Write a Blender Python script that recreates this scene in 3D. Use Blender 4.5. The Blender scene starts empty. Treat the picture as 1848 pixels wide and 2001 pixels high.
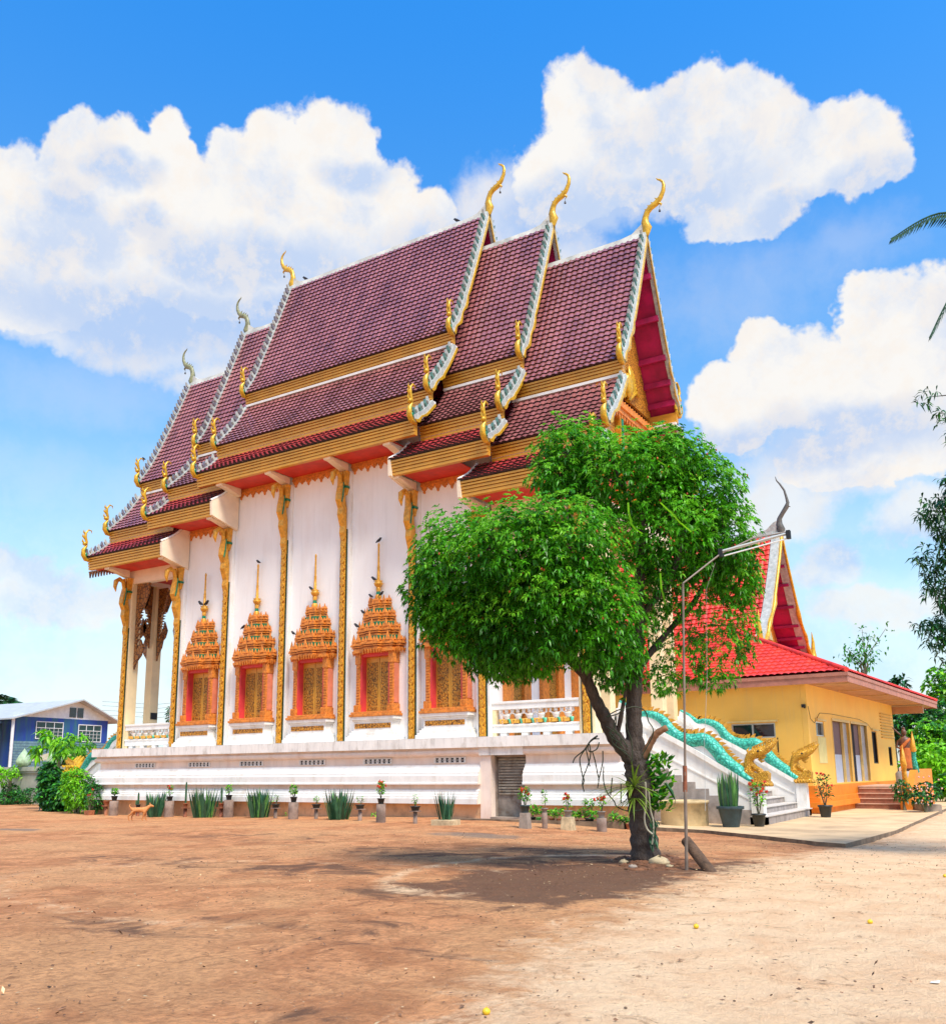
import bpy, math, random
import numpy as np
from mathutils import Vector
sc = bpy.context.scene
PI = math.pi
# ---------------------------------------------------------------- camera
FPX, CXP, CYP, W0, H0 = 1764.826, 924.0, 1174.683, 1848.0, 2001.0
PITCH, ROLL, YAW, EYE = 0.185992, -0.010025, 0.552098, 1.5
_F = np.array([-math.sin(YAW)*math.cos(PITCH), math.cos(YAW)*math.cos(PITCH), math.sin(PITCH)])
_R = np.array([math.cos(YAW), math.sin(YAW), 0.0]); _U = np.cross(_R, _F)
_R2 = _R*math.cos(ROLL)+_U*math.sin(ROLL); _U2 = -_R*math.sin(ROLL)+_U*math.cos(ROLL)
from mathutils import Matrix
cam = bpy.data.objects.new('camera', bpy.data.cameras.new('camera'))
sc.collection.objects.link(cam)
M3 = Matrix(((_R2[0], _U2[0], -_F[0]), (_R2[1], _U2[1], -_F[1]), (_R2[2], _U2[2], -_F[2])))
cam.matrix_world = Matrix.Translation((0, 0, EYE)) @ M3.to_4x4()
cam.data.sensor_fit = 'HORIZONTAL'; cam.data.sensor_width = 36
cam.data.lens = 36*FPX/W0; cam.data.shift_y = (CYP-H0/2)/W0
cam.data.clip_start = 0.1; cam.data.clip_end = 3000
sc.camera = cam
# measured points of the survey photo -> world points on known planes
def ray(u, v): return _F*FPX+_R2*(u-CXP)-_U2*(v-CYP)
def pz(u, v, z=0.0):
    r = ray(u, v); t = (z-EYE)/r[2]; return Vector((r[0]*t, r[1]*t, z))
def py(u, v, y):
    r = ray(u, v); t = y/r[1]; return Vector((r[0]*t, y, EYE+r[2]*t))
def pd(u, v, d):            # at a forward distance of d metres
    r = ray(u, v)/FPX*d; return Vector((r[0], r[1], EYE+r[2]))
def S01(t):
    t = min(1.0, max(0.0, t)); return t*t*(3-2*t)
def gz(x, y):
    return -0.2*S01((x+14)/6)*S01((y-14)/10)-0.17*S01((-17-x)/14)*S01((y-15)/8)
def pg(u, v):
    z = 0.0
    for _ in range(30):
        p = pz(u, v, z); z = .5*z+.5*gz(p.x, p.y)
    return Vector((p.x, p.y, gz(p.x, p.y)))
# ---------------------------------------------------------------- sun, exposure
SUN_EL, SUN_AZ = math.radians(58), math.radians(121)     # azimuth from +Y towards +X
sun = bpy.data.objects.new('sun', bpy.data.lights.new('sun', 'SUN')); sc.collection.objects.link(sun)
sun.data.energy = 3.3; sun.data.angle = math.radians(18); sun.data.color = (1.0, .90, .76)
sd = Vector((math.sin(SUN_AZ)*math.cos(SUN_EL), math.cos(SUN_AZ)*math.cos(SUN_EL), math.sin(SUN_EL)))
sun.rotation_euler = sd.to_track_quat('Z', 'Y').to_euler()
sc.view_settings.view_transform = 'Standard'; sc.view_settings.look = 'None'
sc.view_settings.exposure = 0.8; sc.view_settings.gamma = 1
sc.render.engine = 'CYCLES'
# ---------------------------------------------------------------- sky
w = bpy.data.worlds.new('World'); sc.world = w; w.use_nodes = True
NT = w.node_tree; NT.nodes.clear()
def nn(t, **k):
    n = NT.nodes.new(t)
    for a, b in k.items(): setattr(n, a, b)
    return n
def mth(op, a, b=None, c=None):
    n = nn('ShaderNodeMath', operation=op)
    for i, s in enumerate((a, b, c)):
        if s is None: continue
        if isinstance(s, (int, float)): n.inputs[i].default_value = s
        else: NT.links.new(s, n.inputs[i])
    return n.outputs[0]
def mixc(f, a, b, bt='MIX'):
    n = nn('ShaderNodeMix', data_type='RGBA', blend_type=bt)
    for i, s in ((0, f), (6, a), (7, b)):
        if isinstance(s, (int, float)): n.inputs[i].default_value = s
        elif isinstance(s, tuple): n.inputs[i].default_value = (*s, 1)
        else: NT.links.new(s, n.inputs[i])
    return n.outputs[2]
def mr(v, a, b, c=0.0, d=1.0, sm=True):
    n = nn('ShaderNodeMapRange', interpolation_type='SMOOTHSTEP' if sm else 'LINEAR')
    NT.links.new(v, n.inputs[0])
    for i, s in enumerate((a, b, c, d)): n.inputs[i+1].default_value = s
    return n.outputs[0]
tc = nn('ShaderNodeTexCoord'); sep = nn('ShaderNodeSeparateXYZ'); NT.links.new(tc.outputs['Generated'], sep.inputs[0])
az = mth('ARCTAN2', sep.outputs[0], sep.outputs[1]); el = mth('ARCSINE', sep.outputs[2])
ae = nn('ShaderNodeCombineXYZ'); NT.links.new(az, ae.inputs[0]); NT.links.new(el, ae.inputs[1])
def noise(vec, scale, det=6, rough=.55, dist=0.0):
    n = nn('ShaderNodeTexNoise'); n.inputs['Scale'].default_value = scale; n.inputs['Detail'].default_value = det
    n.inputs['Roughness'].default_value = rough; n.inputs['Distortion'].default_value = dist
    NT.links.new(vec, n.inputs['Vector']); return n.outputs['Fac']
def azel(u, v):
    r = ray(u, v); r = r/np.linalg.norm(r); return math.atan2(r[0], r[1]), math.asin(r[2])
# warp the lookup so that cloud edges billow
wn = nn('ShaderNodeTexNoise'); wn.inputs['Scale'].default_value = 9; wn.inputs['Detail'].default_value = 5; wn.inputs['Roughness'].default_value = .62
NT.links.new(tc.outputs['Generated'], wn.inputs['Vector'])
vs = nn('ShaderNodeVectorMath', operation='SUBTRACT'); NT.links.new(wn.outputs['Color'], vs.inputs[0]); vs.inputs[1].default_value = (.5, .5, .5)
vm = nn('ShaderNodeVectorMath', operation='SCALE'); NT.links.new(vs.outputs[0], vm.inputs[0]); vm.inputs['Scale'].default_value = .085
va = nn('ShaderNodeVectorMath', operation='ADD'); NT.links.new(ae.outputs[0], va.inputs[0]); NT.links.new(vm.outputs[0], va.inputs[1])
def blobs(lst, vec):
    acc = None
    for (u, v, ru, rv) in lst:
        a, e = azel(u, v); ra = abs(azel(u+ru, v)[0]-azel(u-ru, v)[0])/2; re = rv/FPX*.93
        s = nn('ShaderNodeVectorMath', operation='SUBTRACT'); NT.links.new(vec, s.inputs[0]); s.inputs[1].default_value = (a, e, 0)
        d = nn('ShaderNodeVectorMath', operation='MULTIPLY'); NT.links.new(s.outputs[0], d.inputs[0]); d.inputs[1].default_value = (1/ra, 1/re, 0)
        l = nn('ShaderNodeVectorMath', operation='LENGTH'); NT.links.new(d.outputs[0], l.inputs[0])
        acc = l.outputs['Value'] if acc is None else mth('SMOOTH_MIN', acc, l.outputs['Value'], .12)
    return mth('SUBTRACT', 1.0, acc)
CR = [(50,400,110,110),(150,315,78,92),(240,330,85,90),(320,310,62,86),(300,420,120,120),(120,480,210,150),(470,350,80,100),(550,315,90,108),(640,295,88,96),(700,330,58,112),(740,410,90,100),(820,450,85,85),(600,460,260,170),(400,480,190,150),(40,560,190,95),
      (1150,235,105,105),(1250,250,130,80),(1345,225,110,75),(1450,240,100,75),(1530,300,90,80),(1120,330,140,90),(1290,330,220,80),(1650,300,120,90),(1720,340,80,45),(1560,370,150,45),
      (1410,770,90,80),(1450,425,140,50),(1430,365,150,70),(1490,680,80,75),(1560,740,150,120),(1690,620,70,75),(1760,640,110,100),(1850,640,90,110),(1750,760,200,150),(1440,840,90,60),(1700,900,230,80)]
SO = [(300,640,330,90),(620,640,250,120),(880,600,150,140),(1080,480,130,90),(960,420,110,100),(920,520,160,120),(1010,540,100,80),(1250,390,190,45),(300,560,330,110),(560,580,280,90),(90,640,150,40),(60,1120,170,40),(120,1180,200,70),
      (1640,900,300,120),(1800,900,200,50),(1620,1120,120,60),(1740,1190,200,60),(1500,1000,160,90),(600,760,300,60),(1830,1010,150,60)]
n1 = noise(tc.outputs['Generated'], 7, 8, .6); n2 = noise(tc.outputs['Generated'], 26, 9, .68)
nz = mth('ADD', mth('MULTIPLY', mth('SUBTRACT', n1, .5), .55), mth('MULTIPLY', mth('SUBTRACT', n2, .5), .42))
TH = [(150,760,300,110),(60,960,210,150),(1450,560,220,110),(1660,500,160,60),(1000,640,120,120),(1500,1050,260,160),(330,1000,260,160)]
mt_ = mr(mth('ADD', blobs(TH, va.outputs[0]), mth('MULTIPLY', nz, 2.2)), -.4, .9, 0, .22)
bc = blobs(CR, va.outputs[0]); bs = blobs(SO, va.outputs[0])
mc = mr(mth('ADD', bc, nz), -.01, .17); ms = mr(mth('ADD', bs, mth('MULTIPLY', nz, 1.5)), -.15, .5, 0, .8)
low = mr(mth('ADD', el, mth('MULTIPLY', nz, .12)), .02, .42, .62, 0)       # thin bright cloud veil towards the horizon
veil = mth('MULTIPLY', low, mr(n1, .3, .62, .55, 1))
# clouds outside the frame as well
back = mr(mth('MULTIPLY', noise(tc.outputs['Generated'], 2.2, 8, .58), mr(sep.outputs[1], -.3, .35, 1, .0)), .46, .60)
cloud = mth('MAXIMUM', mth('MAXIMUM', mc, mth('MAXIMUM', ms, mt_)), mth('MAXIMUM', veil, back))
SHD = [(700,330,60,30),(1700,370,120,40),(1650,830,120,40),(1420,880,120,50),(480,620,260,60),(240,330,60,30),(1290,395,230,60),(1100,400,130,50),(560,520,200,60),(880,500,150,70),(250,620,330,60),(160,400,60,35),(420,500,110,50),(1620,860,260,60),(1540,430,120,40),(300,440,60,30),(1750,1080,200,40)]
sh = mr(mth('ADD', blobs(SHD, va.outputs[0]), mth('MULTIPLY', nz, 1.6)), -.6, .55, 0, .95)
n3 = noise(va.outputs[0], 4.2, 7, .62)
shade = mth('MAXIMUM', sh, mr(n3, .44, .64, 0.0, .8))
ccol = mixc(shade, (6.95, 6.8, 6.6), (3.9, 4.85, 6.6))
ccol = mixc(mr(n2, .45, .62, 0, .5), ccol, (7.0, 6.4, 5.8))
sky = nn('ShaderNodeTexSky', sky_type='NISHITA'); sky.sun_disc = False
sky.sun_elevation = SUN_EL; sky.sun_rotation = SUN_AZ; sky.air_density = 1.0; sky.dust_density = .3; sky.ozone_density = 2.2
hs = nn('ShaderNodeHueSaturation'); NT.links.new(sky.outputs[0], hs.inputs['Color'])
hs.inputs['Saturation'].default_value = 1.15; hs.inputs['Value'].default_value = 1.7
skc = mixc(1.0, hs.outputs[0], mixc(mr(el, .0, .22), (.62, .74, .80), mixc(mr(el, .12, .86), (1.15, 1.14, .96), (.26, 1.08, 1.50))), 'MULTIPLY')
bg = nn('ShaderNodeBackground'); bg.inputs['Strength'].default_value = .08
NT.links.new(mixc(cloud, skc, ccol), bg.inputs['Color'])
wo = nn('ShaderNodeOutputWorld'); NT.links.new(bg.outputs[0], wo.inputs[0])
# ---------------------------------------------------------------- helpers
COL = sc.collection
class MB:
    def __init__(s): s.v = []; s.f = []; s.m = []; s.mi = 0; s.sm = []
    def add(s, vs, fs, smooth=False):
        o = len(s.v); s.v.extend(tuple(map(float, v)) for v in vs)
        for f in fs: s.f.append(tuple(i+o for i in f)); s.m.append(s.mi); s.sm.append(smooth)
    def box(s, x0, x1, y0, y1, z0, z1):
        s.add([(x0,y0,z0),(x1,y0,z0),(x1,y1,z0),(x0,y1,z0),(x0,y0,z1),(x1,y0,z1),(x1,y1,z1),(x0,y1,z1)],
              [(0,3,2,1),(4,5,6,7),(0,1,5,4),(1,2,6,5),(2,3,7,6),(3,0,4,7)])
    def prism(s, poly, a, b, ax='z', inset=0):
        # poly in the other two axes (x,y)/(x,z)/(y,z)
        def P(p, t):
            return (p[0], p[1], t) if ax == 'z' else (p[0], t, p[1]) if ax == 'y' else (t, p[0], p[1])
        n = len(poly)
        ar = sum(poly[i][0]*poly[(i+1) % n][1]-poly[(i+1) % n][0]*poly[i][1] for i in range(n))
        if ar < 0: poly = poly[::-1]
        vs = [P(p, a) for p in poly]+[P(p, b) for p in poly]
        s.add(vs, [tuple(range(n))[::-1], tuple(range(n, 2*n))]+[(i, (i+1) % n, n+(i+1) % n, n+i) for i in range(n)])
    def quad(s, a, b, c, d): s.add([a, b, c, d], [(0, 1, 2, 3)])
    def frus(s, cx, cy, z0, z1, w0, d0, w1, d1):
        s.add([(cx-w0,cy-d0,z0),(cx+w0,cy-d0,z0),(cx+w0,cy+d0,z0),(cx-w0,cy+d0,z0),(cx-w1,cy-d1,z1),(cx+w1,cy-d1,z1),(cx+w1,cy+d1,z1),(cx-w1,cy+d1,z1)],
              [(0,3,2,1),(4,5,6,7),(0,1,5,4),(1,2,6,5),(2,3,7,6),(3,0,4,7)])
    def tube(s, pts, rad, n=8, cap=True, flat=None, smooth=True):
        pts = [Vector(p) for p in pts]; m = len(pts)
        if isinstance(rad, (int, float)): rad = [rad]*m
        up = None; vs = []
        for i, p in enumerate(pts):
            t = (pts[min(i+1, m-1)]-pts[max(i-1, 0)]).normalized()
            if up is None:
                up = Vector((0, 1, 0)) if abs(t.y) < .8 else Vector((1, 0, 0))
            a = (up-t*up.dot(t)).normalized(); b = t.cross(a); up = a
            fa, fb = flat if flat else (1, 1)
            for k in range(n):
                q = 2*PI*k/n; vs.append(p+a*math.cos(q)*rad[i]*fa+b*math.sin(q)*rad[i]*fb)
        fs = [(i*n+k, i*n+(k+1) % n, (i+1)*n+(k+1) % n, (i+1)*n+k) for i in range(m-1) for k in range(n)]
        s.add(vs, fs, smooth)
        if cap: s.add(vs[:n], [tuple(range(n))[::-1]]); s.add(vs[-n:], [tuple(range(n))])
    def lathe(s, prof, c, n=14, sx=1, sy=1, smooth=True):
        vs = [(c[0]+r*sx*math.cos(2*PI*k/n), c[1]+r*sy*math.sin(2*PI*k/n), c[2]+z) for r, z in prof for k in range(n)]
        m = len(prof)
        s.add(vs, [(i*n+k, i*n+(k+1) % n, (i+1)*n+(k+1) % n, (i+1)*n+k) for i in range(m-1) for k in range(n)], smooth)
        if prof[0][0] > .001: s.add(vs[:n], [tuple(range(n))[::-1]])
        if prof[-1][0] > .001: s.add(vs[-n:], [tuple(range(n))])
    def ball(s, c, r, n=10, m=7):
        if isinstance(r, (int, float)): r = (r, r, r)
        prof = [(math.sin(PI*i/m), -math.cos(PI*i/m)) for i in range(m+1)]
        s.add([(c[0]+r[0]*q*math.cos(2*PI*k/n), c[1]+r[1]*q*math.sin(2*PI*k/n), c[2]+r[2]*z) for q, z in prof for k in range(n)],
              [(i*n+k, i*n+(k+1) % n, (i+1)*n+(k+1) % n, (i+1)*n+k) for i in range(m) for k in range(n)], True)
    def build(s, name, mats, parent=None, bevel=0, world=True):
        if not isinstance(mats, (list, tuple)): mats = [mats]
        me = bpy.data.meshes.new(name)
        off = wloc(parent) if (parent is not None and world) else Vector((0, 0, 0))
        me.from_pydata([(v[0]-off.x, v[1]-off.y, v[2]-off.z) for v in s.v], [], s.f)
        for m in mats: me.materials.append(m)
        me.polygons.foreach_set('material_index', s.m); me.polygons.foreach_set('use_smooth', s.sm)
        me.update()
        return link(name, me, parent, bevel)
def link(name, me, parent=None, bevel=0):
    o = bpy.data.objects.new(name, me); COL.objects.link(o)
    if parent is not None: o.parent = parent
    if bevel:
        b = o.modifiers.new('bevel', 'BEVEL'); b.width = bevel; b.segments = 2; b.limit_method = 'ANGLE'
    return o
def wloc(o):
    p = Vector((0, 0, 0))
    while o is not None: p = p+Vector(o.location); o = o.parent
    return p
def tag(o, label=None, cat=None, group=None, kind=None):
    if label: o['label'] = label
    if cat: o['category'] = cat
    if group: o['group'] = group
    if kind: o['kind'] = kind
    return o
def empty(name, loc, label, cat, group=None, rz=0):
    o = bpy.data.objects.new(name, None); COL.objects.link(o); o.location = loc; o.rotation_euler = (0, 0, rz); o.empty_display_size = .2
    return tag(o, label, cat, group)
KIDS = {}
def copy_tree(o, parent=None):
    c = o.copy(); COL.objects.link(c); c.parent = parent
    for ch in [q for q in bpy.data.objects if q.parent == o and q != c]: copy_tree(ch, c)
    return c
# ---------------------------------------------------------------- materials
MT = {}
def mat(name, col, rough=.6, var=.12, vscale=3.0, bump=.0, bscale=30.0, col2=None, streak=0.0, metal=0.0, spec=.5, island=0.0, coat=0.0, stain=None, sscale=1.2, trans=0.0, stretch=None):
    m = bpy.data.materials.new(name); m.use_nodes = True; t = m.node_tree; N = t.nodes; L = t.links
    b = N['Principled BSDF']; b.inputs['Roughness'].default_value = rough; b.inputs['Metallic'].default_value = metal
    b.inputs['Specular IOR Level'].default_value = spec; b.inputs['Coat Weight'].default_value = coat
    g = N.new('ShaderNodeNewGeometry'); vec = g.outputs['Position']
    if stretch:
        mp = N.new('ShaderNodeMapping'); mp.inputs['Scale'].default_value = stretch; L.new(vec, mp.inputs[0]); vec = mp.outputs[0]
    def nz(s, d=6):
        n = N.new('ShaderNodeTexNoise'); n.inputs['Scale'].default_value = s; n.inputs['Detail'].default_value = d; n.inputs['Roughness'].default_value = .6
        L.new(vec, n.inputs['Vector']); return n.outputs['Fac']
    def mx(f, a, c, bt='MIX'):
        n = N.new('ShaderNodeMix'); n.data_type = 'RGBA'; n.blend_type = bt
        for i, q in ((0, f), (6, a), (7, c)):
            if isinstance(q, (int, float)): n.inputs[i].default_value = q
            elif isinstance(q, tuple): n.inputs[i].default_value = (*q[:3], 1)
            else: L.new(q, n.inputs[i])
        return n.outputs[2]
    def rg(v, a, c, d=0., e=1.):
        n = N.new('ShaderNodeMapRange'); L.new(v, n.inputs[0])
        for i, q in enumerate((a, c, d, e)): n.inputs[i+1].default_value = q
        return n.outputs[0]
    c2 = col2 if col2 else tuple(min(1, c*(1-var*1.6)) for c in col)
    c1 = col if col2 else tuple(min(1, c*(1+var*.5)) for c in col)
    o = mx(rg(nz(vscale), .35, .65), c1, c2)
    if stain: o = mx(rg(nz(sscale, 8), .52, .74, 0, .75), o, stain)
    if streak:
        mp2 = N.new('ShaderNodeMapping'); mp2.inputs['Scale'].default_value = (1, 1, .07); L.new(g.outputs['Position'], mp2.inputs[0])
        n2 = N.new('ShaderNodeTexNoise'); n2.inputs['Scale'].default_value = 5.5; n2.inputs['Detail'].default_value = 8; n2.inputs['Roughness'].default_value = .7; L.new(mp2.outputs[0], n2.inputs['Vector'])
        o = mx(rg(n2.outputs['Fac'], .52, .72, 0, streak), o, tuple(c*.45 for c in (.9, .85, .8)))
    if island: o = mx(1.0, o, mx(g.outputs['Random Per Island'], (1-island,)*3, (1+island,)*3), 'MULTIPLY')
    L.new(o, b.inputs['Base Color'])
    if bump:
        bn = N.new('ShaderNodeBump'); bn.inputs['Strength'].default_value = bump; bn.inputs['Distance'].default_value = .02
        L.new(nz(bscale), bn.inputs['Height']); L.new(bn.outputs[0], b.inputs['Normal'])
    if trans:
        tr = N.new('ShaderNodeBsdfTranslucent'); L.new(o, tr.inputs[0]); ms = N.new('ShaderNodeMixShader'); ms.inputs[0].default_value = trans
        L.new(b.outputs[0], ms.inputs[1]); L.new(tr.outputs[0], ms.inputs[2]); L.new(ms.outputs[0], N['Material Output'].inputs[0])
    MT[name] = m; return m
def carved(name, gold, dark, scale=9.0, rough=.42, thr=(.06, .16), depth=.6, stretch=(1, 1, 1)):
    # carved and painted relief: raised scrolls over a dark ground
    m = bpy.data.materials.new(name); m.use_nodes = True; t = m.node_tree; N = t.nodes; L = t.links; b = N['Principled BSDF']
    g = N.new('ShaderNodeNewGeometry'); mp = N.new('ShaderNodeMapping'); mp.inputs['Scale'].default_value = stretch
    L.new(g.outputs['Position'], mp.inputs[0])
    wn = N.new('ShaderNodeTexNoise'); wn.inputs['Scale'].default_value = scale*.5; L.new(mp.outputs[0], wn.inputs['Vector'])
    mxv = N.new('ShaderNodeMix'); mxv.data_type = 'VECTOR'; mxv.inputs[0].default_value = .12; L.new(mp.outputs[0], mxv.inputs[4]); L.new(wn.outputs['Color'], mxv.inputs[5])
    v = N.new('ShaderNodeTexVoronoi'); v.feature = 'DISTANCE_TO_EDGE'; v.inputs['Scale'].default_value = scale; L.new(mxv.outputs[1], v.inputs['Vector'])
    r = N.new('ShaderNodeMapRange'); L.new(v.outputs['Distance'], r.inputs[0]); r.inputs[1].default_value = thr[0]; r.inputs[2].default_value = thr[1]
    mx = N.new('ShaderNodeMix'); mx.data_type = 'RGBA'; L.new(r.outputs[0], mx.inputs[0]); mx.inputs[6].default_value = (*dark, 1)
    n2 = N.new('ShaderNodeTexNoise'); n2.inputs['Scale'].default_value = 4; n2.inputs['Detail'].default_value = 6; L.new(g.outputs['Position'], n2.inputs['Vector'])
    m2 = N.new('ShaderNodeMix'); m2.data_type = 'RGBA'; L.new(n2.outputs['Fac'], m2.inputs[0]); m2.inputs[6].default_value = (*gold, 1); m2.inputs[7].default_value = (*[c*.62 for c in gold], 1)
    L.new(m2.outputs[2], mx.inputs[7]); L.new(mx.outputs[2], b.inputs['Base Color'])
    bn = N.new('ShaderNodeBump'); bn.inputs['Strength'].default_value = depth; bn.inputs['Distance'].default_value = .04; L.new(v.outputs['Distance'], bn.inputs['Height']); L.new(bn.outputs[0], b.inputs['Normal'])
    b.inputs['Roughness'].default_value = rough; b.inputs['Metallic'].default_value = .15
    MT[name] = m; return m
WALL = mat('white_wall', (.90, .89, .875), .7, .03, .8, .12, 60, stain=(.80, .75, .71), sscale=1.1, stretch=(1, 1, .3), streak=.16)
WHITE = mat('white_moulding', (.84, .83, .80), .6, .06, 2, .1, 50, stain=(.60, .53, .44), sscale=2.2, stretch=(1, 1, .45), streak=.22)
WORN = mat('worn_white', (.84, .82, .78), .65, .08, 2, .15, 40, stain=(.44, .39, .33), sscale=4, stretch=(1, 1, .4), streak=.45)
PINKW = mat('pinkish_plaster', (.86, .73, .64), .7, .08, 1.5, .15, 40, stain=(.70, .50, .38), sscale=1.6, stretch=(1, 1, .5), streak=.25)
PEACH = mat('stained_base_plaster', (.74, .45, .25), .8, .15, 1.2, .25, 30, stain=(.30, .19, .12), sscale=2.4, stretch=(1, 1, .7))
NGOLD = carved('carved_naga_gold', (.80, .42, .03), (.22, .08, .01), 17, thr=(0, .09), depth=.9, rough=.33)
WEATH = mat('weathered_green_gold', (.26, .27, .14), .45, .3, 6, .3, 40)
CREAM = mat('cream_plaster', (.86, .68, .40), .6, .06, 2, .08, 50)
CREAMP = mat('pale_cream_plaster', (.85, .72, .55), .6, .06, 2, .08, 50)
RED = mat('red_soffit', (.62, .035, .02), .55, .15, 2)
REDJ = mat('red_reveal', (.70, .06, .07), .45, .12, 2, .1, 20)
PURP = mat('maroon_boards', (.44, .004, .10), .6, .25, 1.5, .1, 20)
GOLDB = mat('gold_cornice', (.66, .33, .04), .38, .10, 1.5, .04, 12, metal=.1)
GOLD = mat('gold_paint', (.76, .36, .035), .35, .22, 9, .5, 40, metal=.2)
GOLDY = mat('yellow_gold_paint', (.68, .40, .025), .32, .22, 9, .4, 30, metal=.2)
DKRED = mat('dark_red_groove', (.20, .03, .01), .6, .3, 8)
ORANGEG = mat('orange_gold_plaster', (.74, .25, .035), .5, .22, 10, .6, 45, stain=(.28, .07, .015), sscale=7)
DARKG = mat('dark_green_trim', (.01, .05, .03), .4, .3, 6)
GREEN = mat('green_glass_trim', (.01, .22, .10), .3, .3, 14, .3, 40)
STRIP = carved('gold_strip_carving', (.86, .44, .03), (.36, .10, .01), 15, thr=(.01, .10), stretch=(1, 1, .5))
PANEL = carved('carved_shutter', (.66, .31, .035), (.10, .05, .01), 15, thr=(.03, .14), depth=.9, stretch=(1, 1, .6))
CARVE = carved('carved_gold', (.78, .34, .035), (.10, .035, .01), 11, thr=(.03, .12), depth=.8)
LACE = carved('carved_brown_gold', (.40, .16, .035), (.06, .02, .01), 7, thr=(.03, .12), depth=.8)
GREY = mat('grey_cement_trim', (.42, .42, .40), .7, .15, 5, .2, 40)
GREYG = mat('grey_green_crest', (.10, .22, .19), .5, .3, 8, .2, 40)
WHITEG = mat('silver_grey_board', (.48, .52, .50), .4, .2, 6)
CRL = mat('grey_violet_crest', (.20, .20, .25), .4, .3, 8)
BLACK = mat('near_black', (.012, .012, .014), .5, .2, 6)
RIDGE = mat('ridge_cement', (.60, .62, .58), .7, .2, 1.5, .25, 20, stain=(.30, .34, .32), sscale=2)
TEAL = carved('teal_scales', (.07, .62, .46), (.01, .22, .17), 9.5, thr=(.02, .16), depth=.9, rough=.45)
GRAN = mat('washed_stone', (.36, .31, .28), .8, .2, 4, .4, 160, stain=(.26, .23, .21), sscale=1.4)
TREAD = mat('pale_treads', (.58, .54, .49), .6, .1, 3, .1, 60)
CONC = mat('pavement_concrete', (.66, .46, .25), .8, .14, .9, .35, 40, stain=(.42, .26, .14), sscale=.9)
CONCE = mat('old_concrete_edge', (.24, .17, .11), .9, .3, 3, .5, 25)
CEM = mat('grey_cement', (.34, .28, .23), .85, .2, 3, .35, 30, stain=(.16, .12, .09), sscale=2)
YEL = mat('yellow_wall', (.96, .58, .11), .65, .05, .5, .12, 50, streak=.13, stain=(.88, .46, .08), sscale=.4)
ORG = mat('orange_base', (.80, .25, .02), .6, .1, 2, .1, 40)
def tiles(name, c1, c2, rough, coat=.5):
    m = mat(name, c1, rough, .1, 1.2, .06, 60, col2=c2, coat=coat, stain=tuple(c*.5 for c in c1), sscale=1.2, stretch=(1, .4, .22))
    t = m.node_tree; N = t.nodes; L = t.links; b = N['Principled BSDF']
    g = [n for n in N if n.type == 'NEW_GEOMETRY'][0]
    src = b.inputs['Base Color'].links[0].from_socket
    bk = N.new('ShaderNodeTexWhiteNoise'); sn = N.new('ShaderNodeVectorMath'); sn.operation = 'SNAP'; sn.inputs[1].default_value = (.25, 9, .25)
    L.new(g.outputs['Position'], sn.inputs[0]); L.new(sn.outputs[0], bk.inputs['Vector'])
    r = N.new('ShaderNodeMapRange'); L.new(bk.outputs['Value'], r.inputs[0]); r.inputs[3].default_value = .84; r.inputs[4].default_value = 1.16
    vm = N.new('ShaderNodeVectorMath'); vm.operation = 'SCALE'; L.new(src, vm.inputs[0]); L.new(r.outputs[0], vm.inputs['Scale']); L.new(vm.outputs[0], b.inputs['Base Color'])
    return m
TILE = tiles('glazed_maroon_tiles', (.33, .118, .115), (.235, .08, .085), .22)
TILER = tiles('glazed_red_tiles', (.40, .035, .04), (.30, .03, .045), .3)
LIPSHADE = mat('tile_lip_shade', (.045, .018, .018), .9, .3, 6)  # near-black lip faces paint in the shadow line under each tile row
TILEH = tiles('bright_red_tiles', (.74, .05, .025), (.66, .03, .025), .5, .05)
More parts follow.
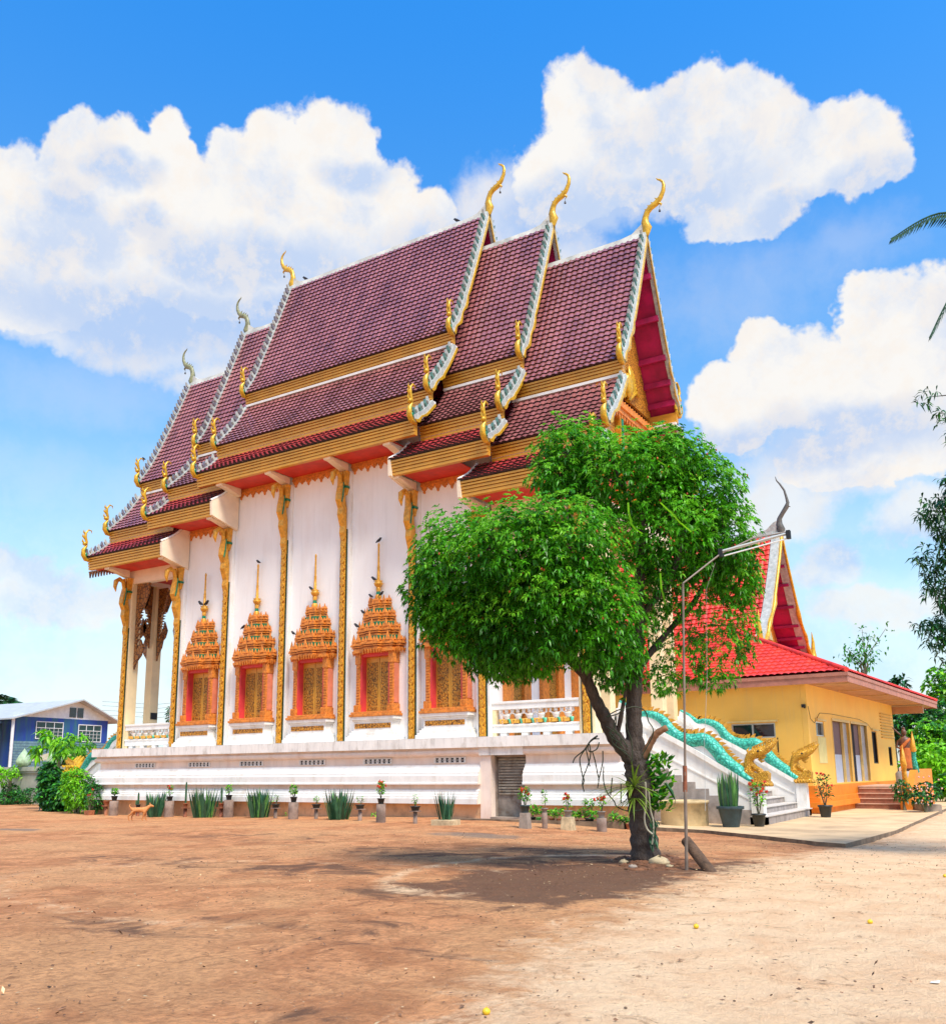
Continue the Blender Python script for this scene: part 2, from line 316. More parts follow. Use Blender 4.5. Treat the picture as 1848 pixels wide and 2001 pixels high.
# ================================================================ ground
XC, YR, YB, YW, YE = -23.12, 30.05, 25.4, 26.1, 24.7
def ground_mat():
    m = bpy.data.materials.new('red_earth'); m.use_nodes = True; t = m.node_tree; N = t.nodes; L = t.links; b = N['Principled BSDF']
    g = N.new('ShaderNodeNewGeometry'); P = g.outputs['Position']
    def nz(s, d=8, r=.6, st=(1, 1, 1), dist=0):
        mp = N.new('ShaderNodeMapping'); mp.inputs['Scale'].default_value = st; L.new(P, mp.inputs[0])
        n = N.new('ShaderNodeTexNoise'); n.inputs['Scale'].default_value = s; n.inputs['Detail'].default_value = d; n.inputs['Roughness'].default_value = r; n.inputs['Distortion'].default_value = dist
        L.new(mp.outputs[0], n.inputs['Vector']); return n.outputs['Fac']
    def rg(v, a, c, d=0., e=1.):
        n = N.new('ShaderNodeMapRange'); n.interpolation_type = 'SMOOTHSTEP'; L.new(v, n.inputs[0])
        for i, q in enumerate((a, c, d, e)): n.inputs[i+1].default_value = q
        return n.outputs[0]
    def mx(f, a, c):
        n = N.new('ShaderNodeMix'); n.data_type = 'RGBA'
        for i, q in ((0, f), (6, a), (7, c)):
            if isinstance(q, (int, float)): n.inputs[i].default_value = q
            elif isinstance(q, tuple): n.inputs[i].default_value = (*q, 1)
            else: L.new(q, n.inputs[i])
        return n.outputs[2]
    def ma(op, a, c):
        n = N.new('ShaderNodeMath'); n.operation = op
        for i, q in enumerate((a, c)):
            if isinstance(q, (int, float)): n.inputs[i].default_value = q
            else: L.new(q, n.inputs[i])
        return n.outputs[0]
    def at(nm):
        n = N.new('ShaderNodeAttribute'); n.attribute_name = nm; return n.outputs['Fac']
    big = nz(.35); mid = nz(1.6, 9, .65, (1, 1, 1), .6); fine = nz(14, 8, .7); grit = nz(70, 4, .7)
    c = mx(rg(mid, .38, .62), (.78, .36, .16), (.50, .21, .09))
    c = mx(rg(big, .42, .6, 0, .6), c, (.78, .43, .20))
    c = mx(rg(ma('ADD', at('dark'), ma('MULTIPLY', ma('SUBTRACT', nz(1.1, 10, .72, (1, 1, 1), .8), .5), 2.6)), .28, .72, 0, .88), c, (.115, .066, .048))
    c = mx(rg(ma('ADD', at('grey'), ma('MULTIPLY', ma('SUBTRACT', mid, .5), .9)), .35, .7, 0, .8), c, (.24, .21, .17))
    c = mx(rg(ma('ADD', at('road'), ma('MULTIPLY', ma('SUBTRACT', nz(2.4, 10, .75, (1, 1, 1), .8), .5), 1.9)), .25, .8), c, mx(rg(mid, .35, .7), (.98, .69, .42), (.88, .55, .31)))
    c = mx(rg(nz(3.2, 10, .72, (1, 1, 1), 1.2), .56, .68, 0, .62), c, (.24, .105, .05))
    rd_ = ma('SUBTRACT', 1.0, ma('MULTIPLY', at('road'), .8))
    c = mx(ma('MULTIPLY', rd_, rg(fine, .42, .62, 0, .42)), c, (.26, .125, .065))
    rd_ = ma('SUBTRACT', 1.0, ma('MULTIPLY', at('road'), .75))
    c = mx(ma('MULTIPLY', rd_, rg(nz(6, 9, .75, (1, .45, 1)), .52, .66, 0, .5)), c, (.24, .11, .055))
    c = mx(ma('MULTIPLY', rd_, rg(grit, .60, .72, 0, .55)), c, (.22, .11, .06))
    c = mx(rg(nz(45, 2, .5), .70, .76, 0, .6), c, (.82, .66, .46))
    L.new(c, b.inputs['Base Color']); b.inputs['Roughness'].default_value = .95; b.inputs['Specular IOR Level'].default_value = .15
    h = ma('ADD', ma('MULTIPLY', fine, 1.0), ma('MULTIPLY', grit, .45)); h = ma('ADD', h, ma('MULTIPLY', mid, 1.6))
    bn = N.new('ShaderNodeBump'); bn.inputs['Strength'].default_value = .8; bn.inputs['Distance'].default_value = .10; L.new(h, bn.inputs['Height']); L.new(bn.outputs[0], b.inputs['Normal'])
    return m
GM = ground_mat()
def smooth_noise(x, y, s, seed):
    r = np.random.RandomState(seed); out = np.zeros_like(x)
    for k in range(7):
        a = r.rand()*2*PI; f = s*(.6+r.rand()*.9); out += np.sin((x*math.cos(a)+y*math.sin(a))*f+r.rand()*6.28)
    return out/7
def vgz(x, y):
    S = lambda t: (lambda q: q*q*(3-2*q))(np.clip(t, 0, 1))
    return -0.2*S((x+14)/6)*S((y-14)/10)-0.17*S((-17-x)/14)*S((y-15)/8)
def build_ground():
    def axis(a, b, fa, fb, d):
        out = [a]; 
        lo = list(np.linspace(a, fa, 26)[:-1]); mi = list(np.arange(fa, fb, d)); hi = list(np.linspace(fb, b, 26))
        return np.array(lo+mi+hi)
    xs = axis(-900, 700, -42, 8, .16); ys = axis(-300, 1300, 3, 34, .14)
    X, Y = np.meshgrid(xs, ys); nx, ny = len(xs), len(ys)
    Z = vgz(X, Y)
    near = ((X > -42) & (X < 8) & (Y > 3) & (Y < 34)).astype(float)
    Z += near*(.018*smooth_noise(X, Y, 2.1, 1)+.010*smooth_noise(X, Y, 7, 2)+.005*smooth_noise(X, Y, 19, 3))
    # wheel tracks of the light road
    trk = np.zeros_like(X)
    for off in (1.05, 1.3, 1.75, 2.0, 2.6, 2.85):
        d = X-(-3.0+off)-.12*np.sin(Y*.35+off)
        g_ = np.exp(-(d/.09)**2)*np.clip((13-Y)/5, 0, 1)*(.6+.4*np.sin(Y*2.2+off*9)); Z -= near*.022*g_; trk = np.maximum(trk, g_*.42)
    rb = [(-3.0, 3.0), (-3.2, 4.87), (-3.45, 5.8), (-3.89, 7.84), (-4.1, 11.1), (-4.18, 14), (-4.0, 18), (-3.6, 20.5), (-3.6, 60)]
    bx = np.interp(Y, [p[1] for p in rb], [p[0] for p in rb])
    road = np.clip(.5+(X-bx)/2.0, 0, 1)*(Y > -20)
    # pale turning loop of the vehicles round the tree
    for (cx, cy, rx, ry, wd, am) in ((-6.6, 12.6, 1.9, 2.9, .22, .55), (-8.5, 9.5, 5.2, 2.9, .3, .38)):
        rr = np.sqrt(((X-cx)/rx)**2+((Y-cy)/ry)**2); road = np.maximum(road, am*np.exp(-((rr-1)*min(rx, ry)/wd)**2)*(X < cx+.3*rx))
    dark = trk.copy(); grey = np.zeros_like(X)  # shade of the tree crown painted into soil colour, plus dark earth patches
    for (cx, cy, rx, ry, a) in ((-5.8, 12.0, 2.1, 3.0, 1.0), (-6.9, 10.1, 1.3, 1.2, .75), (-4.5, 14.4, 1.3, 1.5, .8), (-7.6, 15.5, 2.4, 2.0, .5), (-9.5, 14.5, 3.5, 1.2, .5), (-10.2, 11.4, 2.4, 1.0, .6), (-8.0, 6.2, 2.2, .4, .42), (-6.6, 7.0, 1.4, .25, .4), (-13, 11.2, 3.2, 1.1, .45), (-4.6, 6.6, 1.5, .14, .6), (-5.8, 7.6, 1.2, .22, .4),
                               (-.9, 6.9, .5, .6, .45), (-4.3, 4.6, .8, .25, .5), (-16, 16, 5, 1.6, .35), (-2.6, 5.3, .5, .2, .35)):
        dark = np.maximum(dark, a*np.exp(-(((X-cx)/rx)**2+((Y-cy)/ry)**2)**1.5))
    for (cx, cy, rx, ry, a) in ((-11.8, 19.2, 1.6, 1.0, .7), (-24.9, 15.6, 1.2, .5, .9)):
        grey = np.maximum(grey, a*np.exp(-(((X-cx)/rx)**2+((Y-cy)/ry)**2)**2))
    me = bpy.data.meshes.new('ground')
    V = np.stack([X, Y, Z], -1).reshape(-1, 3)
    i = np.arange((nx-1)*(ny-1)); r = i//(nx-1); c = i % (nx-1); a = r*nx+c
    F = np.stack([a, a+1, a+nx+1, a+nx], -1)
    me.vertices.add(len(V)); me.vertices.foreach_set('co', V.ravel()); me.loops.add(F.size); me.loops.foreach_set('vertex_index', F.ravel())
    me.polygons.add(len(F)); me.polygons.foreach_set('loop_start', np.arange(0, F.size, 4)); me.polygons.foreach_set('loop_total', np.full(len(F), 4))
    me.polygons.foreach_set('use_smooth', np.ones(len(F), bool)); me.update()
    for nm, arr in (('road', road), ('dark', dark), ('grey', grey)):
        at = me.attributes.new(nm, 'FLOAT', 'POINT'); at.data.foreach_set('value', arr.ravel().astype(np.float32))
    me.materials.append(GM); tag(link('ground', me), kind='structure')
build_ground()
# pavement of the hall and stair: one slab with a broken kerb edge
pe = [pg(*q) for q in ((1652,1658),(1600,1654),(1500,1642),(1375,1629),(1215,1619),(1000,1605),(880,1602))]
def slab(name, pts, th, m1, m2, top=.10):
    mb = MB(); n = len(pts); tops = [(p[0], p[1], gz(p[0], p[1])+top) for p in pts]; bots = [(p[0], p[1], gz(p[0], p[1])-th) for p in pts]
    mb.add(tops, [tuple(range(n))]); mb.mi = 1
    mb.add(tops+bots, [(i, n+i, n+(i+1) % n, (i+1) % n) for i in range(n)])
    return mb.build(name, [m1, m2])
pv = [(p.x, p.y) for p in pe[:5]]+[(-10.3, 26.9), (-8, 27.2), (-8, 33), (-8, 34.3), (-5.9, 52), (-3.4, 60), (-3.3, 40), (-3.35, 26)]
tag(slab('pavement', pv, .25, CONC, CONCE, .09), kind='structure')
kb = MB(); kb.prism([(-10.1, 24.28), (-10.1, 24.5), (-13.6, 24.45), (-16.2, 24.65), (-16.2, 24.45), (-13.6, 24.22)], -.3, .05, 'z')
tag(kb.build('plant_bed_kerb', CONCE), kind='structure')
# ================================================================ the temple
TP = empty('temple', (XC, YR, 0), 'tall white temple with three stepped maroon tiled roofs, gold trim and high white plinth', 'temple')
def sub(n, parent=None):
    return None
X0P, X1P = -34.9, -10.55          # plinth ends
def plinth():
    # (protrusion from base line, z) outline of the mouldings; the door cuts it between X -15.0 and -13.85
    prof = [(0,-.4),(0,.45),(.26,.45),(.26,.62),(.22,.62),(.22,.70),(.17,.72),(.17,.79),(.12,.81),(.12,.87),(.07,.91),(.02,.91),(.02,1.07),(.2,1.07),(.2,1.12),(.17,1.14),(.17,1.36),(.13,1.40),(.13,1.46),(.02,1.60),(-.03,1.70),(-.08,1.72),(-.08,1.98),(.02,2.0),(.1,2.04),(.12,2.10),(.1,2.16),(.04,2.2),(.04,2.24),(.2,2.25),(.2,2.57)]
    for nm, xa, xb, ea, eb in (('plinth_wall', X0P, -15.42, 1, 0), ('plinth_wall', -13.8, X1P, 0, 1)):
        mb = MB()
        for i in range(len(prof)-1):
            (d0, z0), (d1, z1) = prof[i], prof[i+1]
            zm = (z0+z1)/2; mb.mi = 0 if zm < .449 else 1 if zm < .909 else 2 if zm < 1.08 else 1 if zm < 1.69 else 2 if zm < 2.245 else 3
            a0, b0 = xa-ea*d0, xb+eb*d0; a1, b1 = xa-ea*d1, xb+eb*d1
            mb.quad((a0, YB-d0, z0), (b0, YB-d0, z0), (b1, YB-d1, z1), (a1, YB-d1, z1))
            yb = 2*YR-YB
            mb.quad((b0, yb+d0, z0), (a0, yb+d0, z0), (a1, yb+d1, z1), (b1, yb+d1, z1))
            if ea: mb.quad((a0, yb+d0, z0), (a0, YB-d0, z0), (a1, YB-d1, z1), (a1, yb+d1, z1))
            if eb: mb.quad((b0, YB-d0, z0), (b0, yb+d0, z0), (b1, yb+d1, z1), (b1, YB-d1, z1))
        # stepped returns beside the little door
        mb.mi = 2
        if not ea: mb.prism([(YB-d, z) for d, z in prof]+[(YB+.6, 2.57), (YB+.6, -.4)], xa, xa+.004, 'x')
        if not eb: mb.prism([(YB-d, z) for d, z in prof]+[(YB+.6, 2.57), (YB+.6, -.4)], xb-.004, xb, 'x')
        mb.build(nm, [PEACH, WHITE, PINKW, WORN], TP)
    mb = MB(); mb.box(-15.02, -13.8, YB-.2, YB+.9, 2.25, 2.57); mb.box(-15.02, -13.8, YB-.11, YB+.7, 1.99, 2.249); mb.mi = 1
    mb.box(-15.02, -13.8, YB+.62, YB+.7, -.3, 1.99); mb.box(-15.418, -15.021, YB-.03, YB+.62, -.3, 1.985)
    mb.build('door_lintel', [WORN, PINKW], TP)
    mb = MB(); mb.box(X0P-.19, X1P+.19, YB-.19, 2*YR-YB+.19, 2.572, 2.585); mb.build('terrace_floor', WORN, TP)
    # pier beside the door
    mb = MB(); mb.box(-15.419, -15.0, YB-.19, YB-.035, 2.25, 2.569); mb.box(-15.419, -15.0, YB-.11, YB-.035, 1.99, 2.249); mb.build('door_lintel', WORN, TP)
    d = MB(); d.box(-14.98, -13.84, YB+.3, YB+.34, .05, 1.97)
    dr0 = d; d = MB(); z = .75
    while z < 1.9: d.box(-14.9, -13.9, YB+.25, YB+.3, z, z+.045); z += .09
    sl = d; d = dr0; dr = d.build('door', mat('rusty_grey_door', (.25, .22, .19), .7, .3, 3, .3, 30, stain=(.14, .08, .05), sscale=3), TP)
    sl.build('door_slats', mat('worn_door_slats', (.34, .31, .25), .6, .25, 4, .2, 30, stain=(.20, .11, .06), sscale=4), dr)
    f = MB(); f.box(-15.015, -14.96, YB+.24, YB+.36, 0, 1.99); f.box(-13.86, -13.80, YB+.24, YB+.36, 0, 1.99); f.box(-14.96, -13.86, YB+.24, YB+.36, 1.93, 1.985); f.build('door_frame', CEM, dr)
    s = MB(); s.box(-15.0, -13.82, YB-.15, YB+.24, -.3, .06); s.build('door_step', CEM, TP)
plinth()
for xc in (-31.87, -28.61, -25.73, -22.65, -19.65, -16.64):
    fr = MB(); fr.box(xc-.6, xc+.6, YB+.072, YB+.078, 1.77, 1.94)
    v = fr.build('vent', BLACK, TP)
    g = MB()
    for k in range(7): g.box(xc-.6+k*.2-.018, xc-.6+k*.2+.018, YB+.03, YB+.072, 1.77, 1.94)
    for z in (1.765, 1.93): g.box(xc-.62, xc+.62, YB+.031, YB+.073, z, z+.02)
    for k in range(6):
        c = xc-.5+k*.2
        for sx in (-1, 1): g.tube([(c+sx*.08, YB+.05, 1.855+.07*t) for t in (1, -1)][:0] or [(c+sx*(.085-.05*math.sin(PI*i/6)), YB+.05, 1.785+.14*i/6) for i in range(7)], .012, 5)
    g.build('vent_grille', WHITE, v)
# ---- walls (three heights, following the stepped roofs)
YF = 2*YR-YW
zw = {0: 13.25, 1: 11.9, 2: 10.6}
for xa, xb, t in ((-27.9, -18.34, 0), (-30.9, -27.904, 1), (-18.336, -15.3, 1)):
    mb = MB(); mb.box(xa, xb, YW, YF, 2.58, zw[t]+.9); mb.build('wall', WALL, TP)
mb = MB(); mb.box(-30.85, -15.35, YW+.4, YF-.4, 10.0, 12.6); mb.build('wall', PURP, TP)
# ---- pilasters with carved strip and naga bracket
def pilaster(px, zt, free=False):
    mb = MB(); w_ = .25
    if free: mb.box(px-.26, px+.26, YW-.04, YW+.48, 2.58, zt)
    else: mb.box(px-w_, px+w_, YW-.18, YW+.05, 2.58, zt)
    p = mb.build('column' if free else 'pilaster', CREAM if free else WHITE, TP)
    yf = YW-.18 if not free else YW-.04
    s = MB(); s.box(px-.17, px+.17, yf-.03, yf, 2.60, zt-2.3); s.build('strip_backing', DARKG, p)
    s = MB(); s.box(px-.12, px+.12, yf-.075, yf-.03, 2.62, zt-2.3)
    z = 2.75
    while z < zt-2.5:
        s.prism([(px-.11, z+.02), (px, z-.10), (px+.11, z+.02), (px+.07, z+.16), (px, z+.24), (px-.07, z+.16)], yf-.115, yf-.07, 'y'); z += .30
    s.build('carved_strip', STRIP, p, bevel=.008)
    # bracket: a hanging naga swelling out under the eave
    b = MB()
    out = [(yf-.02, zt-2.9), (yf-.16, zt-2.45), (yf-.13, zt-2.2), (yf-.3, zt-1.75), (yf-.27, zt-1.5), (yf-.42, zt-1.2), (yf-.40, zt-.95), (yf-.34, zt-.7), (yf-.30, zt-.5), (yf-.16, zt-.75), (yf-.1, zt-1.2), (yf-.02, zt-1.5)]
    b.prism(out, px-.13, px+.13, 'x')
    b.tube([(px, yf-.30, zt-.95), (px, yf-.26, zt-.55), (px, yf-.34, zt-.22), (px, yf-.55, zt-.12), (px, yf-.72, zt-.25), (px, yf-.76, zt-.5), (px, yf-.70, zt-.72)], [.07, .085, .09, .10, .11, .08, .015], 8, flat=(1, 1.1))
    b.frus(px, yf-.06, zt-.62, zt-.02, .17, .08, .24, .14); b.frus(px, yf-.06, zt-.95, zt-.70, .13, .06, .2, .10)
    for k in range(3): b.box(px-.2+k*.16, px-.2+k*.16+.08, yf-.23, yf-.02, zt-.6, zt-.04)
    b.build('bracket', GOLD, p, bevel=.02)
    g = MB(); g.tube([(px+.13, yf-.34, zt-1.3), (px+.13, yf-.27, zt-.95), (px+.12, yf-.23, zt-.5)], .035, 6); g.frus(px, yf-.06, zt-.70, zt-.62, .235, .13, .235, .13); g.build('green_inlay', GREEN, p)
PX = {0: (-24.76, -21.71), 1: (-27.97, -18.5), 2: (-30.83, -15.61)}
for px in (-24.76, -21.71): pilaster(px, 12.93)
for px in (-27.97, -18.50): pilaster(px, 11.6 if px < -20 else 12.93-1.35)
for px in (-30.83, -15.61): pilaster(px, 10.27)
for px in (-34.39, -11.90): pilaster(px, 10.27, True)
# pilaster at the corner of the high wall carries the high eave as well
for (x, y) in ((-34.39, 27.6), (-11.9, 27.6), (-34.39, 32.5), (-11.9, 32.5), (-34.39, 33.7), (-11.9, 33.7)):
    mb = MB(); mb.box(x-.22, x+.22, y-.22, y+.22, 2.58, 10.4); mb.mi = 1
    if x < -20: mb.box(x+.221, x+.24, y-.17, y+.19, 3.95, 4.25); mb.mi = 0
    mb.build('porch_column', [CREAM, BLACK], TP)
for xa, xb in ((-34.6, -31.09), (-15.35, -11.65)):
    mb = MB(); mb.box(xa, xb, YW+.0, YW+.32, 10.0, 10.6); mb.box(xa, xb, YF-.4, YF-.1, 10.0, 10.6)
    xo = xa if xa < -20 else xb-.44
    mb.box(xo, xo+.44, YW+.321, YF-.401, 10.1, 10.6); mb.build('porch_beam', CREAMP, TP)
    mb = MB(); mb.box(xa+.45, xb-.45, YW+.33, YF-.41, 10.3, 10.34); mb.build('porch_ceiling', RED, TP)
# carved lace brackets of the porches
def lace(x, y, z1, z0, dx, wd=.42):
    P_ = [(0, z1), (dx*wd*1.7, z1), (dx*wd*1.6, z1-.5), (dx*wd, z1-1.1)]
    n = 7; hz = (z1-1.1-z0-.9)/n
    for k in range(n):
        zz = z1-1.1-k*hz; ww = wd*(.8-.45*k/n); P_ += [(dx*ww*.55, zz-hz*.15), (dx*(ww+.05), zz-hz*.35), (dx*ww*.6, zz-hz*.9)]
    P_ += [(dx*wd*.5, z0+.95), (dx*wd*.7, z0+1.1), (dx*wd*.8, z0+1.35), (dx*wd*1.25, z0+.95), (dx*wd*1.0, z0+.6), (dx*wd*.45, z0+.35), (dx*.05, z0)]
    mb = MB(); mb.prism([(x+a, b) for a, b in P_], y-.05, y+.05, 'y'); return mb
lace(-34.1, 26.3, 10.0, 6.1, 1, .5).build('carved_bracket', LACE, TP, bevel=.015)
lace(-31.11, 26.3, 10.0, 6.7, -1, .36).build('carved_bracket', LACE, TP, bevel=.015)
lace(-15.33, 26.3, 10.0, 6.7, 1, .36).build('carved_bracket', LACE, TP, bevel=.015)
lace(-12.18, 26.3, 10.0, 6.1, -1, .5).build('carved_bracket', LACE, TP, bevel=.015)
lace(-34.62, 27.55, 10.0, 6.4, -1, .4).build('carved_bracket', LACE, TP, bevel=.015)
lace(-34.15, 27.55, 10.0, 6.6, 1, .34).build('carved_bracket', LACE, TP, bevel=.015)
def lace_x(x, y, z1, z0, dy, wd):
    m0 = lace(y, 0, z1, z0, dy, wd); m0.v = [(x+b_, a_, c_) for a_, b_, c_ in m0.v]; return m0
for xx in (-34.4, -11.9):
    for y_, dy in ((26.6, 1), (27.36, -1), (27.84, 1), (32.26, -1)): lace_x(xx, y_, 10.1, 7.2, dy, .38).build('carved_bracket', LACE, TP)
mb = MB()
for k in range(9): mb.prism([(-34.6-.2*k, 10.62), (-34.45-.2*k, 10.62), (-34.52-.2*k, 10.35)], 25.2, 25.26, 'y')
mb.box(-36.2, -34.4, 25.19, 25.27, 10.6, 10.66)
mb.build('eave_fringe', LACE, TP)
# end walls of the hall, seen through the right-hand porch
mb = MB()
for y0 in (26.7, 28.0, 29.4, 30.7, 32.1): mb.box(-15.34, -15.15, y0, y0+.5, 2.58, 7.2)
mb.build('door_pilaster', ORANGEG, TP)
for y0 in (27.3, 29.95, 32.6): d = MB(); d.box(-15.34, -15.26, y0-.1, y0+.75, 2.6, 6.6); d.build('temple_door', PANEL, TP)
mb = MB(); mb.box(-15.29, -15.05, 26.5, 33.4, 7.2, 7.8); mb.build('door_canopy', CARVE, TP)
# beams that carry the eaves, soffits, hanging frieze
LV = {0: (-27.64, -18.64), 1: None, 2: None}
def bay(xa, xb, zs):
    """soffit with its frieze between xa and xb, zs = height of soffit"""
    mb = MB(); mb.box(xa, xb, YE+.05, YW+.02, zs, zs+.03); mb.build('soffit', RED, TP)
    mb = MB(); mb.box(xa, xb, YW-.06, YW+.0, zs-.11, zs-.002); mb.box(xa, xb, YW-.09, YW-.0, zs-.17, zs-.112)
    n = max(2, int((xb-xa)/.30)); st = (xb-xa)/n
    for k in range(n):
        c = xa+(k+.5)*st; L_ = .25 if k % 2 == 0 else .16; h = st*.46
        mb.prism([(c-h, zs-.17), (c+h, zs-.17), (c+h*.8, zs-.26), (c+.035, zs-.17-L_*.7), (c+.05, zs-.17-L_*.85), (c, zs-.19-L_), (c-.05, zs-.17-L_*.85), (c-.035, zs-.17-L_*.7), (c-h*.8, zs-.26)], YW-.05, YW-.0, 'y')
    mb.build('frieze', ORANGEG, TP)
def beam(px, zs):
    mb = MB(); mb.prism([(YE+.12, zs-.005), (YW-.18, zs-.005), (YW-.18, zs-.33), (YE+.35, zs-.12), (YE+.12, zs-.12)], px-.16, px+.16, 'x'); mb.build('eave_beam', CREAMP, TP)
for a, b in ((-27.64, -24.95), (-24.57, -21.9), (-21.52, -18.7)): bay(a, b, 13.25)
for a, b in ((-30.6, -28.2), (-18.25, -15.85)): bay(a, b, 11.9)
for a, b in ((-35.4, -31.1), (-15.3, -10.8)):
    mb = MB(); mb.box(a, b, YE+.05, YW, 10.6, 10.63); mb.build('soffit', RED, TP)
for px, z in ((-24.76, 13.25), (-21.71, 13.25), (-27.97, 11.9), (-18.5, 11.9), (-30.83, 10.6), (-15.61, 10.6), (-34.39, 10.6), (-11.9, 10.6)): beam(px, z)
beam(-27.5, 13.25); beam(-18.9, 13.25)
# ---- roofs
HL = (5.55, 8.55, 12.45)
OFF = ((0, 0, 0, 0), (-1.6, -1.78, -1.38, -1.35), (-3.38, -2.95, -2.75, -2.65))
def curve(pts, n):
    # smooth polyline through pts (quadratic-like resample)
    out = []
    for i in range(len(pts)-1):
        p0 = pts[max(i-1, 0)]; p1 = pts[i]; p2 = pts[i+1]; p3 = pts[min(i+2, len(pts)-1)]
        for k in range(n):
            t = k/n; out.append(tuple(.5*((2*b)+(c-a)*t+(2*a-5*b+4*c-d)*t*t+(3*b-a-3*c+d)*t**3) for a, b, c, d in zip(p0, p1, p2, p3)))
    out.append(pts[-1]); return out
def prof(t, lv):
    o = OFF[t]
    if lv == 1: return curve([(.06, 24.82+o[0]), (.85, 22.75+o[0]*.8+o[1]*.2), (1.75, 20.5+o[0]*.45+o[1]*.55), (2.35, 19.1+o[1]), (2.92, 18.22+o[1])], 6)
    if lv == 2: return curve([(2.72, 17.62+o[1]), (3.45, 16.45+o[1]*.5+o[2]*.5), (4.45, 15.28+o[2])], 8)
    return curve([(4.22, 14.78+o[2]), (4.8, 14.2+o[2]*.5+o[3]*.5), (5.45, 13.76+o[3])], 6)
def tile_surface(pr, xa, xb, side, corr=True, pitch=.245, row=.27, yr=None, swap=False):
    """rows of overlapping corrugated tiles down the profile pr (distance from ridge, z)"""
    yr = YR if yr is None else yr
    L_ = [0]
    for a, b in zip(pr, pr[1:]): L_.append(L_[-1]+math.hypot(b[0]-a[0], b[1]-a[1]))
    T = L_[-1]; nr = max(2, round(T/row)); mb = MB()
    def at(s):
        s = max(0, min(T, s))
        for i in range(len(L_)-1):
            if s <= L_[i+1]+1e-9:
                t = (s-L_[i])/(L_[i+1]-L_[i]); a, b = pr[i], pr[i+1]; d = L_[i+1]-L_[i]
                return (a[0]+(b[0]-a[0])*t, a[1]+(b[1]-a[1])*t, -(b[1]-a[1])/d, (b[0]-a[0])/d)
    if corr:
        nc = max(1, round((xb-xa)/pitch)); st = (xb-xa)/nc
        hh = (0, .030, .036, .030, .006); xs = []
        for k in range(nc):
            for j, h in enumerate(hh): xs.append((xa+st*(k+(j/5.0)), h))
        xs.append((xb, 0))
    else: xs = [(xa, .015), (xb, .015)]
    m = len(xs); vs = []; fs = []
    for r in range(nr):
        for s, o in ((T*r/nr, .006), (T*(r+1)/nr+.02, .06)):
            y, z, ny, nz_ = at(s)
            for x, h in xs: vs.append((x, yr-side*(y+ny*(o+h)), z+nz_*(o+h)))
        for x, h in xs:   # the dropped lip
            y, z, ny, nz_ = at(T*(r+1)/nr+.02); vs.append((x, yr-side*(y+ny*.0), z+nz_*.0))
        b = r*3*m
        for k in range(m-1):
            q = [(b+k, b+m+k, b+m+k+1, b+k+1), (b+m+k, b+2*m+k, b+2*m+k+1, b+m+k+1)]
            fs += q if side > 0 else [f[::-1] for f in q]
    mb.add(vs, fs, False)
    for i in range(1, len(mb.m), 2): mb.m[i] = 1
    return mb
def barge_path(t):
    return [prof(t, 1), prof(t, 2), prof(t, 3)]
def spineblades(mb, path, X, sgn, side, step=.24, h=.26):
    """flame-shaped crest along the outer edge of a bargeboard"""
    L_ = 0; nxt = .25
    for a, b in zip(path, path[1:]):
        d = math.hypot(b[0]-a[0], b[1]-a[1])
        while nxt < L_+d:
            t = (nxt-L_)/d; y = a[0]+(b[0]-a[0])*t; z = a[1]+(b[1]-a[1])*t
            ty, tz = (b[0]-a[0])/d, (b[1]-a[1])/d; ny, nz_ = -tz, ty
            def P(al, ou): return (YR-side*(y+ty*al+ny*ou), z+tz*al+nz_*ou)
            mb.mi = 1-mb.mi
            mb.prism([P(-.06, .10), P(.07, .10), P(.04, .10+h*.6), P(-.11, .10+h), P(-.07, .10+h*.5)], X-.05, X+.05, 'x'); nxt += step
        L_ += d
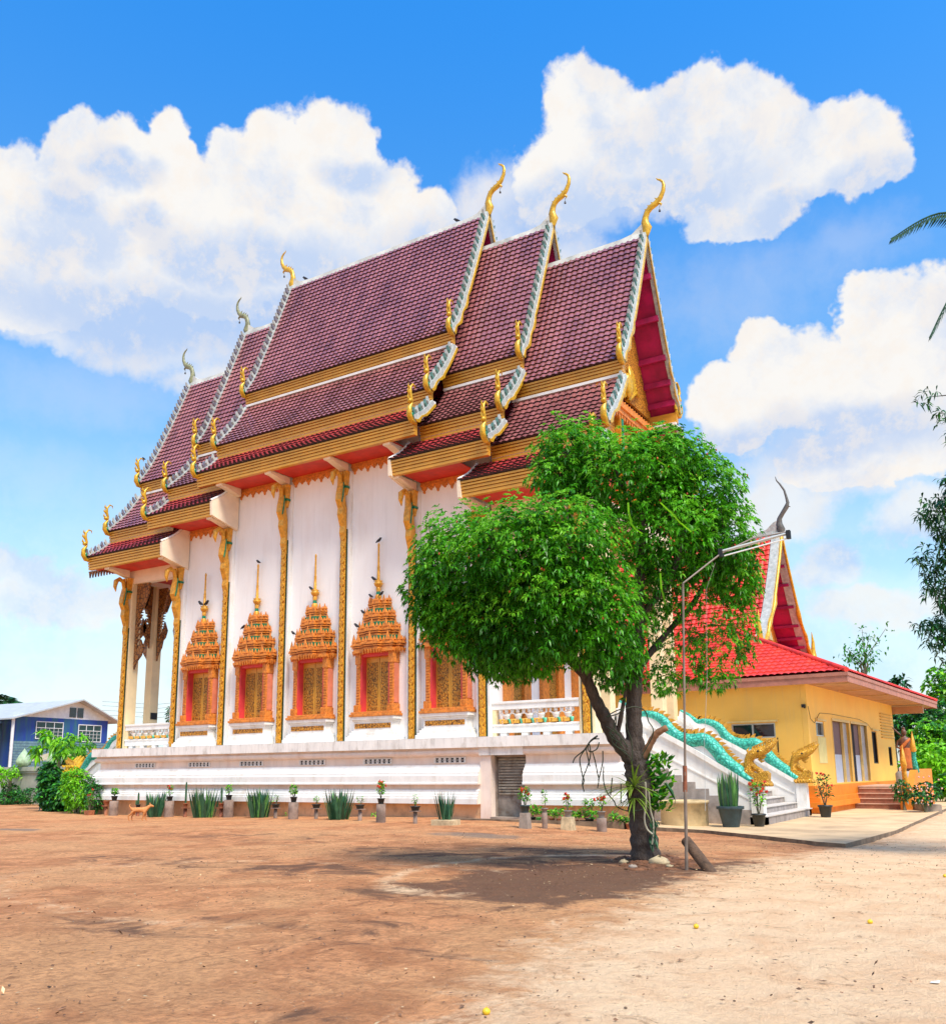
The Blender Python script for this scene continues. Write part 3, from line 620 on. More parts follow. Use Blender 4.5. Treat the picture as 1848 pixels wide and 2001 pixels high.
def barge(t, sg):
    """bargeboards of tier t at the end sg (+1 right, -1 left)"""
    X = XC+sg*HL[t]
    for side in (1, -1):
        for lv in (1, 2, 3):
            if lv == 3 and t < 0: continue
            pth = prof(t, lv)
            mb = MB(); k0, k1 = -.12, .12
            vs = []
            for i, (y, z) in enumerate(pth):
                a = pth[max(i-1, 0)]; b = pth[min(i+1, len(pth)-1)]; d = math.hypot(b[0]-a[0], b[1]-a[1]); ny, nz_ = -(b[1]-a[1])/d, (b[0]-a[0])/d
                wv = .03*math.sin(i*1.1) if i > len(pth)*.55 else 0
                for xx in (X-.08, X+.08):
                    for k in (k0-wv, k1): vs.append((xx, YR-side*(y+ny*k), z+nz_*k))
            fs = []
            for i in range(len(pth)-1):
                b_ = i*4; c = b_+4; fs += [(b_, b_+1, c+1, c), (b_+2, c+2, c+3, b_+3), (b_+1, b_+3, c+3, c+1), (b_, c, c+2, b_+2)]
            e = len(vs)-4; fs += [(0, 2, 3, 1), (e, e+1, e+3, e+2)]
            mb.add(vs, fs); bo = mb.build('bargeboard', WHITEG, TP)
            # gold inner strip on the outer face
            g = MB(); vs = []
            for i, (y, z) in enumerate(pth):
                a = pth[max(i-1, 0)]; b = pth[min(i+1, len(pth)-1)]; d = math.hypot(b[0]-a[0], b[1]-a[1]); ny, nz_ = -(b[1]-a[1])/d, (b[0]-a[0])/d
                wv = .07*math.sin(i*1.4) if i > len(pth)*.5 else 0
                for k in (-.14-wv, -.05-wv*.5): vs.append((X+sg*.11, YR-side*(y+ny*k), z+nz_*k)); vs.append((X+sg*.07, YR-side*(y+ny*k), z+nz_*k))
            fs = []
            for i in range(len(pth)-1):
                b_ = i*4; c = b_+4; fs += [(b_, b_+2, c+2, c), (b_, c, c+1, b_+1), (b_+2, b_+3, c+3, c+2)]
            g.add(vs, fs); g.build('gilt_edge', GOLDY, bo)
            cr = MB(); spineblades(cr, pth, X, sg, side); cr.build('crest', [GREYG, WHITEG] if sg > 0 else [CRL, WHITEG], bo)
            naga_tip(X, pth[-1], side, t, sg)
def naga_tip(X, p, side, t, sg):
    y, z = p; s_ = 1.0
    if side < 0 and sg < 0: return
    P = lambda a, b: (X-sg*.02, YR-side*(y+a*s_), z+b*s_)
    mb = MB()
    mb.tube([P(-.32, .04), P(-.16, -.12), P(.06, -.10), P(.20, .10), P(.20, .34), P(.08, .52), P(.06, .72), P(.16, .92), P(.14, 1.12), P(.0, 1.30), P(-.14, 1.28), P(-.17, 1.16)],
            [.05, .08, .10, .115, .105, .07, .06, .085, .06, .045, .03, .006], 8, flat=(.8, 1))
    mb.ball(P(.16, .62), (.10, .10, .09), 8, 6)
    for a, b in ((.30, .95), (.27, 1.15), (.30, .72)): mb.tube([P(a-.14, b-.08), P(a-.02, b), P(a-.02, b+.12)], [.05, .04, .005], 6)
    for a, b in ((-.30, .10), (-.12, -.02)): mb.tube([P(a, b), P(a-.08, b+.14), P(a-.02, b+.30)], [.07, .05, .005], 6)
    n = mb.build('naga_finial', GOLDY, TP)
    g = MB(); g.ball(P(.10, .10), (.12, .09, .15), 8, 6); g.ball(P(.14, .36), (.11, .07, .12), 8, 6)
    g.build('green_inlay', GREEN, n)
def chofa(X, z, sg, y=YR, s=1.0, m=None, par=None):
    pts = [(.02, -.1), (.10, .19), (.02, .45), (.06, .66), (.13, .84), (.27, .98), (.50, 1.08), (.68, 1.26), (.80, 1.5), (.83, 1.72), (.80, 1.88), (.70, 2.0), (.60, 2.06), (.55, 2.14)]
    rd = [.13, .19, .15, .125, .12, .125, .13, .10, .085, .07, .055, .045, .03, .008]
    mb = MB(); mb.tube([(X+sg*a*s, y, z+b*s) for a, b in pts], [r*s for r in rd], 9, flat=(.75, 1))
    for a, b in ((.18, .92), (.30, 1.04), (.44, 1.12), (.6, 1.24)):
        mb.tube([(X+sg*(a-.06)*s, y, z+b*s), (X+sg*(a-.16)*s, y, z+(b+.10)*s)], [.05*s, .005], 6)
    mb.tube([(X+sg*.56*s, y, z+1.1*s), (X+sg*.70*s, y, z+.98*s), (X+sg*.66*s, y, z+.9*s)], [.06*s, .04*s, .01], 6)
    c = mb.build('chofa_finial', m or GOLDY, par or TP)
    b = MB(); b.tube([(X+sg*.62*s, y, z+.95*s), (X+sg*.62*s, y, z+.80*s)], .008, 5); b.lathe([(.045, 0), (.035, .07), (.01, .10)], (X+sg*.62*s, y, z+.70*s), 8); b.build('wind_bell', BLACK, c)
for t in range(3):
    hl = HL[t]; X0, X1 = XC-hl+.02, XC+hl-.02; o = OFF[t]
    segs = [(X0, X1)] if t == 0 else [(X0, XC-HL[t-1]+.45), (XC+HL[t-1]-.45, X1)]
    for (a, b) in segs:
        rr = empty('roof_tier', (0, 0, 0), None, None); rr.parent = TP; rr.location = Vector(((a+b)/2, YR, 15))-Vector(TP.location)
        for lv in (1, 2, 3):
            pr = prof(t, lv)
            if t == 0 or lv < 3: xa, xb = a, b
            else:
                e = (4.5, 7.42)[t-1]; xa, xb = (X0, XC-e) if a < XC else (XC+e, X1)
            mt = TILE if lv < 3 else TILER
            tile_surface(pr, xa, xb, 1, True).build('tiles', [mt, LIPSHADE], rr)
            tile_surface(pr, xa, xb, -1, False).build('tiles', [mt, LIPSHADE], rr)
            # underside boards
            mb = MB(); n = len(pr); vs = []
            for side in (1, -1):
                mb.v_off = 0; vs = []
                mb = MB()
                for (y, z) in pr:
                    vs += [(xa, YR-side*(y-.03), z-.09), (xb, YR-side*(y-.03), z-.09)]
                mb.add(vs, [(2*i, 2*i+1, 2*i+3, 2*i+2) for i in range(n-1)])
                if lv == 1:
                    for k in range(1, 6):
                        i = int(k*(n-1)/6); y, z = pr[i]
                        mb.box(xa, xb, min(YR-side*(y-.14), YR-side*(y-.02)), max(YR-side*(y-.14), YR-side*(y-.02)), z-.30, z-.085)
                mb.build('underside', PURP, rr)
            # gold cornice with stepped mouldings
            ye, ze = pr[-1]
            for side in (1, -1):
                mb = MB()
                for (d, z0, z1) in ((.02, .05, .12), (-.09, .015, .05), (-.0, -.05, .015), (-.10, -.075, -.05), (-.03, -.16, -.075), (-.12, -.185, -.16), (-.06, -.28, -.185), (-.13, -.30, -.28), (-.08, -.40, -.30)):
                    yo = ye-.04+d; yi = ye-.30
                    y0, y1 = sorted((YR-side*yo, YR-side*yi)); mb.box(xa, xb, y0, y1, ze-.14+z0, ze-.14+z1)
                mb.build('cornice', GOLDB, rr)
                if lv < 3:
                    mb = MB(); y2, z2 = prof(t, lv+1)[0]; y0, y1 = sorted((YR-side*(y2+.10), YR-side*(y2-.25))); mb.box(xa, xb, y0, y1, z2+.03, z2+.13); mb.build('flashing', WHITE, rr)
            if lv == 3 and t > 0:
                # cream end wall of the lowest skirt
                xq = xb-.02 if a < XC else xa+.02; y0 = pr[0][0]
                for side in (1,):
                    pl = [(YR-side*(y+.02), z+.02) for y, z in pr]+[(YR-side*(ye-.02), ze-.56), (YR-side*(ye-.4), ze-.66), (YR-side*(4.0), ze-.90), (YR-side*4.0, pr[0][1]+.1)]
                    mb = MB(); mb.prism(pl, xq-.06, xq+.06, 'x'); mb.build('skirt_end_wall', CREAMP, TP)
                    mb = MB(); mb.tube([(xq, YR-side*(y+.03), z+.06) for y, z in pr], .05, 6); mb.build('skirt_ridge', WHITE, TP)
        # ridge
        mb = MB(); zr = 24.82+o[0]; mb.prism([(YR-.16, zr-.12), (YR+.16, zr-.12), (YR+.12, zr+.10), (YR, zr+.17), (YR-.12, zr+.10)], a, b, 'x'); mb.build('ridge_cap', RIDGE, rr)
    for sg in (1, -1):
        X = XC+sg*hl; barge(t, sg); zr = 24.82+o[0]
        chofa(X, zr+.1, sg, m=WEATH if (sg < 0 and t > 0) else None)
        mb = MB(); mb.prism([(X-sg*1.2, zr+.1), (X-sg*.1, zr-.05), (X+sg*.05, zr+.6), (X-sg*.15, zr+.45), (X-sg*.5, zr+.2)], YR-.07, YR+.07, 'y'); mb.build('ridge_horn', RIDGE, TP)
        # recessed gable triangle
        xg = X-sg*(.55 if t < 2 else 1.15); pr = prof(t, 1)
        pl = [(YR-y+.05, z-.12) for y, z in pr]+[(YR+y-.05, z-.12) for y, z in pr[::-1]]
        mb = MB(); mb.prism(pl, xg-.05, xg+.05, 'x'); mb.build('gable_panel', PURP if t < 2 else CARVE, TP)
        if t == 2:
            pr2 = prof(2, 2); pr3 = prof(2, 3)
            pl = [(YR-y+.15, z-.1) for y, z in pr2]+[(YR+y-.15, z-.1) for y, z in pr2[::-1]]
            mb = MB(); mb.prism(pl, xg-.06, xg+.02, 'x'); mb.build('gable_panel', CARVE, TP)
            mb = MB(); zc = 14.35
            mb.box(*sorted((xg-.1*sg, xg+.35*sg)), YR-2.9, YR+2.9, zc, zc+.16); mb.box(*sorted((xg-.1*sg, xg+.28*sg)), YR-2.9, YR+2.9, zc-.2, zc-.002)
            for k in range(24):
                yk = YR-2.85+k*.24; mb.prism([(yk, zc+.16), (yk+.2, zc+.16), (yk+.1, zc+.36)], *sorted((xg+.1*sg, xg+.3*sg)), 'x'); mb.prism([(yk, zc-.2), (yk+.2, zc-.2), (yk+.1, zc-.42)], *sorted((xg+.15*sg, xg+.25*sg)), 'x')
            mb.build('gable_cornice', ORANGEG, TP)
            mb = MB(); mb.box(*sorted((xg, xg-.3*sg)), YR-3.5, YR+3.5, 10.6, 12.8); mb.build('gable_panel', RED, TP)
            for yy in (-2.4, -.8, .8, 2.4):
                mb = MB(); mb.box(*sorted((xg+.0*sg, xg+.22*sg)), YR+yy-.16, YR+yy+.16, 10.6, 14.1); mb.mi = 1; mb.box(*sorted((xg+.22*sg, xg+.25*sg)), YR+yy-.08, YR+yy+.08, 11, 14.0); mb.build('gable_pilaster', [GOLD, GREEN], TP)
            # winged relief in the gable
            mb = MB()
            for sy in (-1, 1):
                for k in range(9):
                    a_ = .25+k*.13; r0 = 2.2-k*.08
                    mb.tube([(xg+.1*sg, YR+sy*.2, 15.1), (xg+.16*sg, YR+sy*(.2+r0*.3*math.cos(a_)), 15.1+r0*.6*math.sin(a_)+.2), (xg+.1*sg, YR+sy*(.2+r0*.55*math.cos(a_)), 15.1+r0*math.sin(a_))], [.1, .09, .02], 6)
            mb.ball((xg+.2*sg, YR, 15.6), (.2, .3, .5)); mb.build('gable_relief', GOLDY, TP)
# ---- balustrades with kneeling figures
def figure(mb, x, y, z, s=1.0):
    mb.mi = 0
    mb.lathe([(.03, 0), (.085, .03), (.075, .12), (.10, .22), (.115, .30), (.06, .35), (.035, .38)], (x, y, z+.16*s), 10, 1, .7)
    mb.ball((x, y-.02, z+.59), (.055, .055, .065), 9, 7)
    for s_ in (-1, 1):
        mb.tube([(x+s_*.09, y, z+.48), (x+s_*.15, y-.02, z+.52), (x+s_*.13, y, z+.68)], [.038, .034, .026], 7)
    mb.ball((x, y-.03, z+.675), (.06, .06, .03), 8, 5)
    mb.mi = 1; mb.lathe([(.05, 0), (.10, .05), (.115, .14), (.095, .20)], (x, y-.01, z), 10, 1, .8); mb.prism([(x-.07, z+.04), (x+.07, z+.04), (x+.055, z+.20), (x-.055, z+.20)], y-.14, y-.06, 'y')
    mb.lathe([(.055, 0), (.09, .03), (.03, .05)], (x, y-.01, z+.45), 10, 1, .8)
    mb.tube([(x-.07, y-.02, z+.2), (x-.14, y-.11, z+.22), (x-.13, y-.08, z+.02)], [.055, .05, .03], 7)
    mb.mi = 2; mb.tube([(x+.07, y-.02, z+.2), (x+.14, y-.11, z+.22), (x+.13, y-.08, z+.02)], [.055, .05, .03], 7)
    mb.mi = 3
    for e in (-1, 1): mb.ball((x+e*.02, y-.072, z+.60), .008, 5, 4)
    mb.box(x-.015, x+.015, y-.078, y-.065, z+.56, z+.565)
SKINW = mat('white_figure_paint', (.80, .74, .70), .5, .08, 20); FGOLD = mat('figure_orange', (.80, .42, .06), .45, .2, 20); FGREEN = mat('figure_green', (.10, .55, .35), .45, .2, 20)
def balustrade(xa, xb, zt):
    b = empty('balustrade', Vector(((xa+xb)/2, YW, 2.6))-Vector(TP.location), None, None); b.parent = TP
    h = MB(); h.box(xa, xb, YW-.02, YW+.20, zt-.24, zt); h.box(xa, xb, YW-.05, YW+.23, zt-.05, zt+.03); h.build('top_rail', WHITE, b, bevel=.01)
    h = MB(); h.box(xa, xb, YW-.02, YW+.20, 2.72, 3.0); h.box(xa, xb, YW-.05, YW+.23, 2.94, 3.0)
    for k in range(4): x = xa+(xb-xa)*(k+.5)/4; h.box(x-.12, x+.12, YW, YW+.18, 2.585, 2.72)
    h.build('bottom_rail', WHITE, b, bevel=.01)
    h = MB(); h.box((xa+xb)/2+.12, (xa+xb)/2+.22, YW+.02, YW+.17, 3.0, zt-.24); h.build('post', CREAM, b)
    h = MB(); h.box(xa, xa+.14, YW-.01, YW+.18, 2.6, zt-.24); h.build('post', CREAM, b)
    n = 6 if xb-xa > 3 else 6
    for k in range(n):
        x = xa+.35+(xb-xa-.6)*(k+.35)/n+(.1 if k >= n*0.66 else 0); f = MB(); figure(f, x, YW+.07, 3.0); f.v = [(x+(v[0]-x)*1.35, v[1], 3.0+(v[2]-3.0)*(zt-.24-3.0)/.70) for v in f.v]; f.build('kneeling_figure', [SKINW, FGOLD, FGREEN, BLACK], b)
balustrade(-34.1, -31.08, 3.62); balustrade(-15.35, -12.18, 3.72)
# ---- windows
def redent(w_, d, q=1.0):
    return [(-w_, 0), (-w_, -d*.45), (-w_*.82, -d*.45), (-w_*.82, -d*.72), (-w_*.38, -d*.72), (-w_*.34, -d), (w_*.34, -d), (w_*.38, -d*.72), (w_*.82, -d*.72), (w_*.82, -d*.45), (w_, -d*.45), (w_, 0)]
def window(cx):
    wn_ = empty('window', Vector((cx, YW, 2.6))-Vector(TP.location), None, None); wn_.parent = TP
    Y = YW
    def layer(mb, w_, d, z0, z1): mb.prism([(cx+a, Y+b) for a, b in redent(w_, d)], z0, z1, 'z')
    mb = MB()
    for w_, d, z0, z1 in ((1.10, .62, 2.586, 2.72), (1.04, .57, 2.72, 2.78), (1.0, .53, 2.78, 2.88), (.93, .48, 2.88, 2.94), (.86, .44, 2.94, 3.27), (.92, .47, 3.27, 3.33), (.97, .52, 3.33, 3.45)):
        mb.box(cx-w_, cx+w_, Y-d, Y, z0, z1)
    mb.build('pedestal', WHITE, wn_, bevel=.015)
    mb = MB(); mb.box(cx-.80, cx+.80, Y-.452, Y-.43, 3.03, 3.2); mb.build('gilt_panel', CARVE, wn_)
    mb = MB(); mb.box(cx-1.0, cx+1.0, Y-.56, Y, 3.45, 3.54); mb.box(cx-.95, cx+.95, Y-.52, Y, 3.54, 3.62)
    mb.build('sill', ORANGEG, wn_, bevel=.012)
    mb = MB()
    for s in (-1, 1):
        a, b = sorted((cx+s*.66, cx+s*.84))
        mb.box(a-.04, b+.04, Y-.42, Y, 3.62, 3.88); mb.box(a, b, Y-.36, Y, 3.88, 5.75); mb.box(a-.03, b+.03, Y-.39, Y, 5.35, 5.75)
        for k in range(14): mb.box(a+.02, b-.02, Y-.385, Y-.36, 3.92+k*.1, 3.97+k*.1)
        for k in range(4): mb.box(a-.04+k*.065, a-.0+k*.065, Y-.44, Y-.42, 3.64, 3.86)
    mb.box(cx-.9, cx+.9, Y-.5, Y, 5.75, 5.85)
    mb.build('frame', ORANGEG, wn_, bevel=.008)
    for s in (-1, 1):
        mb = MB()
        for k in range(16): mb.frus(cx+s*.845, Y-.18, 3.92+k*.088, 4.008+k*.088, .012, .14, .02, .12)
        mb.build('side_fluting', mat('faded_pink_orange', (.70, .22, .12), .6) if 'faded_pink_orange' not in MT else MT['faded_pink_orange'], wn_)
    mb = MB()
    for s in (-1, 1):
        a, b = sorted((cx+s*.60, cx+s*.66)); mb.box(a, b, Y-.33, Y, 3.62, 5.75)
    mb.box(cx-.60, cx+.60, Y-.30, Y, 5.62, 5.75)
    mb.build('reveal', REDJ, wn_)
    for s in (-1, 1):
        a, b = sorted((cx+s*.012, cx+s*.595)); mb = MB(); mb.mi = 1; mb.box(a, b, Y-.06, Y-.005, 3.62, 5.62); mb.mi = 0
        mb.box(a+.06, b-.06, Y-.075, Y-.058, 3.85, 5.42); mb.box(a+.06, b-.06, Y-.072, Y-.057, 3.68, 3.8)
        sh_ = mb.build('shutter', [PANEL, GOLDB], wn_)
    # crown
    cr = MB(); gr = MB()
    tiers = ((1.16, .72, 5.85, 6.15, 6.50), (.92, .60, 6.34, 6.66, 6.99), (.70, .48, 6.86, 7.17, 7.46), (.50, .36, 7.37, 7.66, 7.88))
    for i, (w_, d, z0, z1, z2) in enumerate(tiers):
        h = z1-z0
        layer(cr, w_*.90, d*.9, z0, z0+h*.25); cr.mi = 1; layer(cr, w_*.89, d*.89, z0+h*.25, z0+h*.33); cr.mi = 0; layer(cr, w_*.96, d*.96, z0+h*.33, z0+h*.5); cr.mi = 1; layer(cr, w_*.93, d*.93, z0+h*.5, z0+h*.57); cr.mi = 0; layer(cr, w_, d, z0+h*.57, z0+h*.82); layer(cr, w_*.95, d*.94, z0+h*.82, z1)
        if i < 3: layer(gr, w_*.78, d*.75, z1, tiers[i+1][2])
        # flame teeth
        rd = redent(w_*.95, d*.93)
        for (p, q) in zip(rd, rd[1:]):
            L_ = math.hypot(q[0]-p[0], q[1]-p[1]); n = max(1, int(L_/.12))
            for k in range(n):
                t_ = (k+.5)/n; x = cx+p[0]+(q[0]-p[0])*t_; y = Y+p[1]+(q[1]-p[1])*t_
                if y > Y-.03: continue
                cr.frus(x, y+.02, z1, z1+(z2-z1)*.45, .05, .035, .012, .008)
        for (x, y) in ((-w_*.9, -d*.45), (-w_*.58, -d*.75), (0, -d), (w_*.58, -d*.75), (w_*.9, -d*.45)):
            cr.frus(cx+x, Y+y+.05, z1, z2, .085*(1-.12*i), .04, .006, .006)
    # hanging fringe of the lowest tier
    rd = redent(1.10, .68)
    for (p, q) in zip(rd, rd[1:]):
        L_ = math.hypot(q[0]-p[0], q[1]-p[1]); n = max(1, round(L_/.125))
        for k in range(n):
            t_ = (k+.5)/n; x = cx+p[0]+(q[0]-p[0])*t_; y = Y+p[1]+(q[1]-p[1])*t_; cr.frus(x, y+.03, 5.68, 5.86, .006, .006, .05, .03)
    cr.build('crown', [ORANGEG, DKRED], wn_, bevel=.006); gr.build('crown_neck', GREEN, wn_)
    sp = MB(); sp.mi = 0; sp.lathe([(.12, 7.7), (.13, 7.84), (.09, 7.9)], (cx, Y-.18, 0), 8); sp.mi = 1; sp.lathe([(.085, 7.9), (.07, 8.02)], (cx, Y-.18, 0), 8); sp.mi = 0; sp.lathe([(.075, 8.02), (.09, 8.15), (.06, 8.2)], (cx, Y-.18, 0), 8)
    sp.mi = 0; sp.lathe([(.08, 8.18), (.15, 8.26), (.17, 8.34), (.12, 8.38), (.16, 8.42), (.06, 8.45), (.05, 8.9), (.055, 8.95), (.04, 9.0), (.035, 9.7), (.045, 9.78), (.02, 9.86)], (cx, Y-.18, 0), 10)
    sp.build('spire', [GOLD, GREEN], wn_)
    return wn_
WX = (-29.25, -26.2, -23.12, -20.05, -16.98)
for x in WX: window(x)
# ================================================================ naga stairs at both ends
def stairs(mir, label):
    fx = (lambda x: x) if not mir else (lambda x: 2*XC-x)
    e = empty('naga_staircase', (fx(-9), YR, 0), label, 'staircase', 'naga staircases at the two ends of the temple')
    def bx(mb, x0, x1, *r): a, b = sorted((fx(x0), fx(x1))); mb.box(a, b, *r)
    def xz(pts): return [(fx(a), b) for a, b in pts]
    # steps
    mb = MB(); n = 12; x0 = -6.85; tr = .405; r = .2
    for k in range(n):
        z1 = .14+k*r; xx = x0-k*tr
        yl, yh = (27.0, 33.1) if k == 0 else (27.32, 32.78)
        mb.mi = 0; bx(mb, xx-(tr if k else .45)-.002, xx, yl, yh, -.45, z1-.03)
        mb.mi = 1; bx(mb, xx-tr-.03, xx+.03, yl-.0 if k else yl-.03, yh if k else yh+.03, z1-.03, z1)
    mb.build('steps', [GRAN, TREAD], e)
    mb = MB(); bx(mb, -11.72, -10.55, 26.2, 33.9, 2.3, 2.55); bx(mb, -11.72, -10.6, 27.0, 33.1, -.4, 2.3); mb.build('landing', TREAD, e)
    for y0, y1 in ((27.0, 27.3), (32.8, 33.1)):
        # grey stepped base with white parapet above
        pl = [(-11.7, -.45)]; 
        pl = [(-11.72, -.45), (-11.72, 2.31)]
        for k in range(11, -1, -1):
            z = .14+k*r-.03; xx = x0-k*tr; pl += [(xx-tr, z), (xx, z)]
        pl += [(x0, -.45)]
        mb = MB(); mb.prism(xz(pl), y0, y1, 'y'); mb.build('side_wall', GRAN, e)
        st = [(-11.72, 2.311)]
        for k in range(11, 0, -1):
            z = .141+k*r-.03; xx = x0-k*tr; st += [(xx-tr, z), (xx, z)]
        st += [(x0-tr, .12), (-6.95, .12), (-6.95, .75), (-7.2, .93), (-9.25, 2.17), (-11.3, 3.28), (-11.72, 3.28)]
        mb = MB(); mb.prism(xz(st), y0+.02, y1-.02, 'y')
        mb.prism(xz([(-7.24, .12), (-6.90, .12), (-6.90, .98), (-7.24, .98)]), y0-.03, y1+.03, 'y'); mb.build('parapet', WHITE, e)
        mb = MB(); cp = [(-7.2, .93), (-9.25, 2.17), (-11.3, 3.28), (-11.3, 3.42), (-9.2, 2.31), (-7.2, 1.08)]
        mb.prism(xz(cp), y0-.06, y1+.06, 'y'); mb.build('coping', WORN, e)
        mb = MB()
        for k in range(11):
            pass
        mb.prism(xz([(-7.3, .60), (-11.2, 2.60), (-11.2, 2.65), (-7.3, .65)]), y0-.005, y0+.019, 'y')
        mb.build('moulding', WHITE, e)
        mb = MB(); c = [(-11.25, 3.62), (-10.9, 3.42), (-10.6, 3.2), (-10.35, 3.2), (-10.05, 3.12), (-9.8, 2.95), (-9.6, 2.67), (-9.38, 2.47), (-9.15, 2.37), (-8.85, 2.34), (-8.6, 2.36), (-8.4, 2.25), (-8.2, 2.03), (-8.03, 1.8), (-7.8, 1.57), (-7.55, 1.38), (-7.34, 1.2), (-7.2, 1.1)]
        # the body fills down to the coping where it arches
        bd = MB(); low = [(-11.3, 3.42), (-9.2, 2.31), (-7.2, 1.08)]
        bd.prism(xz(c+[(-7.2, 1.0), (-9.2, 2.25), (-11.3, 3.35)]), (y0+y1)/2-.09, (y0+y1)/2+.09, 'y'); bd.build('body_web', WHITE, e)
        ym = (y0+y1)/2; sm = curve(c, 4)
        rr = [.07+.145*min(1, i/(len(sm)*.45)) for i in range(len(sm))]
        mb.tube([(fx(a), ym, b+.0) for a, b in sm], rr, 12, flat=(1, 1))
        nb = mb.build('naga_body', TEAL, e)
        mb = MB()
        for i in range(5, len(sm)-4, 2):
            a, b = sm[i]; a2, b2 = sm[i+1]; d = math.hypot(a2-a, b2-b); tx, tz = (a2-a)/d, (b2-b)/d; nx, nz_ = -tz, tx
            if nz_ < 0: nx, nz_ = -nx, -nz_
            R_ = rr[i]-.03; h = .17
            P = lambda al, ou: (fx(a+tx*al+nx*ou), b+tz*al+nz_*ou)
            mb.prism([P(-.07, R_), P(.07, R_), P(.08, R_+h*.5), P(.11, R_+h), P(.0, R_+h*.7), P(-.05, R_+h*.35)], ym-.045, ym+.045, 'y')
        mb.build('naga_crest', GOLD, nb)
        # head: coiled gilded hood leaning outward
        hd = MB()
        def tb(pts, rad, fl=(1, 1)): hd.tube([(fx(a), ym, b) for a, b in pts], rad, 10, flat=fl)
        tb([(-7.28, 1.13), (-7.33, 1.35), (-7.30, 1.55), (-7.28, 1.72), (-7.20, 1.86), (-7.04, 1.93), (-6.88, 1.98), (-6.7, 2.07), (-6.52, 2.2), (-6.40, 2.30)], [.16, .17, .12, .13, .15, .16, .15, .12, .07, .015], (1.0, 1))
        tb([(-7.26, 1.72), (-7.2, 1.6), (-7.10, 1.5), (-6.98, 1.42), (-6.9, 1.3)], [.1, .1, .09, .09, .12], (.9, 1))
        for k in range(6):
            q = k/5; tb([(-7.36+.02*k, 1.3+.13*k), (-7.46+.03*k, 1.36+.13*k), (-7.44+.04*k, 1.45+.13*k)], [.04, .035, .005])
        hd.prism(xz([(-7.36, 1.12), (-6.72, 1.12), (-6.70, 1.34), (-6.78, 1.42), (-7.05, 1.34), (-7.38, 1.5)]), ym-.17, ym+.17, 'y')
        tb([(-6.98, 1.86), (-6.86, 1.80), (-6.76, 1.84)], [.09, .06, .01]); tb([(-6.98, 1.78), (-6.9, 1.68), (-6.82, 1.70)], [.05, .04, .01])
        for k in range(8): tb([(-7.15+.08*k, 1.98+.035*k), (-7.13+.08*k, 2.10+.035*k), (-7.02+.08*k, 2.16+.03*k)], [.035, .03, .005])
        hd.build('naga_head', NGOLD, e, bevel=.015)
        eye = MB(); eye.mi = 0
        for sy in (-1, 1): eye.ball((fx(-6.96), ym+sy*.15, 1.98), (.035, .02, .03), 8, 6)
        eye.build('eye', BLACK, e)
        pd_ = MB(); pd_.frus(fx(-6.98), ym, .98, 1.05, .27, .2, .31, .24); pd_.frus(fx(-6.98), ym, 1.05, 1.12, .31, .24, .28, .21)
        for k in range(6): pd_.ball((fx(-7.22+.096*k), ym-.235, 1.02), (.045, .03, .05), 7, 5)
        for k in range(5): pd_.ball((fx(-6.68), ym-.18+.09*k, 1.02), (.03, .045, .05), 7, 5)
        pd_.build('pedestal', NGOLD, e)
    return e
stairs(False, 'grey stone naga staircase with teal serpents and gold heads beside the yellow hall')
stairs(True, 'white-sided naga staircase behind green bushes at the far left end of the temple')
# ================================================================ yellow hall
HA = math.radians(3.5)
HP = empty('yellow_hall', (-7.02, 34.5, -.1), 'low yellow hall with bright red tiled hip roof, pointed gable and orange base', 'building', rz=-HA)
def hb(mb, name, mats, par=None, bevel=0): return mb.build(name, mats, par or HP, bevel, world=False)
def openings(mb, yA, yB, z0, z1, ops, th=.2, x0=-.2, x1=0):
    # wall in the local y direction with rectangular openings (ya,yb,za,zb), sorted, non overlapping in y
    y = yA
    for a, b, c, d in ops:
        if a > y: mb.box(x0, x1, y, a, z0, z1)
        if c > z0: mb.box(x0, x1, a, b, z0, c)
        if d < z1: mb.box(x0, x1, a, b, d, z1)
        y = b
    if yB > y: mb.box(x0, x1, y, yB, z0, z1)
mb = MB()
ops = [(1.0, 2.15, 2.75, 3.3), (3.35, 6.05, 1.0, 3.4), (6.35, 9.3, 1.0, 3.4), (10.3, 11.3, 1.75, 3.2), (13.7, 14.5, 1.65, 2.55)]
openings(mb, 0, 15.4, .85, 4.62, ops)
hb(mb, 'wall', YEL)
mb = MB()
y = -.0
for a, b in ((-2.85, -1.2),):
    mb.box(-16, a, 0, .2, .0, 4.62); mb.box(b, -.205, 0, .2, .0, 4.62); mb.box(a, b, 0, .2, .0, 2.7); mb.box(a, b, 0, .2, 3.25, 4.62)
mb.box(-16, -.2, 15.2, 15.4, 0, 4.62); mb.box(-16, -15.8, .2, 15.2, 0, 4.62)
hb(mb, 'wall', YEL)
GLASS = mat('dark_window_glass', (.01, .012, .03), .08, .2, 3, spec=.8); CURT = mat('pinkish_grey_curtain', (.22, .15, .16), .8, .2, 8, .3, 60, stretch=(6, 6, .5)); PALE = mat('pale_blue_door_panel', (.50, .58, .70), .5, .06, 3); ALU = mat('aluminium_frame', (.55, .56, .55), .35, .05, 6, metal=.4); DKIN = mat('dark_interior', (.015, .015, .02), .9)
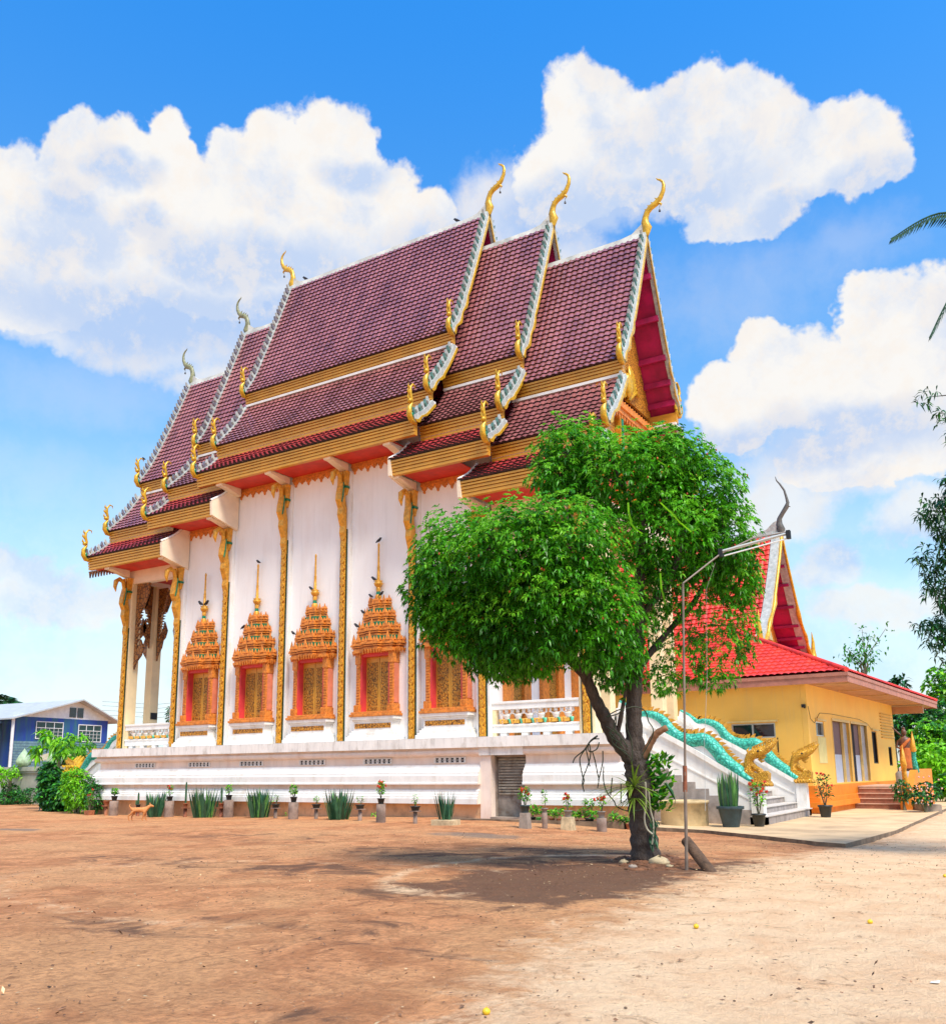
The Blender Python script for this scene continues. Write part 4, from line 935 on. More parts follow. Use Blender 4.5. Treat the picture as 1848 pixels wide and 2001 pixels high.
def win(axis, a, b, z0, z1, mull, frame=ALU, pane=GLASS, hood=True):
    p = MB()
    if axis == 'y': p.box(-.14, -.12, a, b, z0, z1)
    else: p.box(a, b, .1, .12, z0, z1)
    w1 = hb(p, 'window', pane)
    f = MB()
    def fb(a0, a1, c0, c1):
        if axis == 'y': f.box(-.11, -.03, a0, a1, c0, c1)
        else: f.box(a0, a1, .02, .09, c0, c1)
    t_ = .05
    fb(a, a+t_, z0, z1); fb(b-t_, b, z0, z1); fb(a+t_, b-t_, z0, z0+t_); fb(a+t_, b-t_, z1-t_, z1)
    for m_ in mull: fb(m_-.03, m_+.03, z0+t_, z1-t_)
    hb(f, 'frame', frame, w1)
    if hood:
        h = MB()
        if axis == 'y': h.box(0.002, .10, a-.08, b+.08, z1+.02, z1+.09)
        else: h.box(a-.12, b+.12, -.12, -.002, z1+.03, z1+.1)
        hb(h, 'hood', mat('cream_hood', (.70, .52, .20), .6) if 'cream_hood' not in MT else MT['cream_hood'], w1)
win('x', -2.85, -1.2, 2.7, 3.25, [-2.05]); win('y', 1.0, 2.15, 2.75, 3.3, []); win('y', 10.3, 11.3, 1.75, 3.2, [], BLACK, DKIN); win('y', 13.7, 14.5, 1.65, 2.55, [], BLACK, GLASS, False)
mb = MB(); mb.box(.002, .02, 1.1, 2.2, 1.75, 2.72); hb(mb, 'patched_panel', mat('pale_lime_patch', (.78, .68, .28), .7, .06))
mb = MB(); mb.box(-2.8, -1.3, -.02, -.002, 1.9, 2.66); hb(mb, 'patched_panel', MT['pale_lime_patch'])
mb = MB(); mb.box(-1.15, -1.12, -.03, -.004, 1.5, 2.7); hb(mb, 'downpipe', BLACK)
for a, b in ((3.35, 6.05), (6.35, 9.3)):
    m_ = a+(b-a)*.62
    d = MB(); d.mi = 0; d.box(-.15, -.12, a, m_, 2.1, 3.4); d.mi = 1; d.box(-.15, -.11, a+.05, m_-.05, 1.0, 2.1)
    if a > 5: d.mi = 2; d.box(-.116, -.108, a, a+(b-a)*.34, 1.0, 3.4)
    dd = hb(d, 'door', [CURT, PALE, DKIN])
    f = MB(); f.box(-.16, -.1, m_, b, 1.0, 3.4); hb(f, 'side_panel', mat('grey_door_side', (.42, .42, .42), .6, .1, 3) if 'grey_door_side' not in MT else MT['grey_door_side'], dd)
    f = MB(); f.box(-.10, .02, a-.04, a, 1.0, 3.45); f.box(-.10, .02, b, b+.04, 1.0, 3.45); f.box(-.1, .05, a-.08, b+.08, 3.4, 3.5); f.box(-.1, .0, m_-.03, m_+.03, 1.0, 3.4); hb(f, 'frame', MT['cream_hood'], dd)
mb = MB()
for k in range(9): mb.box(.0, .07, 12.3, 14.9, 2.95+k*.14, 2.99+k*.14)
hb(mb, 'louvre_vent', mat('ochre_louvre', (.62, .38, .08), .6))
mb = MB(); mb.box(-.5, .1, -.12, 0, .55, .95); mb.box(0, .12, 0, 15.5, .55, .95)
for z0, z1, d in ((.0, .2, .22), (.2, .38, .34), (.38, .55, .2)): mb.box(-16, .1+d, -.1-d, -.0, z0, z1-.003) if d < .3 else mb.box(-16, .1+d, -.1-d, -.0, z0, z1-.003); 
for z0, z1, d in ((.0, .2, .22), (.2, .38, .34), (.38, .55, .2)): mb.box(0.001, .1+d, .001, 15.5, z0, z1-.003)
mb.box(-16, -.5, -.11, -.0, .55, .93)
hb(mb, 'base_moulding', ORG)
mb = MB(); mb.box(0.13, 2.1, 6.2, 10, -.2, .78); mb.mi = 1; mb.box(.13, 2.12, 6.18, 10, .78, .84)
for k in range(4): mb.mi = 0; mb.box(.25, 2.1, 4.6+k*.4, 6.19, -.2, .02+.19*k+.14); mb.mi = 1; mb.box(.25, 2.1, 4.57+k*.4, 4.6+k*.4+.39, .02+.19*k+.141, .02+.19*k+.165)
hb(mb, 'entrance_steps', [mat('brown_step_tiles', (.36, .15, .09), .6, .2, 5), mat('pale_step_edge', (.62, .40, .28), .6)])
mb = MB(); mb.prism([(4.5, -.2), (4.5, .5), (4.9, .55), (6.4, 1.45), (6.9, 1.5), (10, 1.5), (10, -.2)], 2.11, 2.36, 'x'); mb.box(2.08, 2.5, 4.05, 4.5, -.2, .78); mb.box(2.04, 2.54, 4.01, 4.54, .78, .86)
hb(mb, 'entrance_parapet', ORG)
# small naga statues on the entrance parapet
for (yy, zz, m_) in ((4.28, .86, 0), (6.6, 1.45, 1)):
    mb = MB(); mb.mi = m_; mb.tube([(2.28, yy+.25, zz-.05), (2.3, yy-.02, zz+.2), (2.26, yy+.08, zz+.5), (2.3, yy-.05, zz+.8)], [.13, .11, .09, .10], 8)
    mb.mi = 0; mb.tube([(2.3, yy-.05, zz+.78), (2.3, yy-.15, zz+.95), (2.3, yy-.05, zz+1.2), (2.3, yy-.02, zz+1.55)], [.12, .11, .07, .01], 8)
    for k in range(4): mb.tube([(2.3, yy+.08, zz+.4+.22*k), (2.3, yy+.2, zz+.5+.22*k), (2.3, yy+.18, zz+.62+.22*k)], [.05, .04, .005], 6)
    hb(mb, 'naga_ornament', [GOLD, TEAL])
mb = MB(); mb.box(-.16, -.04, -.14, 0, 3.75, 3.87); mb.tube([(-.1, -.07, 3.8), (-.04, -.16, 3.74)], .035, 8); hb(mb, 'security_camera', BLACK)  # small dark security camera at the hall corner, not a lamp
mb = MB(); mb.tube([(.012, .1, 3.8), (.014, .3, 3.35), (.014, .8, 3.22), (.014, 1.6, 3.62), (.014, 3.2, 3.66), (.014, 8.0, 3.64), (.014, 9.6, 3.5), (.014, 10.2, 3.3), (.014, 12.2, 3.28)], .008, 5); hb(mb, 'wall_cable', BLACK)
# roof of the hall
SOFB = mat('brown_boarding', (.50, .27, .15), .65, .12, 2, .1, 20); FAS = mat('dusty_brown_fascia', (.42, .17, .12), .6, .15, 3, .1, 20)
ex, ey0, ey1, ez = 1.6, -.55, 18.6, 4.62
mb = MB(); mb.box(-16.5, ex-.06, ey0+.06, ey1-.06, ez, ez+.03); mb.build
hb(mb, 'soffit', SOFB)
mb = MB()
for k in range(5): mb.box(.2, 1.4, .6+k*3.4, .7+k*3.4, ez-.05, ez)
hb(mb, 'soffit_batten', mat('pale_batten', (.70, .45, .22), .6))
mb = MB(); mb.box(-16.5, ex, ey0, ey0+.05, ez-.06, ez+.28); mb.box(ex-.05, ex, ey0+.051, ey1-.051, ez-.06, ez+.28); mb.box(-16.5, ex, ey1-.05, ey1, ez-.06, ez+.28)
mb.box(-16.5, ex+.03, ey0-.03, ey0-.001, ez+.16, ez+.285); mb.box(ex+.001, ex+.03, ey0, ey1, ez+.16, ez+.285)
hb(mb, 'fascia', FAS)
mb = MB(); mb.box(-.5, 1.4, 15.5, 15.75, 4.2, 4.55); hb(mb, 'eave_sign_board', SOFB)
def hall_slope(kind):
    # corrugated red tiles in local coordinates; hip cut at 45 degrees
    S_ = .45; vs = []; fs = []; rows = 26; zb = ez+.30; p = .25; hh = (0, .03, .036, .028)
    m = MB(); run = 9.15
    for r in range(rows):
        for s, o in ((run*r/rows, .05), (run*(r+1)/rows, .0)):
            if kind == 'front': a0, a1 = -16.5, ex-s
            else: a0, a1 = ey0+s, ey1-s
            n = 4*max(2, int((ex+16.5 if kind == 'front' else ey1-ey0)/p))
            row = []
            for k in range(n+1):
                q = ((-16.5+(ex+16.5)*k/n) if kind == 'front' else (ey0+(ey1-ey0)*k/n)); qq = min(max(q, a0), a1)
                h = hh[k % 4]+o
                row.append((qq, ey0+s, zb+S_*s+h) if kind == 'front' else (ex-s, qq, zb+S_*s+h))
            vs += row
        b = r*2*(n+1)
        for k in range(n):
            q = [b+k, b+k+1, b+n+1+k+1, b+n+1+k]
            P3 = [vs[i] for i in q]
            if abs(P3[0][0]-P3[1][0])+abs(P3[0][1]-P3[1][1]) < 1e-6 and abs(P3[2][0]-P3[3][0])+abs(P3[2][1]-P3[3][1]) < 1e-6: continue
            fs.append(tuple(q) if kind == 'front' else tuple(q))
            if r < rows-1: fs.append((b+n+1+k, b+n+1+k+1, b+2*(n+1)+k+1, b+2*(n+1)+k))
    m.add(vs, fs); return m
hb(hall_slope('front'), 'roof', TILEH); hb(hall_slope('side'), 'roof', TILEH)
mb = MB(); mb.quad((-16.5, ey1, ez+.3), (ex, ey1, ez+.3), (ex-9.15, ey1-9.15, ez+.3+4.1), (-16.5, ey1-9.15, ez+.3+4.1)); hb(mb, 'roof', TILEH)
mb = MB(); mb.tube([(ex+.0, ey0, ez+.36), (ex-7, ey0+7, ez+.36+3.15)], .10, 6); hb(mb, 'hip_ridge', TILEH); mb = MB(); mb.tube([(ex, ey1, ez+.36), (ex-7, ey1-7, ez+.36+3.15)], .10, 6); hb(mb, 'hip_ridge', TILEH)
gy, gx = 8.75, -3.0
HPR = curve([(.04, 12.6), (.9, 10.9), (2.3, 8.6), (3.3, 7.45), (4.05, 6.85)], 5)
def htiles(side, x0, x1):
    m = tile_surface(HPR, x0, x1, side, True, .26, .3, yr=gy); return m
gr = empty('gable_roof', (gx-5, gy, 9), None, None); gr.parent = HP
def gb(mb, name, mats):
    o = mb.build(name, mats, None); o.parent = gr; o.location = -Vector(gr.location); return o
gb(htiles(1, -14, gx-.05), 'tiles', TILEH); gb(htiles(-1, -14, gx-.05), 'tiles', TILEH)
for side in (1, -1):
    vs = []; mb = MB()
    for (y, z) in HPR: vs += [(-14, gy-side*(y-.03), z-.09), (gx-.05, gy-side*(y-.03), z-.09)]
    mb.add(vs, [(2*i, 2*i+1, 2*i+3, 2*i+2) for i in range(len(HPR)-1)])
    for k in range(1, 10): y, z = HPR[2*k]; mb.box(gx-1.5, gx-.05, *sorted((gy-side*(y-.13), gy-side*(y-.04))), z-.22, z-.085)
    gb(mb, 'underside', PURP)
mb = MB(); mb.prism([(gy-.14, 12.5), (gy+.14, 12.5), (gy+.1, 12.75), (gy-.1, 12.75)], -14, gx-.3, 'x'); mb.prism([(gx-1.5, 12.7), (gx-.2, 12.5), (gx, 13.3), (gx-.25, 13.2), (gx-.6, 12.9)], gy-.07, gy+.07, 'y'); gb(mb, 'ridge_cap', WHITEG)
for side in (1, -1):
    vs = []; fs = []; mb = MB()
    for i, (y, z) in enumerate(HPR):
        a = HPR[max(i-1, 0)]; b = HPR[min(i+1, len(HPR)-1)]; d = math.hypot(b[0]-a[0], b[1]-a[1]); ny, nz_ = -(b[1]-a[1])/d, (b[0]-a[0])/d
        for xx in (gx-.32, gx+.05):
            for k in (-.12, .14): vs.append((xx, gy-side*(y+ny*k), z+nz_*k))
    for i in range(len(HPR)-1):
        b_ = i*4; c = b_+4; fs += [(b_, b_+1, c+1, c), (b_+2, c+2, c+3, b_+3), (b_+1, b_+3, c+3, c+1), (b_, c, c+2, b_+2)]
    mb.add(vs, fs); gb(mb, 'bargeboard', WHITEG)
    mb = MB(); mb.tube([(gx+.1, gy-side*(y-.05-.10*math.sin(i*.9)*(i > 8)), z-.05) for i, (y, z) in enumerate(HPR)], [.07+.05*math.sin(i*.9)**2*(i > 8) for i in range(len(HPR))], 7); gb(mb, 'gilt_edge', GOLDY)
    y, z = HPR[-1]; mb = MB(); mb.tube([(gx+.05, gy-side*(y-.1), z-.1), (gx+.05, gy-side*(y+.2), z+.1), (gx+.05, gy-side*(y+.16), z+.6), (gx+.05, gy-side*(y+.24), z+1.0), (gx+.05, gy-side*(y+.12), z+1.5)], [.12, .17, .11, .08, .01], 8); gb(mb, 'naga_finial', GOLDY)
pp = [(gy-y+.1, z-.15) for y, z in HPR]+[(gy+y-.1, z-.15) for y, z in HPR[::-1]]
mb = MB(); mb.prism(pp, gx-1.35, gx-1.25, 'x'); gb(mb, 'gable_panel', ORANGEG)
mb = MB(); mb.mi = 0; mb.prism([(gy-2.3, 7.5), (gy+2.3, 7.5), (gy, 11.1)], gx-1.25, gx-1.2, 'x'); mb.mi = 1; mb.prism([(gy-1.7, 7.75), (gy+1.7, 7.75), (gy, 10.4)], gx-1.2, gx-1.16, 'x'); mb.mi = 2; mb.box(gx-1.25, gx-.9, gy-3.6, gy+3.6, 6.95, 7.2); mb.mi = 0; mb.box(gx-1.25, gx-.95, gy-3.4, gy+3.4, 7.2, 7.4)
gb(mb, 'gable_picture', [GOLD, mat('pale_green_panel', (.55, .60, .35), .6, .3, 3), PURP])
mb = MB(); chf = [(.02, -.1), (.10, .25), (.02, .6), (.06, .9), (.2, 1.15), (.42, 1.5), (.5, 1.75), (.45, 2.1), (.38, 2.5), (.2, 2.9), (.05, 3.15), (0, 3.4)]
mb.tube([(gx+a*1.0, gy, 12.6+b*.85) for a, b in chf], [.13, .2, .16, .12, .11, .12, .08, .06, .05, .045, .03, .01], 8, flat=(.75, 1))
mb.tube([(gx+.44, gy, 13.95), (gx+.62, gy, 13.85)], [.06, .01], 6); gb(mb, 'chofa_finial', mat('weathered_grey_metal', (.12, .12, .11), .5, .2, 8))
# ================================================================ lamp pole
lp = pg(1340, 1700); LP = empty('lamp_pole', lp, 'tall thin leaning lamp pole with a double fluorescent lamp at its top beside the tree', 'lamp post')
POLE = mat('galvanised_pole', (.24, .19, .155), .5, .25, 3, .1, 30); RUST = mat('rust_brown', (.30, .10, .05), .8, .3, 8, .2, 40)
pt = pd(1334, 1140, lp.dot(Vector(_F))-0.1)
mb = MB(); mid = lp.lerp(pt, .35); mb.tube([lp-Vector((0, 0, .3)), mid], .026, 8); mb.tube([mid-Vector((0, 0, .1)), pt, ], .019, 8); mb.mi = 1; mb.tube([lp.lerp(pt, .27), lp.lerp(pt, .36)], .034, 8)
mb.build('pole', [POLE, RUST], LP)
D_ = 14.2
a = pd(1408, 1080, D_); b = pd(1540, 1044, D_-.1)
pc = pd(1470, 1062, D_)
mb = MB(); mb.tube([pt, pd(1408, 1082, D_), pd(1470, 1052, D_), pd(1535, 1040, D_)], .014, 6); mb.build('arm', POLE, LP)
LAMPW = mat('white_lamp_housing', (.45, .48, .48), .4, .05); 
ax_ = (b-a).normalized()
mb = MB(); mb.tube([a+Vector((0, 0, .02)), b+Vector((0, 0, .02))], .021, 4); mb.build('housing', LAMPW, LP)
for o in (-.035, .03):
    mb = MB(); mb.tube([a+Vector((.0, .03, o-.02))+ax_*.04, b+Vector((.0, .03, o-.02))-ax_*.04], .012, 8); mb.build('fluorescent_tube', mat('tube_glass', (.78, .82, .84), .2, .03) if 'tube_glass' not in MT else MT['tube_glass'], LP)
for p in (a, b): mb = MB(); mb.box(p.x-.03, p.x+.03, p.y-.04, p.y+.05, p.z-.07, p.z+.06); mb.build('end_cap', BLACK, LP)
cb = MB(); w1 = pd(1380, 1150, D_+.3); cb.tube([pd(1397, 1100, D_), w1, pd(1381, 1330, D_+.4), pd(1376, 1450, D_+.4), pd(1378, 1585, D_+.2)], .004, 4); cb.build('cable', LAMPW, LP)
# ================================================================ foliage
rng = np.random.RandomState(7)
def leaf_mesh(name, C, A, L, Wd, mats, parent=None, droop=.35, fold=.25, midx=None, off=None, smooth=False):
    """one bent 4-point leaf for each row: base C, direction A (unit), length L, half width Wd"""
    n = len(C); up = np.tile([0, 0, 1.0], (n, 1)); up += rng.randn(n, 3)*.35
    s = np.cross(A, up); s /= np.linalg.norm(s, axis=1)[:, None]+1e-9
    nrm = np.cross(s, A)
    L = np.asarray(L).reshape(-1, 1)*np.ones((n, 1)); Wd = np.asarray(Wd).reshape(-1, 1)*np.ones((n, 1))
    m = C+A*L*.5+nrm*L*.06; t = C+A*L*.95-np.array([0, 0, 1.0])*L*droop
    V = np.stack([C, m+s*Wd-nrm*Wd*fold, t, m-s*Wd-nrm*Wd*fold, m], 1).reshape(-1, 3)
    if parent is not None: V = V-np.array(wloc(parent))
    b = np.arange(n)*5
    F = np.concatenate([np.stack([b, b+1, b+4], -1), np.stack([b+1, b+2, b+4], -1), np.stack([b+4, b+2, b+3], -1), np.stack([b, b+4, b+3], -1)], 1).reshape(-1, 3)
    me = bpy.data.meshes.new(name); me.vertices.add(len(V)); me.vertices.foreach_set('co', V.ravel()); me.loops.add(F.size); me.loops.foreach_set('vertex_index', F.ravel().astype(np.int32))
    me.polygons.add(len(F)); me.polygons.foreach_set('loop_start', np.arange(0, F.size, 3)); me.polygons.foreach_set('loop_total', np.full(len(F), 3))
    for q in mats: me.materials.append(q)
    if midx is not None: me.polygons.foreach_set('material_index', np.repeat(midx, 4).astype(np.int32))
    me.update(); me.validate()
    return link(name, me, parent)
def rosettes(P, N_, k, L, Wd, spread=.9, lift=.15):
    n = len(P); C = np.repeat(P, k, 0); NN = np.repeat(N_, k, 0)
    r = rng.randn(n*k, 3); r -= NN*(r*NN).sum(1)[:, None]; r /= np.linalg.norm(r, axis=1)[:, None]+1e-9
    A = r*spread+NN*(.25+.5*rng.rand(n*k, 1))+np.array([0, 0, lift]); A /= np.linalg.norm(A, axis=1)[:, None]
    return C, A, L*(.7+.6*rng.rand(n*k)), Wd*(.75+.5*rng.rand(n*k))
def blob_points(blobs, dens, shell=.35):
    P = []; N_ = []
    for (c, r, q) in blobs:
        r = np.array(r); n = int(dens*q*4*PI*(((r[0]*r[1])**1.6+(r[0]*r[2])**1.6+(r[1]*r[2])**1.6)/3)**(1/1.6))
        d = rng.randn(n, 3); d /= np.linalg.norm(d, axis=1)[:, None]
        # lumpy surface
        lum = 1+.15*np.sin(d[:, 0]*7+c[0]*3)*np.sin(d[:, 1]*6+c[1])+.13*np.sin(d[:, 2]*9+c[2]*5)*np.sin(d[:, 0]*11)+.05*rng.randn(n)
        rad = (1-shell*rng.rand(n)**1.7)*lum
        P.append(np.array(c)+d*r*rad[:, None]); N_.append(d/r/np.linalg.norm(d/r, axis=1)[:, None])
    return np.concatenate(P), np.concatenate(N_)
LEAFM = mat('mango_leaves', (.10, .42, .010), .38, .3, 1.0, col2=(.035, .20, .008), island=.62, trans=.4, spec=.45)
LEAFY = mat('sunlit_leaves', (.25, .62, .03), .42, .3, 1.3, col2=(.12, .42, .02), island=.35, trans=.45, spec=.4)  # lighter green paints sunlight onto the upward-facing parts of the crown
LEAFD = mat('dark_leaves', (.012, .075, .022), .4, .3, 2, col2=(.02, .11, .03), island=.5, trans=.2)
LEAFP = mat('bush_leaves', (.06, .32, .02), .42, .3, 2, col2=(.03, .18, .02), island=.45, trans=.3)
LEAFB = mat('lime_leaves', (.30, .72, .015), .45, .3, 2, col2=(.18, .55, .015), island=.35, trans=.35)
BUDR = mat('red_buds', (.55, .08, .02), .5, .3, 9)
BARK = mat('dark_bark', (.050, .036, .030), .9, .4, 7, 1.0, 26, col2=(.13, .10, .085), stretch=(1, 1, .22), stain=(.008, .006, .006), sscale=9)
BARK.node_tree.nodes['Bump'].inputs['Distance'].default_value = .12
BARKC = mat('cut_bark', (.26, .13, .07), .85, .3, 6, .5, 25)
# ---- the tree in front of the temple
TB = pg(1262, 1685); DT = float(TB.dot(Vector(_F)))+EYE*0
TD = float(np.dot(np.array(TB)-np.array([0, 0, EYE]), _F))
TR = empty('mango_tree', TB, 'leafy dome-shaped green tree with dark forked trunk in front of the temple', 'tree')
def lim(pts, name='branch', m=BARK, n=10, jit=.0, par=None):
    P = [pd(u, v, TD+dz) for u, v, dz, r in pts]; R_ = [r for *_, r in pts]
    sp = curve([(p.x, p.y, p.z, r) for p, r in zip(P, R_)], 5)
    mb = MB(); pts3 = [Vector(q[:3]) for q in sp]; rr = [max(.004, q[3]*(1+.08*math.sin(i*2.1))) for i, q in enumerate(sp)]
    mb.tube(pts3, rr, n); return mb.build(name, m, par or TR)
tk = lim([(1265, 1695, 0, .30), (1262, 1680, 0, .25), (1258, 1640, 0, .225), (1253, 1590, 0, .21), (1250, 1545, 0, .215), (1247, 1510, 0, .22), (1242, 1480, .02, .20), (1239, 1440, .03, .145), (1238, 1380, .05, .13), (1240, 1320, .08, .13), (1246, 1230, .1, .11), (1250, 1120, .1, .08), (1255, 1000, .1, .05)], 'trunk', n=14)
lim([(1246, 1500, -.02, .15), (1225, 1470, -.05, .14), (1200, 1440, -.1, .125), (1180, 1400, -.15, .11), (1162, 1365, -.2, .095), (1145, 1325, -.2, .085), (1120, 1295, -.2, .08), (1090, 1275, -.2, .06), (1040, 1240, -.3, .05), (980, 1180, -.3, .03)])
lim([(1146, 1330, -.2, .07), (1150, 1280, -.3, .06), (1140, 1200, -.3, .05), (1120, 1100, -.3, .03)])
lim([(1250, 1300, .1, .07), (1300, 1240, .3, .05), (1360, 1170, .4, .04), (1400, 1080, .5, .03)])
lim([(1254, 1200, .1, .06), (1310, 1130, .0, .05), (1340, 1020, .0, .03)])
lim([(1205, 1440, -.1, .04), (1215, 1390, -.2, .035), (1222, 1350, -.2, .02)])
lim([(1250, 1490, -.05, .075), (1262, 1470, -.1, .062), (1275, 1445, -.15, .058), (1285, 1432, -.2, .055), (1303, 1422, -.25, .05)], 'cut_branch', BARKC)
def pb(u, v, dz, ru, rv, rd, q=1.0):
    k = TD/FPX; c = pd(u, v, TD+dz); return ((c.x, c.y, c.z), (ru*k, rd*k, rv*k), q)
CB = [pb(*q) for q in [(905,1105,-.2,105,112,105),(920,1215,-.1,100,82,100),(850,1160,0,55,90,70),(1000,1080,-.9,108,98,100),(1010,1215,-.7,125,98,100),(1095,1165,-1.1,112,120,110),(1105,1065,-1.1,98,98,100),(1175,1205,-1.0,72,105,85),
      (1095,935,.7,62,50,70),(1120,888,.9,85,75,85),(1225,935,.5,118,100,110),(1300,905,.6,95,72,90),(1370,960,.7,85,85,90),(1305,1045,.3,105,110,105),(1400,1055,.3,80,90,85),(1435,1125,.5,50,62,70),(1205,1290,-.1,55,62,60),(1010,1290,-.2,95,40,70)]]
CB2 = [pb(*q) for q in [(1268,1130,.3,55,80,60,.6),(1245,1215,.0,45,60,50,.5),(1360,1200,.4,95,75,80,.27),(1330,1290,.4,60,60,60,.42),(1405,1265,.5,62,72,60,.40),(1450,1220,.6,35,70,40,.5),(1310,1150,.3,90,60,80,.38),(1290,1330,.3,40,28,40,.6),(1400,1330,.4,40,22,40,.5)]]
Pp, Nn = blob_points(CB+CB2, 125)
up = Nn.copy(); up[:, 2] += .5; up /= np.linalg.norm(up, axis=1)[:, None]
C_, A_, L_, W_ = rosettes(Pp, up, 8, .092, .0145, .95, .02)
yy_ = np.repeat((Nn[:, 2] > -.15) & (rng.rand(len(Nn)) < .62), 8)
leaf_mesh('foliage', C_, A_, L_, W_, [LEAFM, LEAFY], TR, droop=.38, midx=yy_.astype(int))
Pi, Ni = blob_points([(c, tuple(x*.74 for x in r), q*.55) for c, r, q in CB], 46, .5)
C_, A_, L_, W_ = rosettes(Pi, Ni, 6, .17, .034, .95, -.1)
leaf_mesh('inner_foliage', C_, A_, L_, W_, [LEAFM], TR, droop=.3)
sel = rng.choice(len(Pp), 230, False); mb = MB()
for i in sel:
    p = Pp[i]+Nn[i]*.05; mb.ball(p, (.014, .014, .022), 5, 4)
o_ = mb.build('buds', BUDR, TR); o_['kind'] = 'stuff'
# twigs
mb = MB()
for i in range(90):
    c, r, q = CB[i % len(CB)]; d = rng.randn(3); d /= np.linalg.norm(d); e = Vector(c)+Vector(d*np.array(r)*.8); s = Vector(c)+Vector(rng.randn(3)*.12)
    mb.tube([s, s.lerp(e, .5)+Vector((0, 0, -.05)), e], [.02, .012, .005], 5, cap=False)
mb.build('twigs', BARK, TR)['kind'] = 'stuff'
# long strap leaves of orchids caught in the crown
mb = MB()
for pts in (((1148, 0),), ):
    pass
def strap(mb, pts, w_, dz=-1.0):
    P = [pd(u, v, TD+dz) for u, v in pts]
    for a, b, k in zip(P, P[1:], range(9)):
        mb.quad(a+Vector((-w_, 0, 0)), a+Vector((w_, 0, 0)), b+Vector((w_, 0, -.01)), b+Vector((-w_, 0, -.01)))
for pts, w_ in (([(1227, 982), (1228, 1000), (1234, 1025), (1243, 1035), (1255, 1042)], .016), ([(1290, 982), (1310, 1000), (1330, 1022), (1350, 1038), (1365, 1032)], .014), ([(1285, 900), (1300, 908), (1316, 905)], .012), ([(1290, 1120), (1292, 1150), (1300, 1180)], .014)): strap(mb, pts, w_, -1.15)
mb.build('strap_leaf', LEAFB, TR)
# ---- plants living on the trunk
EP = empty('orchid_plant', pd(1232, 1540, TD-.2), 'spiky green orchid clump growing on the left of the tree trunk', 'plant')
def blades(base, n, L, w_, name, mats, par, spread=1.0, up_=.6, droop=.25, seed=1, side=None, jb=.03, mi=None):
    r = np.random.RandomState(seed); mb = MB()
    for k in range(n):
        a = r.rand()*2*PI; e = up_+(1-up_)*r.rand()*.6; l = L*(.42+.68*r.rand()**.7)
        d = Vector((math.cos(a)*spread*(1.1-e), math.sin(a)*spread*(1.1-e), e))
        if side is not None: d = d+Vector(side)*(.4+.8*r.rand())
        d.normalize(); b = Vector(base)+Vector((math.cos(a)*jb*r.rand(), math.sin(a)*jb*r.rand(), 0))
        s = d.cross(Vector((0, 0, 1)));
        if s.length < .1: s = Vector((1, 0, 0))
        s = (s.normalized()+Vector((r.randn()*.3, r.randn()*.3, 0))).normalized()*w_*(.7+.6*r.rand())
        P = []; m = 4
        for i in range(m+1):
            t = i/m; c = b+d*l*t+Vector((0, 0, -droop*l*t*t)); ww = (.75+.5*math.sin(PI*min(1, t*1.1)))*(1-t**3)
            P += [c-s*ww, c+s*ww]
        if mi is not None: mb.mi = int(r.rand() < mi)
        mb.add(P, [(2*i, 2*i+1, 2*i+3, 2*i+2) for i in range(m)])
    return mb.build(name, mats, par)
MT_LIME = mat('orchid_blades', (.16, .30, .02), .5, .3, 9, col2=(.26, .34, .05), trans=.2)
blades(pd(1236, 1538, TD-.24), 95, .85, .012, 'leaves', MT_LIME, EP, 1.3, -.2, .30, 3, side=(-.7, -.25, .12), jb=.05)
blades(pd(1240, 1560, TD-.26), 34, .5, .010, 'leaves', MT_LIME, EP, 1.2, -.6, .5, 5, side=(.1, -.3, -.2), jb=.05)
def vine(pts, r, par=None, m=None, name='vine', dz=-.42):
    P = [pd(u, v, TD+dz) for u, v in pts]; sp = curve([(p.x, p.y, p.z) for p in P], 5); mb = MB(); mb.tube(sp, [r]*len(sp), 5); return mb
VN = mat('dark_vine', (.03, .045, .02), .6, .4, 8)
VT = empty('hanging_vine', pd(1215, 1460, TD-.3), 'tangle of dark thin aerial roots looping from the fork of the tree', 'vine')
Zv = lambda x, y: ((1400+x/4.62)/1.2792, (1700+y/4.62)/1.2792)
for pts in ([(430,650),(330,730),(300,800),(320,900),(340,1000)], [(450,680),(370,690),(320,760),(340,830),(420,800),(450,720)], [(430,640),(350,700),(290,790),(240,840),(170,900),(145,960)], [(330,720),(350,850),(320,980),(270,1110),(255,1200),(275,1290)],
            [(290,800),(240,870),(225,940),(255,1100),(275,1160),(255,1220)], [(370,830),(400,930),(430,1080),(445,1150),(430,1250)], [(490,820),(490,940),(470,1040),(440,1160)], [(530,430),(600,380),(690,340),(740,350)], [(530,430),(640,400),(680,380),(720,330)], [(530,540),(640,610),(720,690),(780,780)],
            [(640,410),(640,520),(570,640),(680,720),(730,790)], [(760,330),(870,310),(980,360),(1020,480),(1070,560),(1060,660),(940,880)], [(760,400),(770,560),(820,700),(830,870),(825,980)], [(620,620),(600,720),(690,800),(800,890),(830,960)], [(500,1000),(500,1170),(540,1300),(620,1400),(650,1460),(760,1510),(900,1510),(980,1480)],
            [(600,1130),(580,1330)], [(700,1200),(700,1420)], [(560,600),(650,700),(640,760),(760,830)], [(640,410),(620,560),(700,660),(690,760)]):
    vine([Zv(*p) for p in pts], .010 if pts[0][0] < 800 else .012).build('aerial_root', VN, VT)
vine([Zv(*p) for p in [(980,1180),(990,1400),(970,1600),(1000,1720),(1060,1780)]], .016, dz=-.32).build('aerial_root', mat('pale_root', (.45, .42, .32), .7) , VT)
vine([Zv(*p) for p in [(1020,1290),(1040,1500),(1070,1620),(1075,1760),(1060,1900)]], .014, dz=-.30).build('aerial_root', MT['pale_root'], VT)
